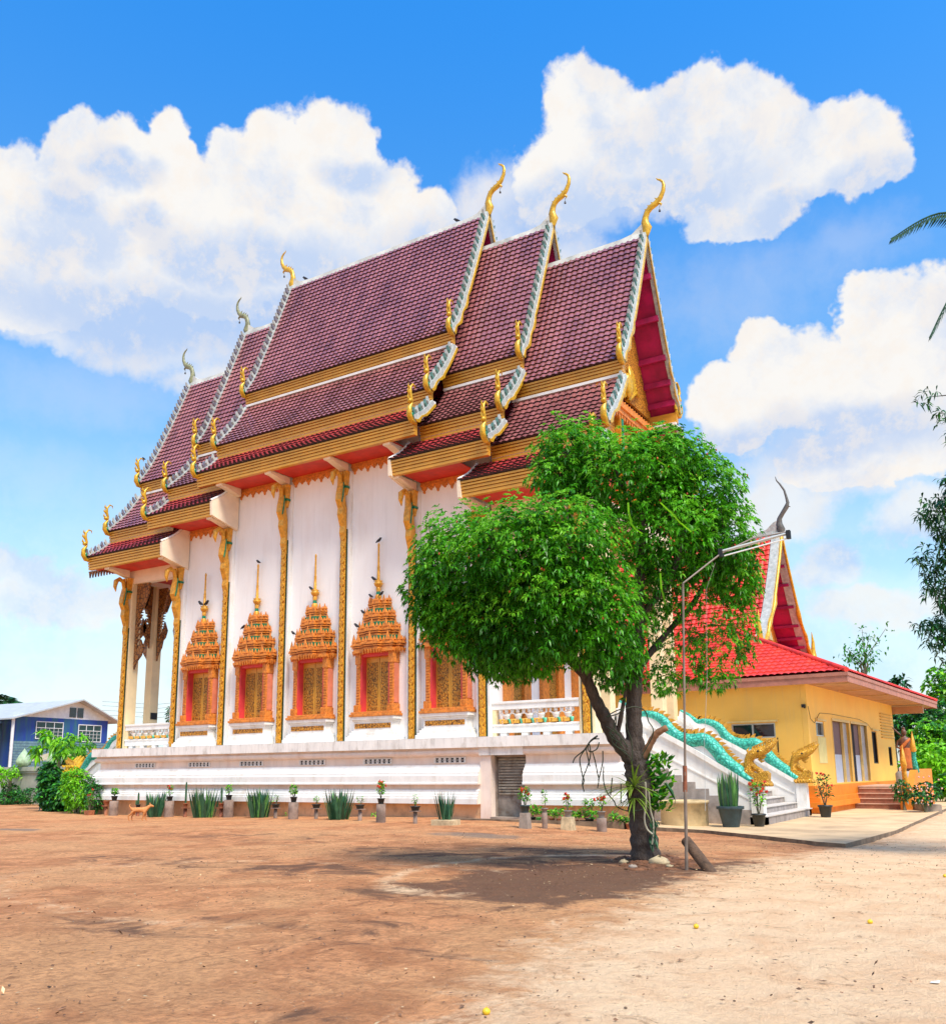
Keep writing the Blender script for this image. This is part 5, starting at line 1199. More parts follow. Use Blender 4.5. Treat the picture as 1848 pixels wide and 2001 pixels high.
LE = empty('climbing_plant', pd(1275, 1560, TD-.15), 'bright broad-leaved climbing plant on the right side of the tree trunk', 'plant')
r_ = np.random.RandomState(11); PP = []; AA = []
for k in range(240):
    u = 1262+r_.rand()*56*(1-abs(r_.rand()-.5)); v = 1480+r_.rand()*110; p = pd(u, v, TD-.2+r_.rand()*.25); PP.append(p); d = np.array([r_.randn()*.5+.5, r_.randn()*.5-.3, r_.rand()*1.2]); AA.append(d/np.linalg.norm(d))
leaf_mesh('leaves', np.array(PP), np.array(AA), .15+.05*r_.rand(240), .04, [LEAFP, LEAFB], LE, droop=.1, midx=(r_.rand(240) < .35).astype(int))
PP = []; AA = []
for k in range(40):
    u = 1268+r_.rand()*14; v = 1590+r_.rand()*60; PP.append(pd(u, v, TD-.25)); d = np.array([.3+r_.randn()*.2, -.3, -1]); AA.append(d/np.linalg.norm(d))
leaf_mesh('hanging_leaves', np.array(PP), np.array(AA), .14, .018, [LEAFD], LE, droop=.0)
mb = MB(); mb.tube([pd(1300, 1530, TD-.2), pd(1312, 1548, TD-.3), pd(1319, 1565, TD-.3)], [.02, .03, .005], 4, flat=(.3, 1)); mb.build('long_leaf', LEAFD, LE)
# mound, stones, stake by the trunk
MND = empty('soil_mound', pg(1300, 1690), 'low mound of dug brown soil at the foot of the tree', 'soil mound')
mb = MB(); r_ = np.random.RandomState(4)
for k in range(26):
    u = 1215+r_.rand()*150; v = 1678+r_.rand()*22; p = pg(u, v); mb.ball((p.x, p.y, p.z-.01), (.12+.14*r_.rand(), .10+.12*r_.rand(), .02+.05*r_.rand()), 14, 9)
mb.v = [tuple(np.array(q)+r_.randn(3)*.009) for q in mb.v]
mb.build('soil', mat('dug_soil', (.20, .085, .04), .95, .3, 8, 1.0, 40), MND)
STN = mat('pale_stone', (.60, .47, .28), .8, .2, 8, .4, 30)
def stone(u, v, r, lab, m=STN):
    p = pg(u, v); bm = MB(); bm.ball((p.x, p.y, p.z+r*.4), (r, r*.7, r*.55), 8, 6); r2 = np.random.RandomState(int(u))
    bm.v = [tuple(np.array(q)+r2.randn(3)*r*.10) for q in bm.v]; o = bm.build('stone', m); tag(o, lab, 'stone', 'stones at the foot of the tree'); return o
stone(1288, 1694, .17, 'largest pale stone lying in front of the tree trunk'); stone(1283, 1682, .09, 'small pale stone between the trunk and the largest stone'); stone(1309, 1697, .06, 'small stone to the right of the largest stone'); stone(1219, 1689, .08, 'flat stone at the left edge of the soil mound'); stone(1237, 1699, .07, 'small dark chip of stone left of the trunk in front', CEM); stone(1300,1686,.06,'little stone just behind the largest stone by the trunk')
mb = MB(); p0 = pg(1386, 1702); p1 = p0+Vector((-.42, .22, .42)); mb.tube([p0-Vector((-.1, .05, .1)), p0.lerp(p1, .5), p1], [.085, .085, .08], 10)
tag(mb.build('log', mat('dark_log', (.13, .075, .045), .9, .4, 6, .9, 25, stretch=(1, 1, 1))), 'dark brown log stump leaning beside the lamp pole', 'log')
# ================================================================ potted plants along the plinth
TERR = mat('terracotta', (.42, .15, .07), .8, .25, 6, .3, 30); DKPOT = mat('dark_plastic_pot', (.03, .035, .035), .45, .2, 6); GRPOT = mat('green_plastic_pot', (.10, .50, .10), .45, .1, 5); GRYP = mat('grey_cement_pot', (.30, .28, .26), .85, .2, 8, .3, 30)
BLUEP = mat('dark_blue_grey_pot', (.03, .06, .07), .5, .2, 6)
PIPE = mat('cement_pipe', (.27, .19, .15), .9, .25, 4, .5, 25, stain=(.14, .10, .08), sscale=4)
SNK = mat('sansevieria', (.012, .075, .04), .45, .35, 7, col2=(.035, .13, .06), island=.5); SNK2 = mat('striped_sansevieria', (.05, .19, .05), .45, .3, 12, col2=(.14, .34, .07), island=.4)
CAC = mat('cactus_green', (.04, .12, .05), .6, .3, 10, .4, 60)
STEM = mat('plant_stem', (.16, .15, .09), .8, .3, 10); FLR = mat('red_flowers', (.75, .05, .02), .5, .25, 20, island=.3)
Zc = lambda x, y: ((1150+x/2.858)/1.2792, (1550+y/2.858)/1.2792)
ZA = lambda x, y: ((x/2.9806)/1.2792, (1930+y/2.9806)/1.2792)
ZB = lambda x, y: ((560+x/2.9806)/1.2792, (1930+y/2.9806)/1.2792)
def gp(f, x, y, cap=24.75):
    p = pg(*f(x, y))
    if p.y > cap: s = cap/p.y; p = Vector((p.x*s, cap, gz(p.x*s, cap)))
    return p
def pot(mb, c, r, h, n=12): mb.lathe([(r*.68, 0), (r*.95, h*.86), (r*1.08, h*.87), (r*1.08, h), (r*.9, h), (r*.85, h*.85), (0, h*.85)], c, n)
def shrub(par, base, h, w_, n, flowers=0, seed=0, stem=True, L=.10, wd=.022, m=(LEAFP, LEAFB), nst=3):
    r = np.random.RandomState(seed); tips = []
    if stem:
        mb = MB()
        for k in range(nst):
            a = r.rand()*6.28; e = Vector(base)+Vector((math.cos(a)*w_*.35, math.sin(a)*w_*.35, h*(.55+.4*r.rand()))); mb.tube([Vector(base)-Vector((0,0,.03)), Vector(base).lerp(e, .5)+Vector((r.randn()*.015, r.randn()*.015, 0)), e], [.014, .010, .005], 5); tips.append(e)
        mb.build('stems', STEM, par)
    P = []; A = []
    for k in range(n):
        t = r.rand(); a = r.rand()*6.28; rr = w_*(.15+.85*r.rand())*(.5+.5*math.sin(PI*min(.95, t*.9+.1)))
        P.append((base[0]+math.cos(a)*rr*.45, base[1]+math.sin(a)*rr*.45, base[2]+h*(.25+.72*t))); d = np.array([math.cos(a)*1.0, math.sin(a)*1.0, .35+r.randn()*.35]); A.append(d/np.linalg.norm(d))
    leaf_mesh('leaves', np.array(P), np.array(A), L*(.7+.6*r.rand(n)), wd, list(m), par, droop=.3, midx=(r.rand(n) < .35).astype(int))
    if flowers:
        mb = MB()
        for k in range(flowers):
            a = r.rand()*6.28; rr = w_*.5*r.rand()+.02; c = Vector((base[0]+math.cos(a)*rr, base[1]+math.sin(a)*rr, base[2]+h*(.62+.42*r.rand())))
            for j in range(9): q = r.randn(3); q /= np.linalg.norm(q); mb.tube([c, c+Vector(q)*.05], [.012, .018], 4)
        mb.build('flowers', FLR, par)
def cactus(par, base, h, cols, seed=0):
    for k in range(cols):
        a = k*2.3+seed; hh = h*(1-.3*k); x, y = base[0]+math.cos(a)*.05*k, base[1]+math.sin(a)*.04*k; mb = MB(); vs = []; n = 12
        prof_ = [(.035, 0), (.042, .2*hh), (.04, .8*hh), (.03, .95*hh), (.0, hh)]
        for r, z in prof_:
            for i in range(n): q = 2*PI*i/n; rr = r*(1 if i % 2 else .72); vs.append((x+rr*math.cos(q), y+rr*math.sin(q), base[2]+z))
        mb.add(vs, [(i*n+j, i*n+(j+1) % n, (i+1)*n+(j+1) % n, (i+1)*n+j) for i in range(4) for j in range(n)]); mb.build('cactus_column', CAC, par)
GPL = 'potted plants in a row along the temple plinth'
def stand(p, h, r, kind):
    """a stand under a pot: a pipe section, or a thin post with a little plate"""
    mb = MB()
    if kind == 'pipe': mb.lathe([(r*1.04, -.1), (r*1.02, h*.5), (r*.98, h), (r*.8, h), (r*.78, h-.05), (0, h-.05)], p, 14)
    elif kind == 'block': mb.frus(p[0], p[1], p[2]-.05, p[2]+h, r*1.1, r*1.1, r*.88, r*.88)
    else: mb.lathe([(r, -.1), (r*.9, h-.03), (r*.9, h-.03)], p, 10); mb.box(p[0]-r*1.9, p[0]+r*1.9, p[1]-r*1.9, p[1]+r*1.9, p[2]+h-.03, p[2]+h)
    return mb
def planted(name, lab, cat, p, sh, sr, skind, slab, pr_, ph, pm, fill, smat=PIPE, sgrp='pot stands in front of the plinth'):
    s = stand(p, sh, sr, skind).build('pot_stand', smat); tag(s, slab, 'stand', sgrp)
    b = Vector((p[0], p[1], p[2]+sh)); e = empty(name, b, lab, cat, GPL)
    mb = MB(); pot(mb, b, pr_, ph); mb.build('pot', pm, e); fill(e, b+Vector((0, 0, ph*.85))); return e
# left row
S_ = lambda h, w_, n, fl, sd, **k: (lambda e, b: shrub(e, b, h, w_, n, fl, sd, **k))
planted('potted_plant', 'bushy green plant in a black pot on the leftmost cement pipe by the bushes', 'potted plant', gp(ZA, 845, 318), .60, .175, 'pipe', 'leftmost cement pipe stand, beside the big bushes', .13, .20, DKPOT, S_(.34, .30, 120, 0, 1, wd=.04))
planted('potted_cactus', 'small round cactus in a terracotta pot on a post beside the leftmost pipe', 'potted plant', gp(ZA, 788, 315), .40, .07, 'post', 'slim terracotta-coloured post just left of the leftmost cement pipe', .12, .20, TERR, lambda e, b: shrub(e, b, .07, .14, 30, 0, 2, stem=False, L=.05, wd=.01, m=(CAC, CAC)), TERR)
planted('potted_plant', 'thin red-topped plant in a black pot on the second cement pipe from the left', 'potted plant', gp(ZA, 1258, 328), .62, .18, 'pipe', 'second cement pipe stand from the left, right of the first snake plant clump', .125, .18, DKPOT, S_(.45, .26, 70, 5, 3))
planted('potted_plant', 'dense green plant in a black pot on the third cement pipe from the left', 'potted plant', gp(ZA, 1700, 338), .64, .18, 'pipe', 'third cement pipe stand from the left, right of the widest snake plant clump', .125, .19, DKPOT, S_(.40, .26, 130, 0, 4))
planted('potted_plant', 'leafy green plant in a dark pot on the fourth cement pipe', 'potted plant', gp(ZB, 515, 352), .56, .17, 'pipe', 'fourth cement pipe stand, with a weed growing at its left foot', .12, .18, DKPOT, S_(.42, .28, 130, 0, 5, wd=.03))
planted('potted_plant', 'tall red-flowered plant in a black pot on the fifth cement pipe', 'potted plant', gp(ZB, 1168, 375), .54, .145, 'pipe', 'fifth cement pipe stand, under the tall red flowering plant', .115, .17, DKPOT, S_(.52, .24, 150, 9, 6))
def bonsai(lab, slab, f, x, y, h, sd, th=.36, hh=.3, w_=.26):
    planted('potted_plant', lab, 'potted plant', gp(f, x, y), th, .065, 'post', slab, .15, .13, DKPOT, S_(hh, w_, 55, 0, sd, wd=.016, L=.07), PIPE)
bonsai('wispy bonsai-like plant in a shallow black bowl right of the third snake plant clump', 'thin post under a shallow bowl right of the third snake plant clump', ZB, 382, 345, .4, 7, hh=.38)
bonsai('tiny round-topped plant in a shallow black bowl left of the fourth snake plant clump', 'thin post under a shallow bowl left of the fourth snake plant clump', ZB, 685, 352, .4, 8, hh=.28, w_=.2)
bonsai('grey-green spreading plant in a shallow black bowl right of the fourth snake plant clump', 'thin post under a shallow bowl right of the fourth snake plant clump', ZB, 1012, 362, .36, 9)
bonsai('single-stemmed little plant in a shallow black bowl nearest the boxed snake plant', 'thin post under a shallow bowl nearest the boxed snake plant', ZB, 1424, 382, .36, 10, hh=.38, w_=.16)
for (f, x, y, lab, slab, h, cl) in ((ZA, 1378, 328, 'tall column cactus pair standing right of the second cement pipe', 'brown cactus stand right of the second cement pipe', .85, 2), (ZA, 1645, 335, 'single thin column cactus just left of the third cement pipe', 'brown cactus stand just left of the third cement pipe', .62, 2), (ZA, 1025, 322, 'short cactus cluster in a dark pot behind the dog', 'low brown cactus stand behind the dog', .5, 3)):
    planted('potted_cactus', lab, 'cactus', gp(f, x, y), .36 if cl == 2 else .3, .075, 'post', slab, .10, .17, TERR if cl == 2 else DKPOT, lambda e, b, h=h, cl=cl: cactus(e, b, h, cl), RUST)
# snake plant clumps
for (f, x, y, h, w_, n, lab) in ((ZA, 1155, 318, 1.0, .40, 90, 'leftmost dark snake plant clump, right behind the dog'), (ZA, 1520, 322, 1.12, .52, 120, 'widest dark snake plant clump, between two column cactuses'), (ZB, 260, 340, 1.05, .44, 100, 'third dark snake plant clump from the left'), (ZB, 850, 355, 1.0, .46, 110, 'fourth dark snake plant clump, with stones at its foot')):
    p = gp(f, x, y, 24.6); e = empty('snake_plant', p, lab, 'snake plant', 'snake plant clumps along the plinth')
    blades(p, n, h*1.05, .034, 'leaves', [SNK, SNK2], e, .62, .70, .05, int(x), jb=w_*.85, mi=.2)
p = gp(ZB, 1640, 395, 24.6); e = empty('snake_plant', p, 'spreading snake plant in a low square concrete box', 'snake plant', 'snake plant clumps along the plinth')
blades(p+Vector((0, .1, .08)), 60, 1.0, .022, 'leaves', SNK, e, .62, .72, .12, 5, jb=.2)
mb = MB(); mb.box(p.x-.36, p.x+.36, p.y-.15, p.y+.30, p.z-.1, p.z+.14); q = mb.build('concrete_planter', STN, e, bevel=.01)
# right group before the little door
planted('potted_plant', 'red ixora in a black-blue pot on the square brown stand beside the rusty door', 'potted plant', gp(Zc, 465, 1492), .42, .12, 'block', 'square brown stand beside the rusty door', .135, .20, BLUEP, S_(.52, .34, 170, 7, 21), CEM)
planted('potted_plant', 'thin spiky single stem in a grey pot on a round brown post', 'potted plant', gp(Zc, 605, 1490), .42, .075, 'pipe', 'narrow round brown post, second stand from the rusty door', .09, .12, GRYP, S_(.52, .12, 50, 0, 22, nst=1, L=.09), PIPE)
planted('potted_plant', 'small red flowering stem in a grey pot on the pale tapered block', 'potted plant', gp(Zc, 772, 1500), .34, .15, 'block', 'pale tapered concrete block stand', .11, .17, GRYP, S_(.46, .22, 60, 6, 23, nst=2), STN)
planted('potted_plant', 'red ixora in a grey pot on the round brown stump nearest the tree', 'potted plant', gp(Zc, 1012, 1513), .36, .13, 'pipe', 'round brown stump stand nearest the tree', .11, .17, GRYP, S_(.44, .28, 70, 6, 24), PIPE)
small = [(520,1440,.34,TERR,'taller green plant in a small dark pot between the first two stands',DKPOT), (560,1445,.28,0,'green plant in a bright green pot between the first two stands',GRPOT), (655,1450,.2,0,'low fern in a terracotta pot left of the pale block',TERR), (708,1450,.24,0,'broad-leaved plant in an orange-brown pot touching the pale block',TERR),
         (825,1450,.22,0,'low plant in a reddish pot right of the pale block',TERR), (875,1450,.26,0,'leafy plant in a small black pot beside the tallest foliage plant',DKPOT), (925,1455,.50,0,'tallest foliage plant in a large dark pot, left of the brown stump',DKPOT), (965,1450,.24,0,'small green plant in a black pot touching the brown stump',DKPOT), (1098,1465,.22,0,'aloe in a bright green pot left of the tree trunk',GRPOT), (1165,1460,.16,0,'low plant in a black tray left of the tree trunk',DKPOT), (1203,1475,.14,0,'little plant in a pinkish pot touching the tree trunk line',TERR)]
for i, (x, y, h, _, lab, pm) in enumerate(small):
    p = gp(Zc, x, y, 24.4); e = empty('potted_plant', p, lab, 'potted plant', 'small pots on the plant bed'); big = .13 if h > .4 else .085
    mb = MB(); pot(mb, p, big, big*1.75); mb.build('pot', pm, e); shrub(e, p+Vector((0, 0, big*1.5)), h+.06, .34 if h > .4 else .26, 110 if h > .4 else 70, 0, 60+i, stem=h > .3, L=.14, wd=.028)
for x, y, h in ((470, 330, .2), (1115, 340, .18)):
    p = gp(ZB, x, y+8, 24.5); e = empty('weed', p, 'small green weed at the foot of the %s cement pipe' % ('fourth' if x < 800 else 'fifth'), 'weed'); shrub(e, p, h, .2, 22, 0, int(x), stem=False, wd=.03)
# concrete water ring
p = pg(1327, 1621); p = Vector((p.x, p.y+.5, gz(p.x, p.y)+.09)); TK = empty('water_tank', p, 'wide round beige concrete basin with green duckweed beside the stairs', 'basin')
mb = MB(); R_ = .67; mb.lathe([(R_, -.05), (R_*1.0, .60), (R_*1.06, .62), (R_*1.06, .70), (R_*.92, .70), (R_*.90, .60)], p, 40); mb.build('concrete_ring', mat('stained_beige_concrete', (.60, .45, .24), .8, .2, 2, .3, 30, stain=(.16, .12, .06), sscale=1.9), TK)
mb = MB(); mb.lathe([(0, .585), (R_*.90, .585)], p, 30); mb.build('duckweed', mat('duckweed', (.22, .38, .05), .6, .4, 14, .6, 60), TK)
# large pots on the pavement
p = pg(1429, 1623); p.z += .08; e = empty('snake_plant', p, 'large upright snake plant in a big dark ribbed pot beside the stairs', 'snake plant')
mb = MB(); mb.lathe([(.22, 0), (.33, .50), (.38, .50), (.38, .58), (.33, .58), (.31, .5), (0, .5)], p, 24); mb.build('pot', BLUEP, e, bevel=.006)
blades(p+Vector((0, 0, .48)), 80, 1.05, .034, 'leaves', [SNK, SNK2], e, .28, .82, .03, 9, jb=.26, mi=.6)
p = pg(1484, 1622); p.z += .08; e = empty('potted_plant', p, 'red crown-of-thorns in a black pot at the foot of the stairs', 'potted plant')
mb = MB(); pot(mb, p, .19, .36, 18); mb.build('pot', DKPOT, e); shrub(e, p+Vector((0, 0, .3)), .95, .5, 190, 13, 31, L=.12, wd=.025, nst=8)
p = pg(1614, 1603); p.z += .08; e = empty('potted_plant', p, 'flowering shrub in a dark pot on the pavement between stairs and hall', 'potted plant')
mb = MB(); pot(mb, p, .22, .40, 18); mb.build('pot', DKPOT, e); shrub(e, p+Vector((0, 0, .34)), 1.05, .6, 170, 7, 32, L=.14, wd=.03, nst=6, m=(LEAFD, LEAFP))
# ================================================================ left side: wall, house, bushes
WG = mat('grey_green_wall', (.42, .43, .36), .85, .15, 1.5, .2, 20, stain=(.24, .24, .2), sscale=1.0)
FW = empty('boundary_wall', (-48, 32.4, -.3), 'low grey concrete boundary wall with a cap at the far left', 'wall')
mb = MB(); mb.box(-62, -40, 32.4, 32.55, -.4, 1.75); mb.build('wall', WG, FW)
mb = MB(); mb.box(-62, -40, 32.28, 32.67, 1.751, 2.0); mb.box(-62, -40, 32.33, 32.62, 1.62, 1.75); mb.build('cap', WG, FW)
for x in (-57.5, -53.2, -49.0, -44.8): mb = MB(); mb.box(x-.15, x+.15, 32.3, 32.399, -.4, 1.62); mb.build('pier', WG, FW)
mb = MB()
for x in (-48.1, -47.3):
    for z in (.55, .8, 1.05): mb.box(x-.2, x+.2, 32.385, 32.399, z, z+.1)
mb.build('wall_vent', BLACK, FW)
LOT = mat('pale_green_stone_bud', (.40, .55, .35), .7, .2, 5)
for x, g_ in ((-50.6, 'rightmost'), (-53.6, 'leftmost')):
    mb = MB(); mb.lathe([(.2, 0), (.42, .15), (.45, .35), (.3, .65), (.1, .95), (0, 1.1)], (x+2.0, 32.47, 2.0), 10); tag(mb.build('lotus_bud', LOT), '%s pale green lotus bud standing on the grey boundary wall' % g_, 'ornament', 'lotus buds on the wall')
# blue timber house
zE = 6.6; A1 = pz(31.7, 1393.5, zE); A2 = pz(220, 1404.5, zE); dv = (A2-A1); Wd_ = dv.length; ux = dv.normalized(); uy = Vector((-ux.y, ux.x, 0))
ang = math.atan2(ux.y, ux.x); BH = empty('blue_house', (A1.x, A1.y, -.3), 'blue timber house with white window frames and pale metal gable roof behind the wall', 'building', rz=ang)
def bb(mb, n, m, par=None): return mb.build(n, m, par or BH, 0, world=False)
BLU = mat('blue_boards', (.010, .035, .34), .6, .3, .6, .2, 20, col2=(.012, .09, .19), stretch=(3, 3, .4), stain=(.03, .14, .18), sscale=.6); ROOFM = mat('pale_metal_roof', (.46, .48, .48), .45, .1, 1.5, stretch=(1, 1, 1)); WTM = mat('white_timber', (.72, .74, .74), .6, .08, 3)
apx = py(155.5, 1364, (A1+ux*Wd_*.66).y); ap = .60*Wd_
za = zE+.3; GR = 1.5
mb = MB(); mb.box(0, Wd_*.95, 0, .15, 0, za-.25); mb.box(0, .15, .15, 9, 0, za-.25); mb.box(Wd_*.95-.15, Wd_*.95, .15, 9, 0, za-.25); bb(mb, 'wall', BLU)
mb = MB(); mb.prism([(-.3, za-.25), (Wd_, za-.25), (ap, za+GR-.15)], .02, .10, 'y')
bb(mb, 'gable_board', WTM)
mb = MB(); mb.box(ap-.75, ap-.08, -.03, .02, za-.1, za+.75); bb(mb, 'gable_window', GLASS); mb = MB(); mb.box(ap+.08, ap+.7, -.03, .02, za-.1, za+.75); bb(mb, 'gable_window', GLASS)
mb = MB()
for s, x0, x1 in ((1, -.9, ap), (-1, Wd_*1.04, ap)):
    zl = za-.45 if s > 0 else za-.35
    mb.add([(x0, -.8, zl), (x1, -.8, za+GR), (x1, 14, za+GR), (x0, 14, zl), (x0, -.8, zl-.12), (x1, -.8, za+GR-.12), (x1, 14, za+GR-.12), (x0, 14, zl-.12)], [(0, 1, 2, 3), (7, 6, 5, 4), (0, 4, 5, 1), (1, 5, 6, 2), (2, 6, 7, 3), (3, 7, 4, 0)])
    for k in range(40): pass
rf = bb(mb, 'roof', ROOFM)
mb = MB(); mb.box(-8, -.95, .5, 8, zE-.55, zE-.4); mb.box(-8, -.3, 1.2, 1.35, 0, zE-.55); bb(mb, 'side_wing', mat('dark_blue_grey_boards', (.03, .08, .13), .7, .3, 2))
mb = MB(); mb.tube([(-.5, -.4, 0), (-.5, -.4, zE-.2)], .13, 10); bb(mb, 'porch_post', WTM)
Wm = Wd_
for xa, xb, z0, z1 in ((Wm*.63, Wm*.87, 4.75, 6.15), (Wm*.20, Wm*.46, 4.9, 6.25), (-3.0, -1.3, 4.3, 6.1)):
    yy = -.02 if xa > 0 else 1.17
    p_ = MB(); p_.box(xa, xb, yy-.01, yy, z0, z1); o1 = bb(p_, 'window', mat('teal_dark_glass', (.01, .05, .05), .15, .3, 3) if 'teal_dark_glass' not in MT else MT['teal_dark_glass'])
    f = MB(); t_ = .07
    for a, b, c, d in ((xa-t_, xa, z0-t_, z1+t_), (xb, xb+t_, z0-t_, z1+t_), (xa, xb, z0-t_, z0), (xa, xb, z1, z1+t_), (xa, xb, z1-.5, z1-.45)): f.box(a, b, yy-.05, yy-.011, c, d)
    for k in (1, 2): x = xa+(xb-xa)*k/3; f.box(x-.03, x+.03, yy-.045, yy-.012, z0 if False else z1-.5, z1)
    for k in range(1, 6): x = xa+(xb-xa)*k/6; f.box(x-.012, x+.012, yy-.04, yy-.012, z0, z1-.5)
    for k in range(1, 3): z = z0+(z1-.5-z0)*k/3; f.box(xa, xb, yy-.04, yy-.012, z-.012, z+.012)
    bb(f, 'frame', WTM, o1)
mb = MB()
for k in range(17): mb.box(-.1, Wd_*.95, -.03, -.001, .9+.22*k, .9+.22*k+.19)
bb(mb, 'lower_boards', mat('pale_teal_boards', (.14, .26, .30), .7, .2, 4))
# lean-to roofs between the wall and the house
def shed(lab, u0, v0, u1, v1, dy, z0, z1, col):
    a = py(u0, v0, 33.6); b = py(u1, v1, 33.6); e = empty('lean_to_shelter', (a.x, 34, -.3), lab, 'shelter')
    mb = MB(); n = 24
    for k in range(n):
        xa = a.x+(b.x-a.x)*k/n; xb = a.x+(b.x-a.x)*(k+1)/n; o = .03*(k % 2)
        mb.quad((xa, 33.4, z0+o), (xb, 33.4, z0+.03-o), (xb, 33.4+dy, z1+.03-o), (xa, 33.4+dy, z1+o))
    mb.build('roof', col, e)
    mb = MB()
    for x in (a.x+.1, b.x-.1):
        mb = MB(); mb.box(x-.05, x+.05, 33.5, 33.6, -.4, z0-.02); mb.build('post', WTM, e); mb = MB(); mb.box(x-.05, x+.05, 33.2+dy, 33.3+dy, -.4, z1-.06); mb.build('post', WTM, e)
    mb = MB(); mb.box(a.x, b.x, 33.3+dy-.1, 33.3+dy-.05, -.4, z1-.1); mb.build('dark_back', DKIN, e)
shed('green corrugated lean-to roof behind the boundary wall near the blue house', 160, 1465, 218, 1460, 2.6, 2.5, 3.15, mat('green_metal_roof', (.20, .42, .10), .5, .15, 3))
shed('brown lean-to roof behind the boundary wall on the left', 44, 1470, 110, 1470, 2.4, 2.35, 3.0, mat('brown_metal_roof', (.42, .34, .20), .6, .2, 3))
# bushes
def bush(name, lab, blobs_, dens, L, wd, mats, k=5, mi=.4, cat='bush', grp=None, stem=True, seed=0):
    c = np.mean([b[0] for b in blobs_], 0); zb = min(b[0][2]-b[1][2] for b in blobs_)
    e = empty(name, (c[0], c[1], gz(c[0], c[1])), lab, cat, grp); P, Nr = blob_points(blobs_, dens); u_ = Nr.copy(); u_[:, 2] += .4; u_ /= np.linalg.norm(u_, axis=1)[:, None]
    C, A, L_, W_ = rosettes(P, u_, k, L, wd, .9, .1); leaf_mesh('foliage', C, A, L_, W_, mats, e, droop=.3, midx=(rng.rand(len(C)) < mi).astype(int) if len(mats) > 1 else None)
    if stem:
        mb = MB(); r = np.random.RandomState(seed)
        for b in blobs_:
            for j in range(3): mb.tube([Vector((c[0]+r.randn()*.1, c[1]+r.randn()*.1, gz(c[0], c[1])-.1)), Vector(b[0])*.6+Vector((c[0], c[1], gz(c[0], c[1])))*.4, Vector(b[0])+Vector((r.randn()*.2, r.randn()*.1, b[1][2]*.5))], [.03, .02, .008], 5)
        mb.build('stems', STEM, e)
    return e
def wb(u, v, y, ru, rv, q=1.0):
    c = py(u, v, y); d = float(np.dot(np.array(c)-np.array([0, 0, EYE]), _F)); k = d/FPX; return ((c.x, c.y, c.z), (ru*k, ru*k*.8, rv*k), q)
bush('broadleaf_bush', 'large dark broad-leaved bush left of the bright fern-like bush', [wb(103, 1545, 26.6, 30, 38), (wb(95, 1520, 26.6, 22, 26)), wb(118, 1560, 26.4, 22, 28)], 45, .26, .07, [LEAFP, LEAFD], 5, .45, seed=1)
bush('feathery_bush', 'bright lime feathery bush beside the left end of the plinth', [wb(150, 1545, 25.6, 32, 36), wb(145, 1525, 25.6, 24, 22), wb(172, 1560, 25.4, 20, 28)], 65, .16, .024, [LEAFB, LEAFP], 7, .2, seed=2)
bush('broadleaf_bush', 'shady green shrub at the corner of the plinth behind the terracotta pot', [wb(184, 1560, 25.0, 16, 28), wb(178, 1535, 25.2, 12, 18)], 55, .16, .03, [LEAFP, LEAFD], 6, .5, seed=3)
bush('hedge', 'low dark green hedge growing along the boundary wall', [wb(15, 1560, 31.6, 40, 12), wb(62, 1555, 31.4, 26, 14), wb(-40, 1560, 31.6, 40, 14), wb(20, 1545, 31.8, 20, 12)], 40, .16, .035, [LEAFP, LEAFD], 5, .5, seed=4)
bush('small_plant', 'bright green young plant against the left boundary wall', [wb(22, 1510, 31.5, 16, 10, .6), wb(5, 1520, 31.5, 10, 16, .6)], 45, .18, .05, [LEAFB], 5, seed=5)
p = gp(ZA, 665, 312, 24.6); e = empty('potted_plant', p, 'straggly reddish plant in a terracotta box in front of the bushes', 'potted plant')
mb = MB(); mb.frus(p.x, p.y, p.z, p.z+.2, .15, .12, .18, .14); mb.build('pot', TERR, e); shrub(e, p+Vector((0, 0, .18)), .85, .34, 80, 3, 77, L=.13, nst=6)
# papaya trees
def papaya(lab, y, tu, tv, bu, bv, r, n, seed, lobes=1.0, grp='papaya trees by the boundary wall'):
    t = py(tu, tv, y); b = py(bu, bv, y); b.z = gz(b.x, b.y)-.1; e = empty('papaya_tree', (b.x, b.y, gz(b.x, b.y)), lab, 'tree', grp); rr = np.random.RandomState(seed)
    mb = MB(); mb.tube([b, b.lerp(t, .5)+Vector((.05, 0, 0)), t], [.11, .085, .06], 9); mb.build('trunk', mat('papaya_trunk', (.22, .20, .12), .8, .25, 6, .4, 20) if 'papaya_trunk' not in MT else MT['papaya_trunk'], e)
    P = []; A = []; mb = MB()
    for k in range(n):
        a = rr.rand()*6.28; el_ = -.35+1.1*rr.rand(); ln = r*(.6+.45*rr.rand()); d = Vector((math.cos(a)*math.cos(el_), math.sin(a)*math.cos(el_), math.sin(el_))); tip = t+d*ln; mb.tube([t, t+d*ln*.5+Vector((0, 0, .06)), tip], [.018, .014, .01], 4, cap=False)
        for j in range(16):
            q = rr.randn(3)*.8+np.array(d)*.7; q[2] -= .25; q /= np.linalg.norm(q); P.append(tip+Vector(rr.randn(3)*.03)); A.append(q)
    mb.build('stalks', LEAFB, e)
    leaf_mesh('leaves', np.array(P), np.array(A), .42*r/1.0*(.7+.5*rr.rand(len(P))), .06*r, [LEAFB, LEAFP], e, droop=.45, midx=(rr.rand(len(P)) < .25).astype(int))
papaya('tall papaya tree with a thin pale trunk in front of the blue house', 28.5, 116, 1462, 112, 1560, 1.25, 26, 1)
papaya('papaya with drooping yellowing leaves right of the tall papaya', 27.8, 146, 1472, 150, 1560, .95, 14, 2)
papaya('young papaya at the left edge of the wall', 31.8, 20, 1512, 20, 1565, .8, 10, 3)
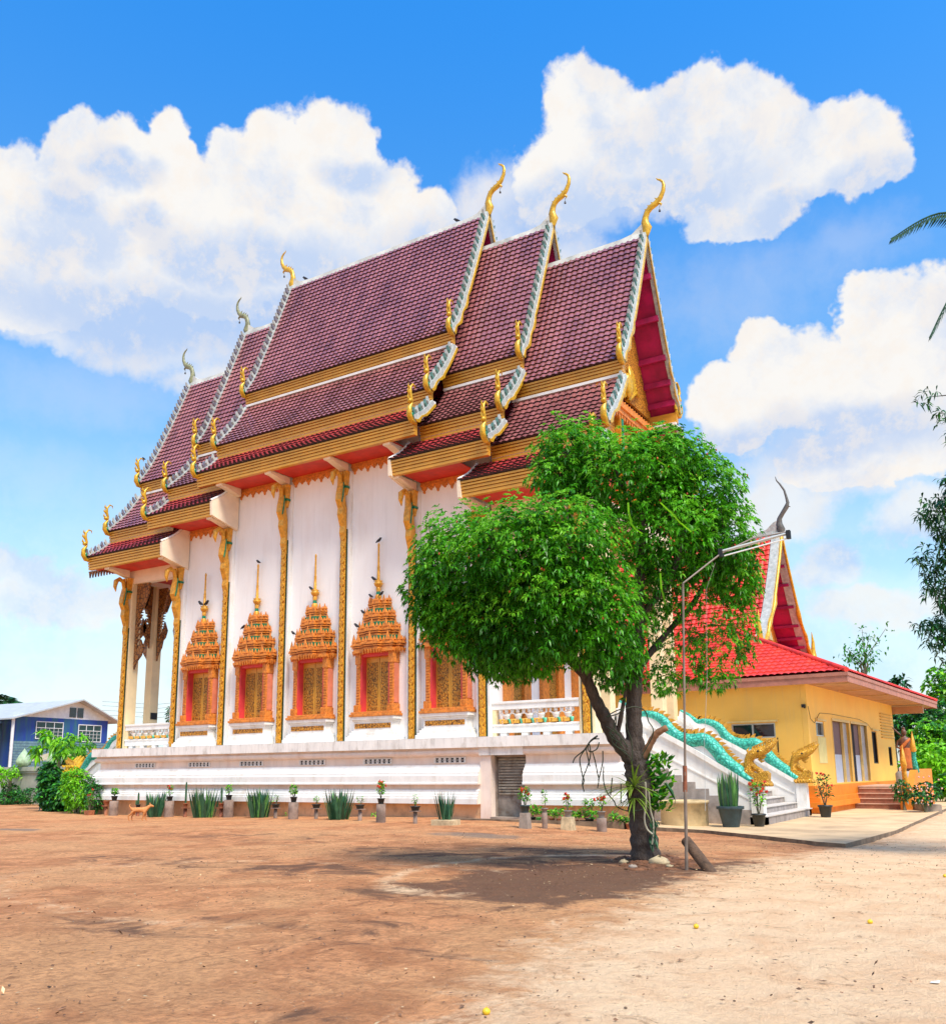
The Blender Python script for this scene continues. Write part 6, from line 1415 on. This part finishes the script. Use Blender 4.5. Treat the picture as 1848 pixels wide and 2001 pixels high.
# distant trees on the left
def palm(name, lab, top, base, R_, n, m, seed, cat='palm tree', dens=26, lw=.05, grp=None, ll=.45, spread=(-.5, 1.1)):
    e = empty(name, (base[0], base[1], base[2]), lab, cat, grp); rr = np.random.RandomState(seed); top = Vector(top); base = Vector(base)
    mb = MB(); mb.tube([base-Vector((0, 0, .2)), base.lerp(top, .5)+Vector((.15, 0, 0)), top], [.22, .16, .13], 10); mb.build('trunk', STEM, e)
    for k in range(n):
        a = k*2.399+seed; el_ = spread[0]+(spread[1]-spread[0])*rr.rand(); d = Vector((math.cos(a)*math.cos(el_), math.sin(a)*math.cos(el_), math.sin(el_)))
        frond(e, top, d, R_, m, dens, lw, ll, rr)
    return e
def frond(e, top, d, R_, m, dens, lw, ll, rr):
    P = [top+d*R_*t+Vector((0, 0, -R_*.45*t*t)) for t in np.linspace(0, 1, 9)]; mb = MB(); mb.tube(P, [.03*(1-i/9)+.006 for i in range(9)], 5)
    s = d.cross(Vector((0, 0, 1))).normalized()
    for i in range(dens):
        t = .15+.85*i/dens; j = min(7, int(t*8)); f = t*8-j; p = P[j].lerp(P[j+1], f); tg = (P[j+1]-P[j]).normalized(); L = ll*math.sin(PI*min(.97, t*.85+.12))+.08
        for sg in (-1, 1):
            q = (s*sg*.75+tg*.75+Vector((0, 0, -.25-.3*rr.rand()))).normalized(); w_ = tg*lw*.5; mid = p+q*L*.5; mb.add([p-w_*.5, p+w_*.5, mid+w_, mid-w_, p+q*L+Vector((0, 0, -.1*L))], [(0, 1, 2, 3), (3, 2, 4)])
    return mb.build('frond', m, e)
c = py(12, 1372, 62); palm('coconut_palm', 'dark distant palm crown above the left boundary wall roofs', c, (c.x, c.y, -.5), 2.6, 22, LEAFD, 3, dens=16, lw=.16, ll=1.0)
bush('distant_tree', 'dark low tree line behind the blue house at the left edge', [wb(10, 1402, 64, 34, 14), wb(50, 1404, 66, 26, 10)], 2.2, .6, .16, [LEAFD], 6, cat='tree', seed=8)
bush('distant_tree', 'small dark treetop seen between the two left porch columns', [wb(290, 1406, 60, 6, 12)], 8, .5, .12, [LEAFD], 6, cat='tree', seed=9)
bush('distant_tree', 'green treetop seen left of the gold strip of the porch', [wb(335, 1398, 60, 9, 14)], 8, .5, .12, [LEAFD, LEAFP], 6, cat='tree', seed=10)
for k, v in enumerate((1374, 1382, 1391, 1400)):
    a = py(200, v-3, 58); b = py(420, v-8, 58); mb = MB(); mb.tube([a, a.lerp(b, .5)+Vector((0, 0, -.4)), b], .025, 4); tag(mb.build('power_line', GREY), ['topmost', 'second', 'third', 'lowest'][k]+' of the four thin power lines seen through the left porch', 'cable', 'power lines behind the porch')
# yellow many-headed serpent at the left stairs foot
c = py(122, 1500, 28.2); e = empty('serpent_statue', (c.x, c.y, gz(c.x, c.y)), 'yellow ribbed many-headed serpent statue above the left bushes', 'statue'); YP = mat('yellow_statue_paint', (.82, .50, .02), .4, .2, 5, .3, 30)
c = py(152, 1490, 27.3); mb = MB()
for k in range(6):
    x = c.x-.62+.22*k; mb.tube([(x, 27.3, .2), (x+.02, 27.1, .9), (x+.05, 27.05, 1.5+.12*math.sin(k*.7+.5)), (x+.1, 27.3, 1.9+.22*math.sin(k*.6+.4)), (x+.2, 27.45, 2.15+.25*math.sin(k*.6+.4))], [.13, .15, .15, .12, .05], 8)
    for j in range(5): mb.tube([(x+.02*j, 26.95, 1.0+.22*j), (x+.02*j, 26.84, 1.08+.22*j)], [.07, .01], 5)
mb.build('hoods', YP, e)
mb = MB()
for k in range(5): mb.tube([(c.x-.5+.22*k, 27.0, .95), (c.x-.4+.22*k, 26.98, 1.9)], .018, 5)
mb.build('rib_lines', BLACK, e)
# ================================================================ right side planting
def spiky(lab, u, v, R_, n, m, seed, dist=None):
    p = pg(u, v) if dist is None else py(u, v, dist); e = empty('spiky_plant', p, lab, 'plant'); blades(p+Vector((0, 0, .4)), n, R_, .05, 'leaves', m, e, 1.1, .25, .45, seed, jb=.12)
    mb = MB(); mb.tube([p, p+Vector((0, 0, .5))], [.12, .1], 8); mb.build('stem', STEM, e)
spiky('large dark spiky plant below the brown statue right of the hall steps', 1786, 1561, 2.0, 60, LEAFD, 3)
spiky('second spiky plant at the right edge behind the flower bed', 1832, 1560, 1.8, 46, LEAFP, 4, 52)
bush('potted_bush', 'round dark green bush right beside the orange step post', [wb(1762, 1545, 38, 16, 22)], 60, .14, .03, [LEAFD, LEAFP], 6, .4, seed=21)
bush('flower_bush', 'pinkish white flowering bush at the right end of the kerb', [wb(1812, 1548, 37, 22, 18), wb(1795, 1560, 36.5, 16, 10)], 50, .16, .04, [LEAFD, LEAFP, ], 6, .4, seed=22)
mb = MB(); r_ = np.random.RandomState(9)
c = py(1812, 1540, 36.6)
for k in range(26): q = c+Vector((r_.randn()*.35, -.3+r_.randn()*.1, r_.randn()*.22)); mb.ball(q, .035, 5, 4)
tag(mb.build('blossoms', mat('pink_blossom', (.75, .40, .35), .6)), 'pale pink blossoms on the bush at the right end of the kerb', 'flowers', kind='stuff')
for i, (u, v, y, ru, rv, lab) in enumerate(((1838, 1500, 55, 56, 44, 'lime green shrub mass at the right edge beside the spiky plants'), (1835, 1470, 60, 60, 60, 'bright green foliage mass at the right edge behind the statue'), (1790, 1420, 66, 70, 50, 'dark green tree under the hall eave'), (1860, 1370, 72, 46, 70, 'pale feathery bamboo-like tree at the right edge'), (1870, 1540, 48, 30, 26, 'green shrub at the right edge above the kerb'))):
    bs_ = [wb(u, v, y, ru, rv)]+[wb(u+(k-1)*ru*.6, v-rv*.45+(k % 2)*20, y, ru*.5, rv*.5) for k in range(3)]
    m_ = [[LEAFB], [LEAFB, LEAFP], [LEAFD, LEAFP], [LEAFP, LEAFB], [LEAFP, LEAFB]][i]; bush('background_tree', lab, bs_, 7 if y > 50 else 20, .42, .09, m_, 6, .45, 'tree', 'trees behind the hall', seed=30+i)
for k, (u, dx) in enumerate(((1758, 0), (1740, 1))):
    c = py(u, 1330+22*k, 70); bush('background_tree', 'small dark palm-like treetop %s the eave of the hall' % ('above' if k == 0 else 'just touching'), [wb(u, 1336+14*k, 70, 13, 13)], 9, .6, .1, [LEAFD], 6, cat='tree', grp='trees behind the hall', seed=40+k)
# thin tree behind the hall roof
e = empty('slender_tree', py(1700, 1500, 62), 'slender sparse-leaved tree rising behind the hall roof', 'tree'); e.location.z = -.2; r_ = np.random.RandomState(5); mb = MB(); P = []; A = []
for k in range(9):
    t0 = py(1688+r_.randn()*6, 1300, 62); tp = py(1640+r_.rand()*100, 1228+r_.rand()*60, 62); b = Vector((e.location.x, 62, -.3)) if k == 0 else py(1690, 1330, 62); mb.tube([b, t0, tp], [.10 if k == 0 else .05, .04, .012], 5)
    for j in range(34):
        q = t0.lerp(tp, r_.rand()**.7)+Vector(r_.randn(3)*.32); P.append(q); d = r_.randn(3)+[0, 0, -.2]; A.append(d/np.linalg.norm(d))
mb.build('trunk', STEM, e); leaf_mesh('foliage', np.array(P), np.array(A), .30, .07, [LEAFP], e)
# statue of a standing figure
p = pg(1776, 1562); p = py(1776, 1540, 44); ST = empty('standing_statue', (p.x, p.y, -.2), 'brown statue of a robed standing figure with an orange wrap above the spiky plant', 'statue')
SB = mat('bronze_brown', (.16, .07, .045), .5, .3, 8, .3, 30); SO_ = mat('orange_robe', (.60, .16, .03), .6, .2, 6)
x, y, z0 = p.x, p.y, 1.3
mb = MB(); mb.lathe([(.5, -1.5), (.5, -.1), (.42, 0)], (x, y, z0), 12); mb.build('pedestal', GREY, ST)
mb = MB(); mb.lathe([(.2, 0), (.24, .2), (.22, .55), (.19, .9), (.24, 1.15), (.27, 1.35), (.16, 1.45), (.07, 1.5), (.065, 1.56)], (x, y, z0), 12, 1, .7); mb.ball((x, y, z0+1.68), (.11, .12, .145)); mb.ball((x, y+.0, z0+1.85), (.06, .06, .06), 8, 6)
mb.tube([(x-.24, y, z0+1.33), (x-.33, y-.05, z0+1.05), (x-.18, y-.2, z0+.98)], [.07, .055, .04], 8); mb.tube([(x+.24, y, z0+1.33), (x+.36, y-.03, z0+1.02), (x+.34, y-.1, z0+.7)], [.07, .055, .04], 8); mb.tube([(x-.45, y+.1, z0+1.9), (x-.1, y+.15, z0+1.5)], [.03, .05], 6); mb.build('body', SB, ST)
mb = MB(); mb.lathe([(.25, .12), (.27, .5), (.235, .92), (.24, 1.0)], (x, y, z0), 12, 1, .75); mb.tube([(x-.2, y-.12, z0+.95), (x+.05, y-.22, z0+1.2), (x+.22, y-.08, z0+1.4)], [.08, .07, .05], 8); mb.build('robe', SO_, ST)
mb = MB(); mb.prism([(0, 0), (1.6, .1), (1.7, .6), (.1, .45)], -.2, -.05, 'z'); o_ = MB()
a = pg(1700, 1572); b = pg(1752, 1572); c2 = pg(1830, 1577)
def kerbstone(a, b, w_, h): 
    m_ = MB(); d = (b-a).normalized(); n = Vector((-d.y, d.x, 0))*w_; m_.add([a, b, b+n, a+n, a+Vector((0, 0, h)), b+Vector((0, 0, h)), b+n+Vector((0, 0, h)), a+n+Vector((0, 0, h))], [(0, 3, 2, 1), (4, 5, 6, 7), (0, 1, 5, 4), (1, 2, 6, 5), (2, 3, 7, 6), (3, 0, 4, 7)]); return m_
k1 = pz(1722, 1571, 0); k2 = pz(1755, 1573, 0)
tag(kerbstone(Vector((k1.x, k1.y, -.2)), Vector((k2.x, k2.y, -.2)), .5, .35).build('kerb', STN), 'pale flower-bed kerb right of the orange step post', 'kerb')
k1 = pz(1757, 1574, 0); k2 = pz(1812, 1580, 0)
tag(kerbstone(Vector((k1.x, k1.y, -.2)), Vector((k2.x, k2.y, -.2)), .5, .33).build('kerb', CEM), 'grey flower-bed kerb at the right end of the pavement', 'kerb')
# foreground tree and palm whose tips enter at the right
DF = 17.0
FT = empty('overhanging_tree', pd(2060, 1750, DF), 'dark leafy tree overhanging the right edge of the picture', 'tree'); FT.location.z = 0
def fb(u, v, ru, rv, q=1): k = DF/FPX; c = pd(u, v, DF); return ((c.x, c.y, c.z), (ru*k, rv*k*.9, rv*k), q)
FB = [fb(1862,1010,52,55), fb(1825,1000,32,28,.7), fb(1880,1120,72,55), fb(1830,1085,42,24,.8), fb(1850,1150,40,34,.9), fb(1880,960,38,48), fb(1900,1230,60,50), fb(1845,1235,46,30), fb(1815,1222,30,16,.7), fb(1850,1275,24,24,.6), fb(1870,885,14,60,.5), fb(1816,775,22,14,.55), fb(1850,812,24,20,.55), fb(1990,1050,110,260,.6), fb(1880,1185,50,30)]
P, Nr = blob_points(FB, 60); C, A, L_, W_ = rosettes(P, Nr*.3+np.array([0, 0, -.15]), 4, .17, .019, 1.0, -.25); leaf_mesh('foliage', C, A, L_, W_, [LEAFD, LEAFP], FT, droop=.3, midx=(rng.rand(len(C)) < .18).astype(int))
mb = MB(); tb_ = Vector(FT.location)
mb.tube([tb_-Vector((0, 0, .2)), pd(2060, 1400, DF), pd(2030, 1000, DF), pd(1990, 700, DF)], [.28, .22, .16, .06], 12); mb.build('trunk', BARK, FT)
mb = MB()
for u, v in ((1830,1085),(1860,1000),(1820,775),(1850,812),(1835,1235),(1850,1275),(1870,900),(1880,1150),(1900,1230)): mb.tube([pd(2035, v+60, DF), pd((2035+u)/2, v-10, DF), pd(u, v, DF)], [.05, .025, .006], 5)
mb.build('branches', BARK, FT)
PALMG = mat('dark_palm_green', (.012, .06, .03), .75, .3, 4, spec=.2)
DPm = 20.0; tp = pd(1985, 470, DPm); PA = empty('coconut_palm', (tp.x+.4, tp.y, 0), 'coconut palm whose frond tips enter at the upper right edge', 'palm tree'); rr = np.random.RandomState(2)
mb = MB(); mb.tube([(tp.x+.4, tp.y, -.2), (tp.x+.2, tp.y, tp.z*.5), tp], [.24, .17, .14], 12); mb.build('trunk', STEM, PA)
def frond_to(u, v, mu, mv, ll=.5, wd_=.055, du=0, m=None, dens=44):
    tipp = pd(u, v, DPm-.8); mid = pd(mu, mv, DPm-.4); pts = curve([tuple(tp), tuple(mid), tuple(tipp)], 8); P = [Vector(q) for q in pts]; mb = MB(); n = len(P); mb.tube(P, [.035*(1-i/n)+.006 for i in range(n)], 5)
    for i in range(dens):
        t = .1+.9*i/dens; q = t*(n-1); j = min(n-2, int(q)); p = P[j].lerp(P[j+1], q-j); tg = (P[j+1]-P[j]).normalized(); L = ll*(1-.65*t**3)
        for sg in (-1, 1):
            dd = (Vector((0, 0, -1))*(.8+.3*rr.rand())+tg*.75+Vector(_R)*0+Vector(_F)*sg*.5).normalized(); w_ = tg*wd_*.5; mid_ = p+dd*L*.5; mb.add([p-w_*.4, p+w_*.4, mid_+w_, mid_-w_, p+dd*L], [(0, 1, 2, 3), (3, 2, 4)])
    mb.build('frond', m or PALMG, PA)
frond_to(1740, 466, 1850, 415, .42); frond_to(1815, 660, 1880, 545, .35); frond_to(1826, 1108, 1900, 800, .4, m=LEAFP, dens=60); frond_to(2200, 500, 2090, 420); frond_to(2100, 700, 2060, 560); frond_to(1900, 330, 1950, 380)
# ================================================================ dog, birds, fruit, litter
p = pg(271, 1604); p.z -= .0; DG = empty('dog', p, 'small tan dog walking away towards the temple plinth', 'dog')
FUR = mat('tan_fur', (.50, .17, .04), .8, .25, 12, .3, 60, col2=(.62, .28, .10)); FURW = mat('pale_fur', (.66, .50, .36), .8, .1, 12)
def skin(name, verts, edges, rad, m, par, root=0, lv=2):
    me = bpy.data.meshes.new(name); me.from_pydata([tuple(Vector(v)) for v in verts], edges, []); o = link(name, me, par); o.data.materials.append(m)
    s = o.modifiers.new('skin', 'SKIN'); s.use_smooth_shade = True
    for i, r in enumerate(rad): me.skin_vertices[0].data[i].radius = (r, r) if not isinstance(r, tuple) else r
    me.skin_vertices[0].data[root].use_root = True; b = o.modifiers.new('sub', 'SUBSURF'); b.levels = lv; b.render_levels = lv; return o
fw = Vector((.75, .55, 0)).normalized(); sdv = Vector((-fw.y, fw.x, 0))
def dl(a, s, z): return fw*a+sdv*s+Vector((0, 0, z))
V = [dl(-.20, 0, .40), dl(-.05, 0, .385), dl(.10, 0, .37), dl(.22, 0, .39), dl(.30, 0, .46), dl(.37, .02, .53), dl(.44, .03, .51), dl(.50, .04, .485),
     dl(-.22, .06, .33), dl(-.17, .065, .25), dl(-.27, .065, .16), dl(-.26, .065, .02), dl(-.22, .065, .01),
     dl(-.21, -.06, .33), dl(-.25, -.065, .25), dl(-.36, -.065, .17), dl(-.33, -.065, .03), dl(-.29, -.065, .01),
     dl(.20, .055, .30), dl(.20, .06, .17), dl(.24, .06, .02), dl(.28, .06, .01),
     dl(.20, -.055, .30), dl(.17, -.06, .17), dl(.13, -.06, .03), dl(.17, -.06, .01),
     dl(-.30, .0, .44), dl(-.36, .01, .52), dl(-.33, .02, .58)]
E_ = [(0,1),(1,2),(2,3),(3,4),(4,5),(5,6),(6,7),(0,8),(8,9),(9,10),(10,11),(11,12),(0,13),(13,14),(14,15),(15,16),(16,17),(3,18),(18,19),(19,20),(20,21),(3,22),(22,23),(23,24),(24,25),(0,26),(26,27),(27,28)]
R_ = [.095,.09,.10,.11,.06,.065,.04,.025,.065,.045,.025,.02,.022,.065,.045,.025,.02,.022,.045,.026,.02,.022,.045,.026,.02,.022,.025,.022,.014]
bd = skin('body', V, E_, R_, FUR, DG)
mb = MB()
for s in (-1, 1):
    o_ = dl(.36, s*.045, .575); mb.add([o_+sdv*.02, o_-sdv*.02, o_+Vector((0, 0, .07))+sdv*s*.02, o_+fw*.02], [(0, 1, 2), (1, 3, 2), (3, 0, 2), (0, 3, 1)])
mb.build('ears', FUR, DG, world=False)
BRD = mat('black_feathers', (.012, .012, .018), .5, .2, 8)
def bird(p, fl, lab, s=1.0, grp='black birds perched on the temple'):
    e = empty('bird', p, lab, 'bird', grp); mb = MB(); f = Vector((fl, 0, 0)); p = Vector(p)
    mb.tube([p+f*-.13*s+Vector((0, 0, .03*s)), p+f*-.06*s+Vector((0, 0, .07*s)), p+Vector((0, 0, .095*s)), p+f*.05*s+Vector((0, 0, .135*s)), p+f*.075*s+Vector((0, 0, .165*s)), p+f*.10*s+Vector((0, 0, .165*s)), p+f*.135*s+Vector((0, 0, .158*s))], [.012*s, .035*s, .052*s, .042*s, .034*s, .022*s, .003], 9)
    mb.tube([p+Vector((0, 0, .06*s)), p-Vector((0, 0, .01))], .006, 4); mb.build('body', BRD, e)
zr = YW
wl = ['first', 'second', 'third', 'fourth', 'fifth']
bird((WX[1], YW-.18, 9.86), -1, 'black bird on the very tip of the second window spire'); bird((WX[3], YW-.18, 9.86), 1, 'black bird on the very tip of the fourth window spire', 1.1)
bird((WX[0]-.1, YW-.3, 8.42), -1, 'black bird facing left on the cup of the first window spire', 1.3); bird((WX[0]+.12, YW-.2, 8.42), 1, 'black bird facing right on the cup of the first window spire', 1.3)
bird((WX[2]-.14, YW-.25, 8.40), -1, 'black bird on the cup of the third window spire'); bird((WX[3]-.15, YW-.25, 8.40), -1, 'black bird on the cup of the fourth window spire', 1.1)
bird((WX[3]+.22, YW-.3, 7.80), 1, 'black bird on the top right tier of the fourth window crown'); bird((WX[3]-.25, YW-.3, 7.78), -1, 'black bird on the top left tier of the fourth window crown', .9)
bird((WX[3]-.60, YW-.3, 7.2), -1, 'black bird on the third tier of the fourth window crown'); bird((WX[3]-.85, YW-.35, 6.70), -1, 'black bird on the second tier of the fourth window crown', 1.1)
bird((WX[1]-.62, YW-.3, 7.2), 1, 'black bird on the third tier of the second window crown'); bird((WX[1]-.86, YW-.35, 6.1), 1, 'black bird on the lowest tier of the second window crown'); bird((WX[2]-.86, YW-.4, 6.7), -1, 'black bird on the second tier of the third window crown')
bird((-19.15, YR, 25.0), -1, 'black bird on the main ridge near its right end', 1.3); bird((-27.9, YR, 25.0), -1, 'black bird on the main ridge near its left end', 1.3)
bird((-32.5, YR, 21.6), -1, 'black bird on the lowest ridge at the left', 1.3)
bird((-35.54, YR-2.75, 16.5), -1, 'black bird on the upper naga finial at the far left gable', 1.0)
YF_ = mat('yellow_fruit', (.85, .55, .02), .45, .15, 10, .2, 40)
for u, v, lab in ((950, 1984, 'yellow fruit nearest the camera at the bottom of the picture'), (1360, 1815, 'yellow fruit lying in the middle of the light dirt road'), (1700, 1806, 'yellow fruit on the road towards the right edge'), (1846, 1715, 'yellow fruit at the far right edge of the road')):
    p = pg(u, v); mb = MB(); mb.ball((p.x, p.y, p.z+.02), (.026, .026, .023), 12, 9); mb.tube([(p.x, p.y, p.z+.04), (p.x+.004, p.y, p.z+.05)], .003, 4); tag(mb.build('fruit', YF_), lab, 'fruit', 'yellow fruits fallen on the road')
p = pg(1826, 1926); mb = MB(); mb.add([(p.x-.03, p.y, p.z+.015), (p.x+.03, p.y-.01, p.z+.02), (p.x+.035, p.y+.03, p.z+.03), (p.x-.02, p.y+.04, p.z+.018)], [(0, 1, 2, 3)]); tag(mb.build('paper_scrap', WTM), 'tiny white paper scrap on the dirt near the right edge', 'litter')
r_ = np.random.RandomState(12); N_ = 5200
X_ = r_.uniform(-14, 3, N_); Y_ = 3.6+r_.rand(N_)**1.3*20; Z_ = vgz(X_, Y_)+.012
X_[:500] = -6+r_.randn(500)*2.0; Y_[:500] = 13.2+r_.randn(500)*1.6; Z_ = vgz(X_, Y_)+.014
A_ = r_.randn(N_, 3); A_[:, 2] = np.abs(A_[:, 2])*.15; A_ /= np.linalg.norm(A_, axis=1)[:, None]
LIT = mat('dry_leaf_litter', (.20, .10, .05), .8, .3, 6, island=.6); LIT2 = mat('pale_leaf_litter', (.62, .44, .24), .8, .2, 6, island=.3)
o = leaf_mesh('leaf_litter', np.stack([X_, Y_, Z_], 1), A_, .02+.05*r_.rand(N_)**3, .007+.006*r_.rand(N_), [LIT, LIT2], None, droop=0.0, midx=(r_.rand(N_) < .25).astype(int)); tag(o, 'dry leaves and twigs scattered over the dirt yard', 'leaf litter', kind='stuff')
mb = MB(); 
for k in range(1000):
    x = r_.uniform(-13, 3); y = 3.6+r_.rand()**1.2*20; s = .004+.010*r_.rand()**4; mb.ball((x, y, vgz(np.array(x), np.array(y))+s*.5+.006), (s, s*.8, s*.6), 5, 3)
tag(mb.build('pebbles', mat('pebbles', (.30, .20, .13), .9, .3, 20, island=.5)), 'small pebbles scattered over the dirt yard', 'pebbles', kind='stuff')
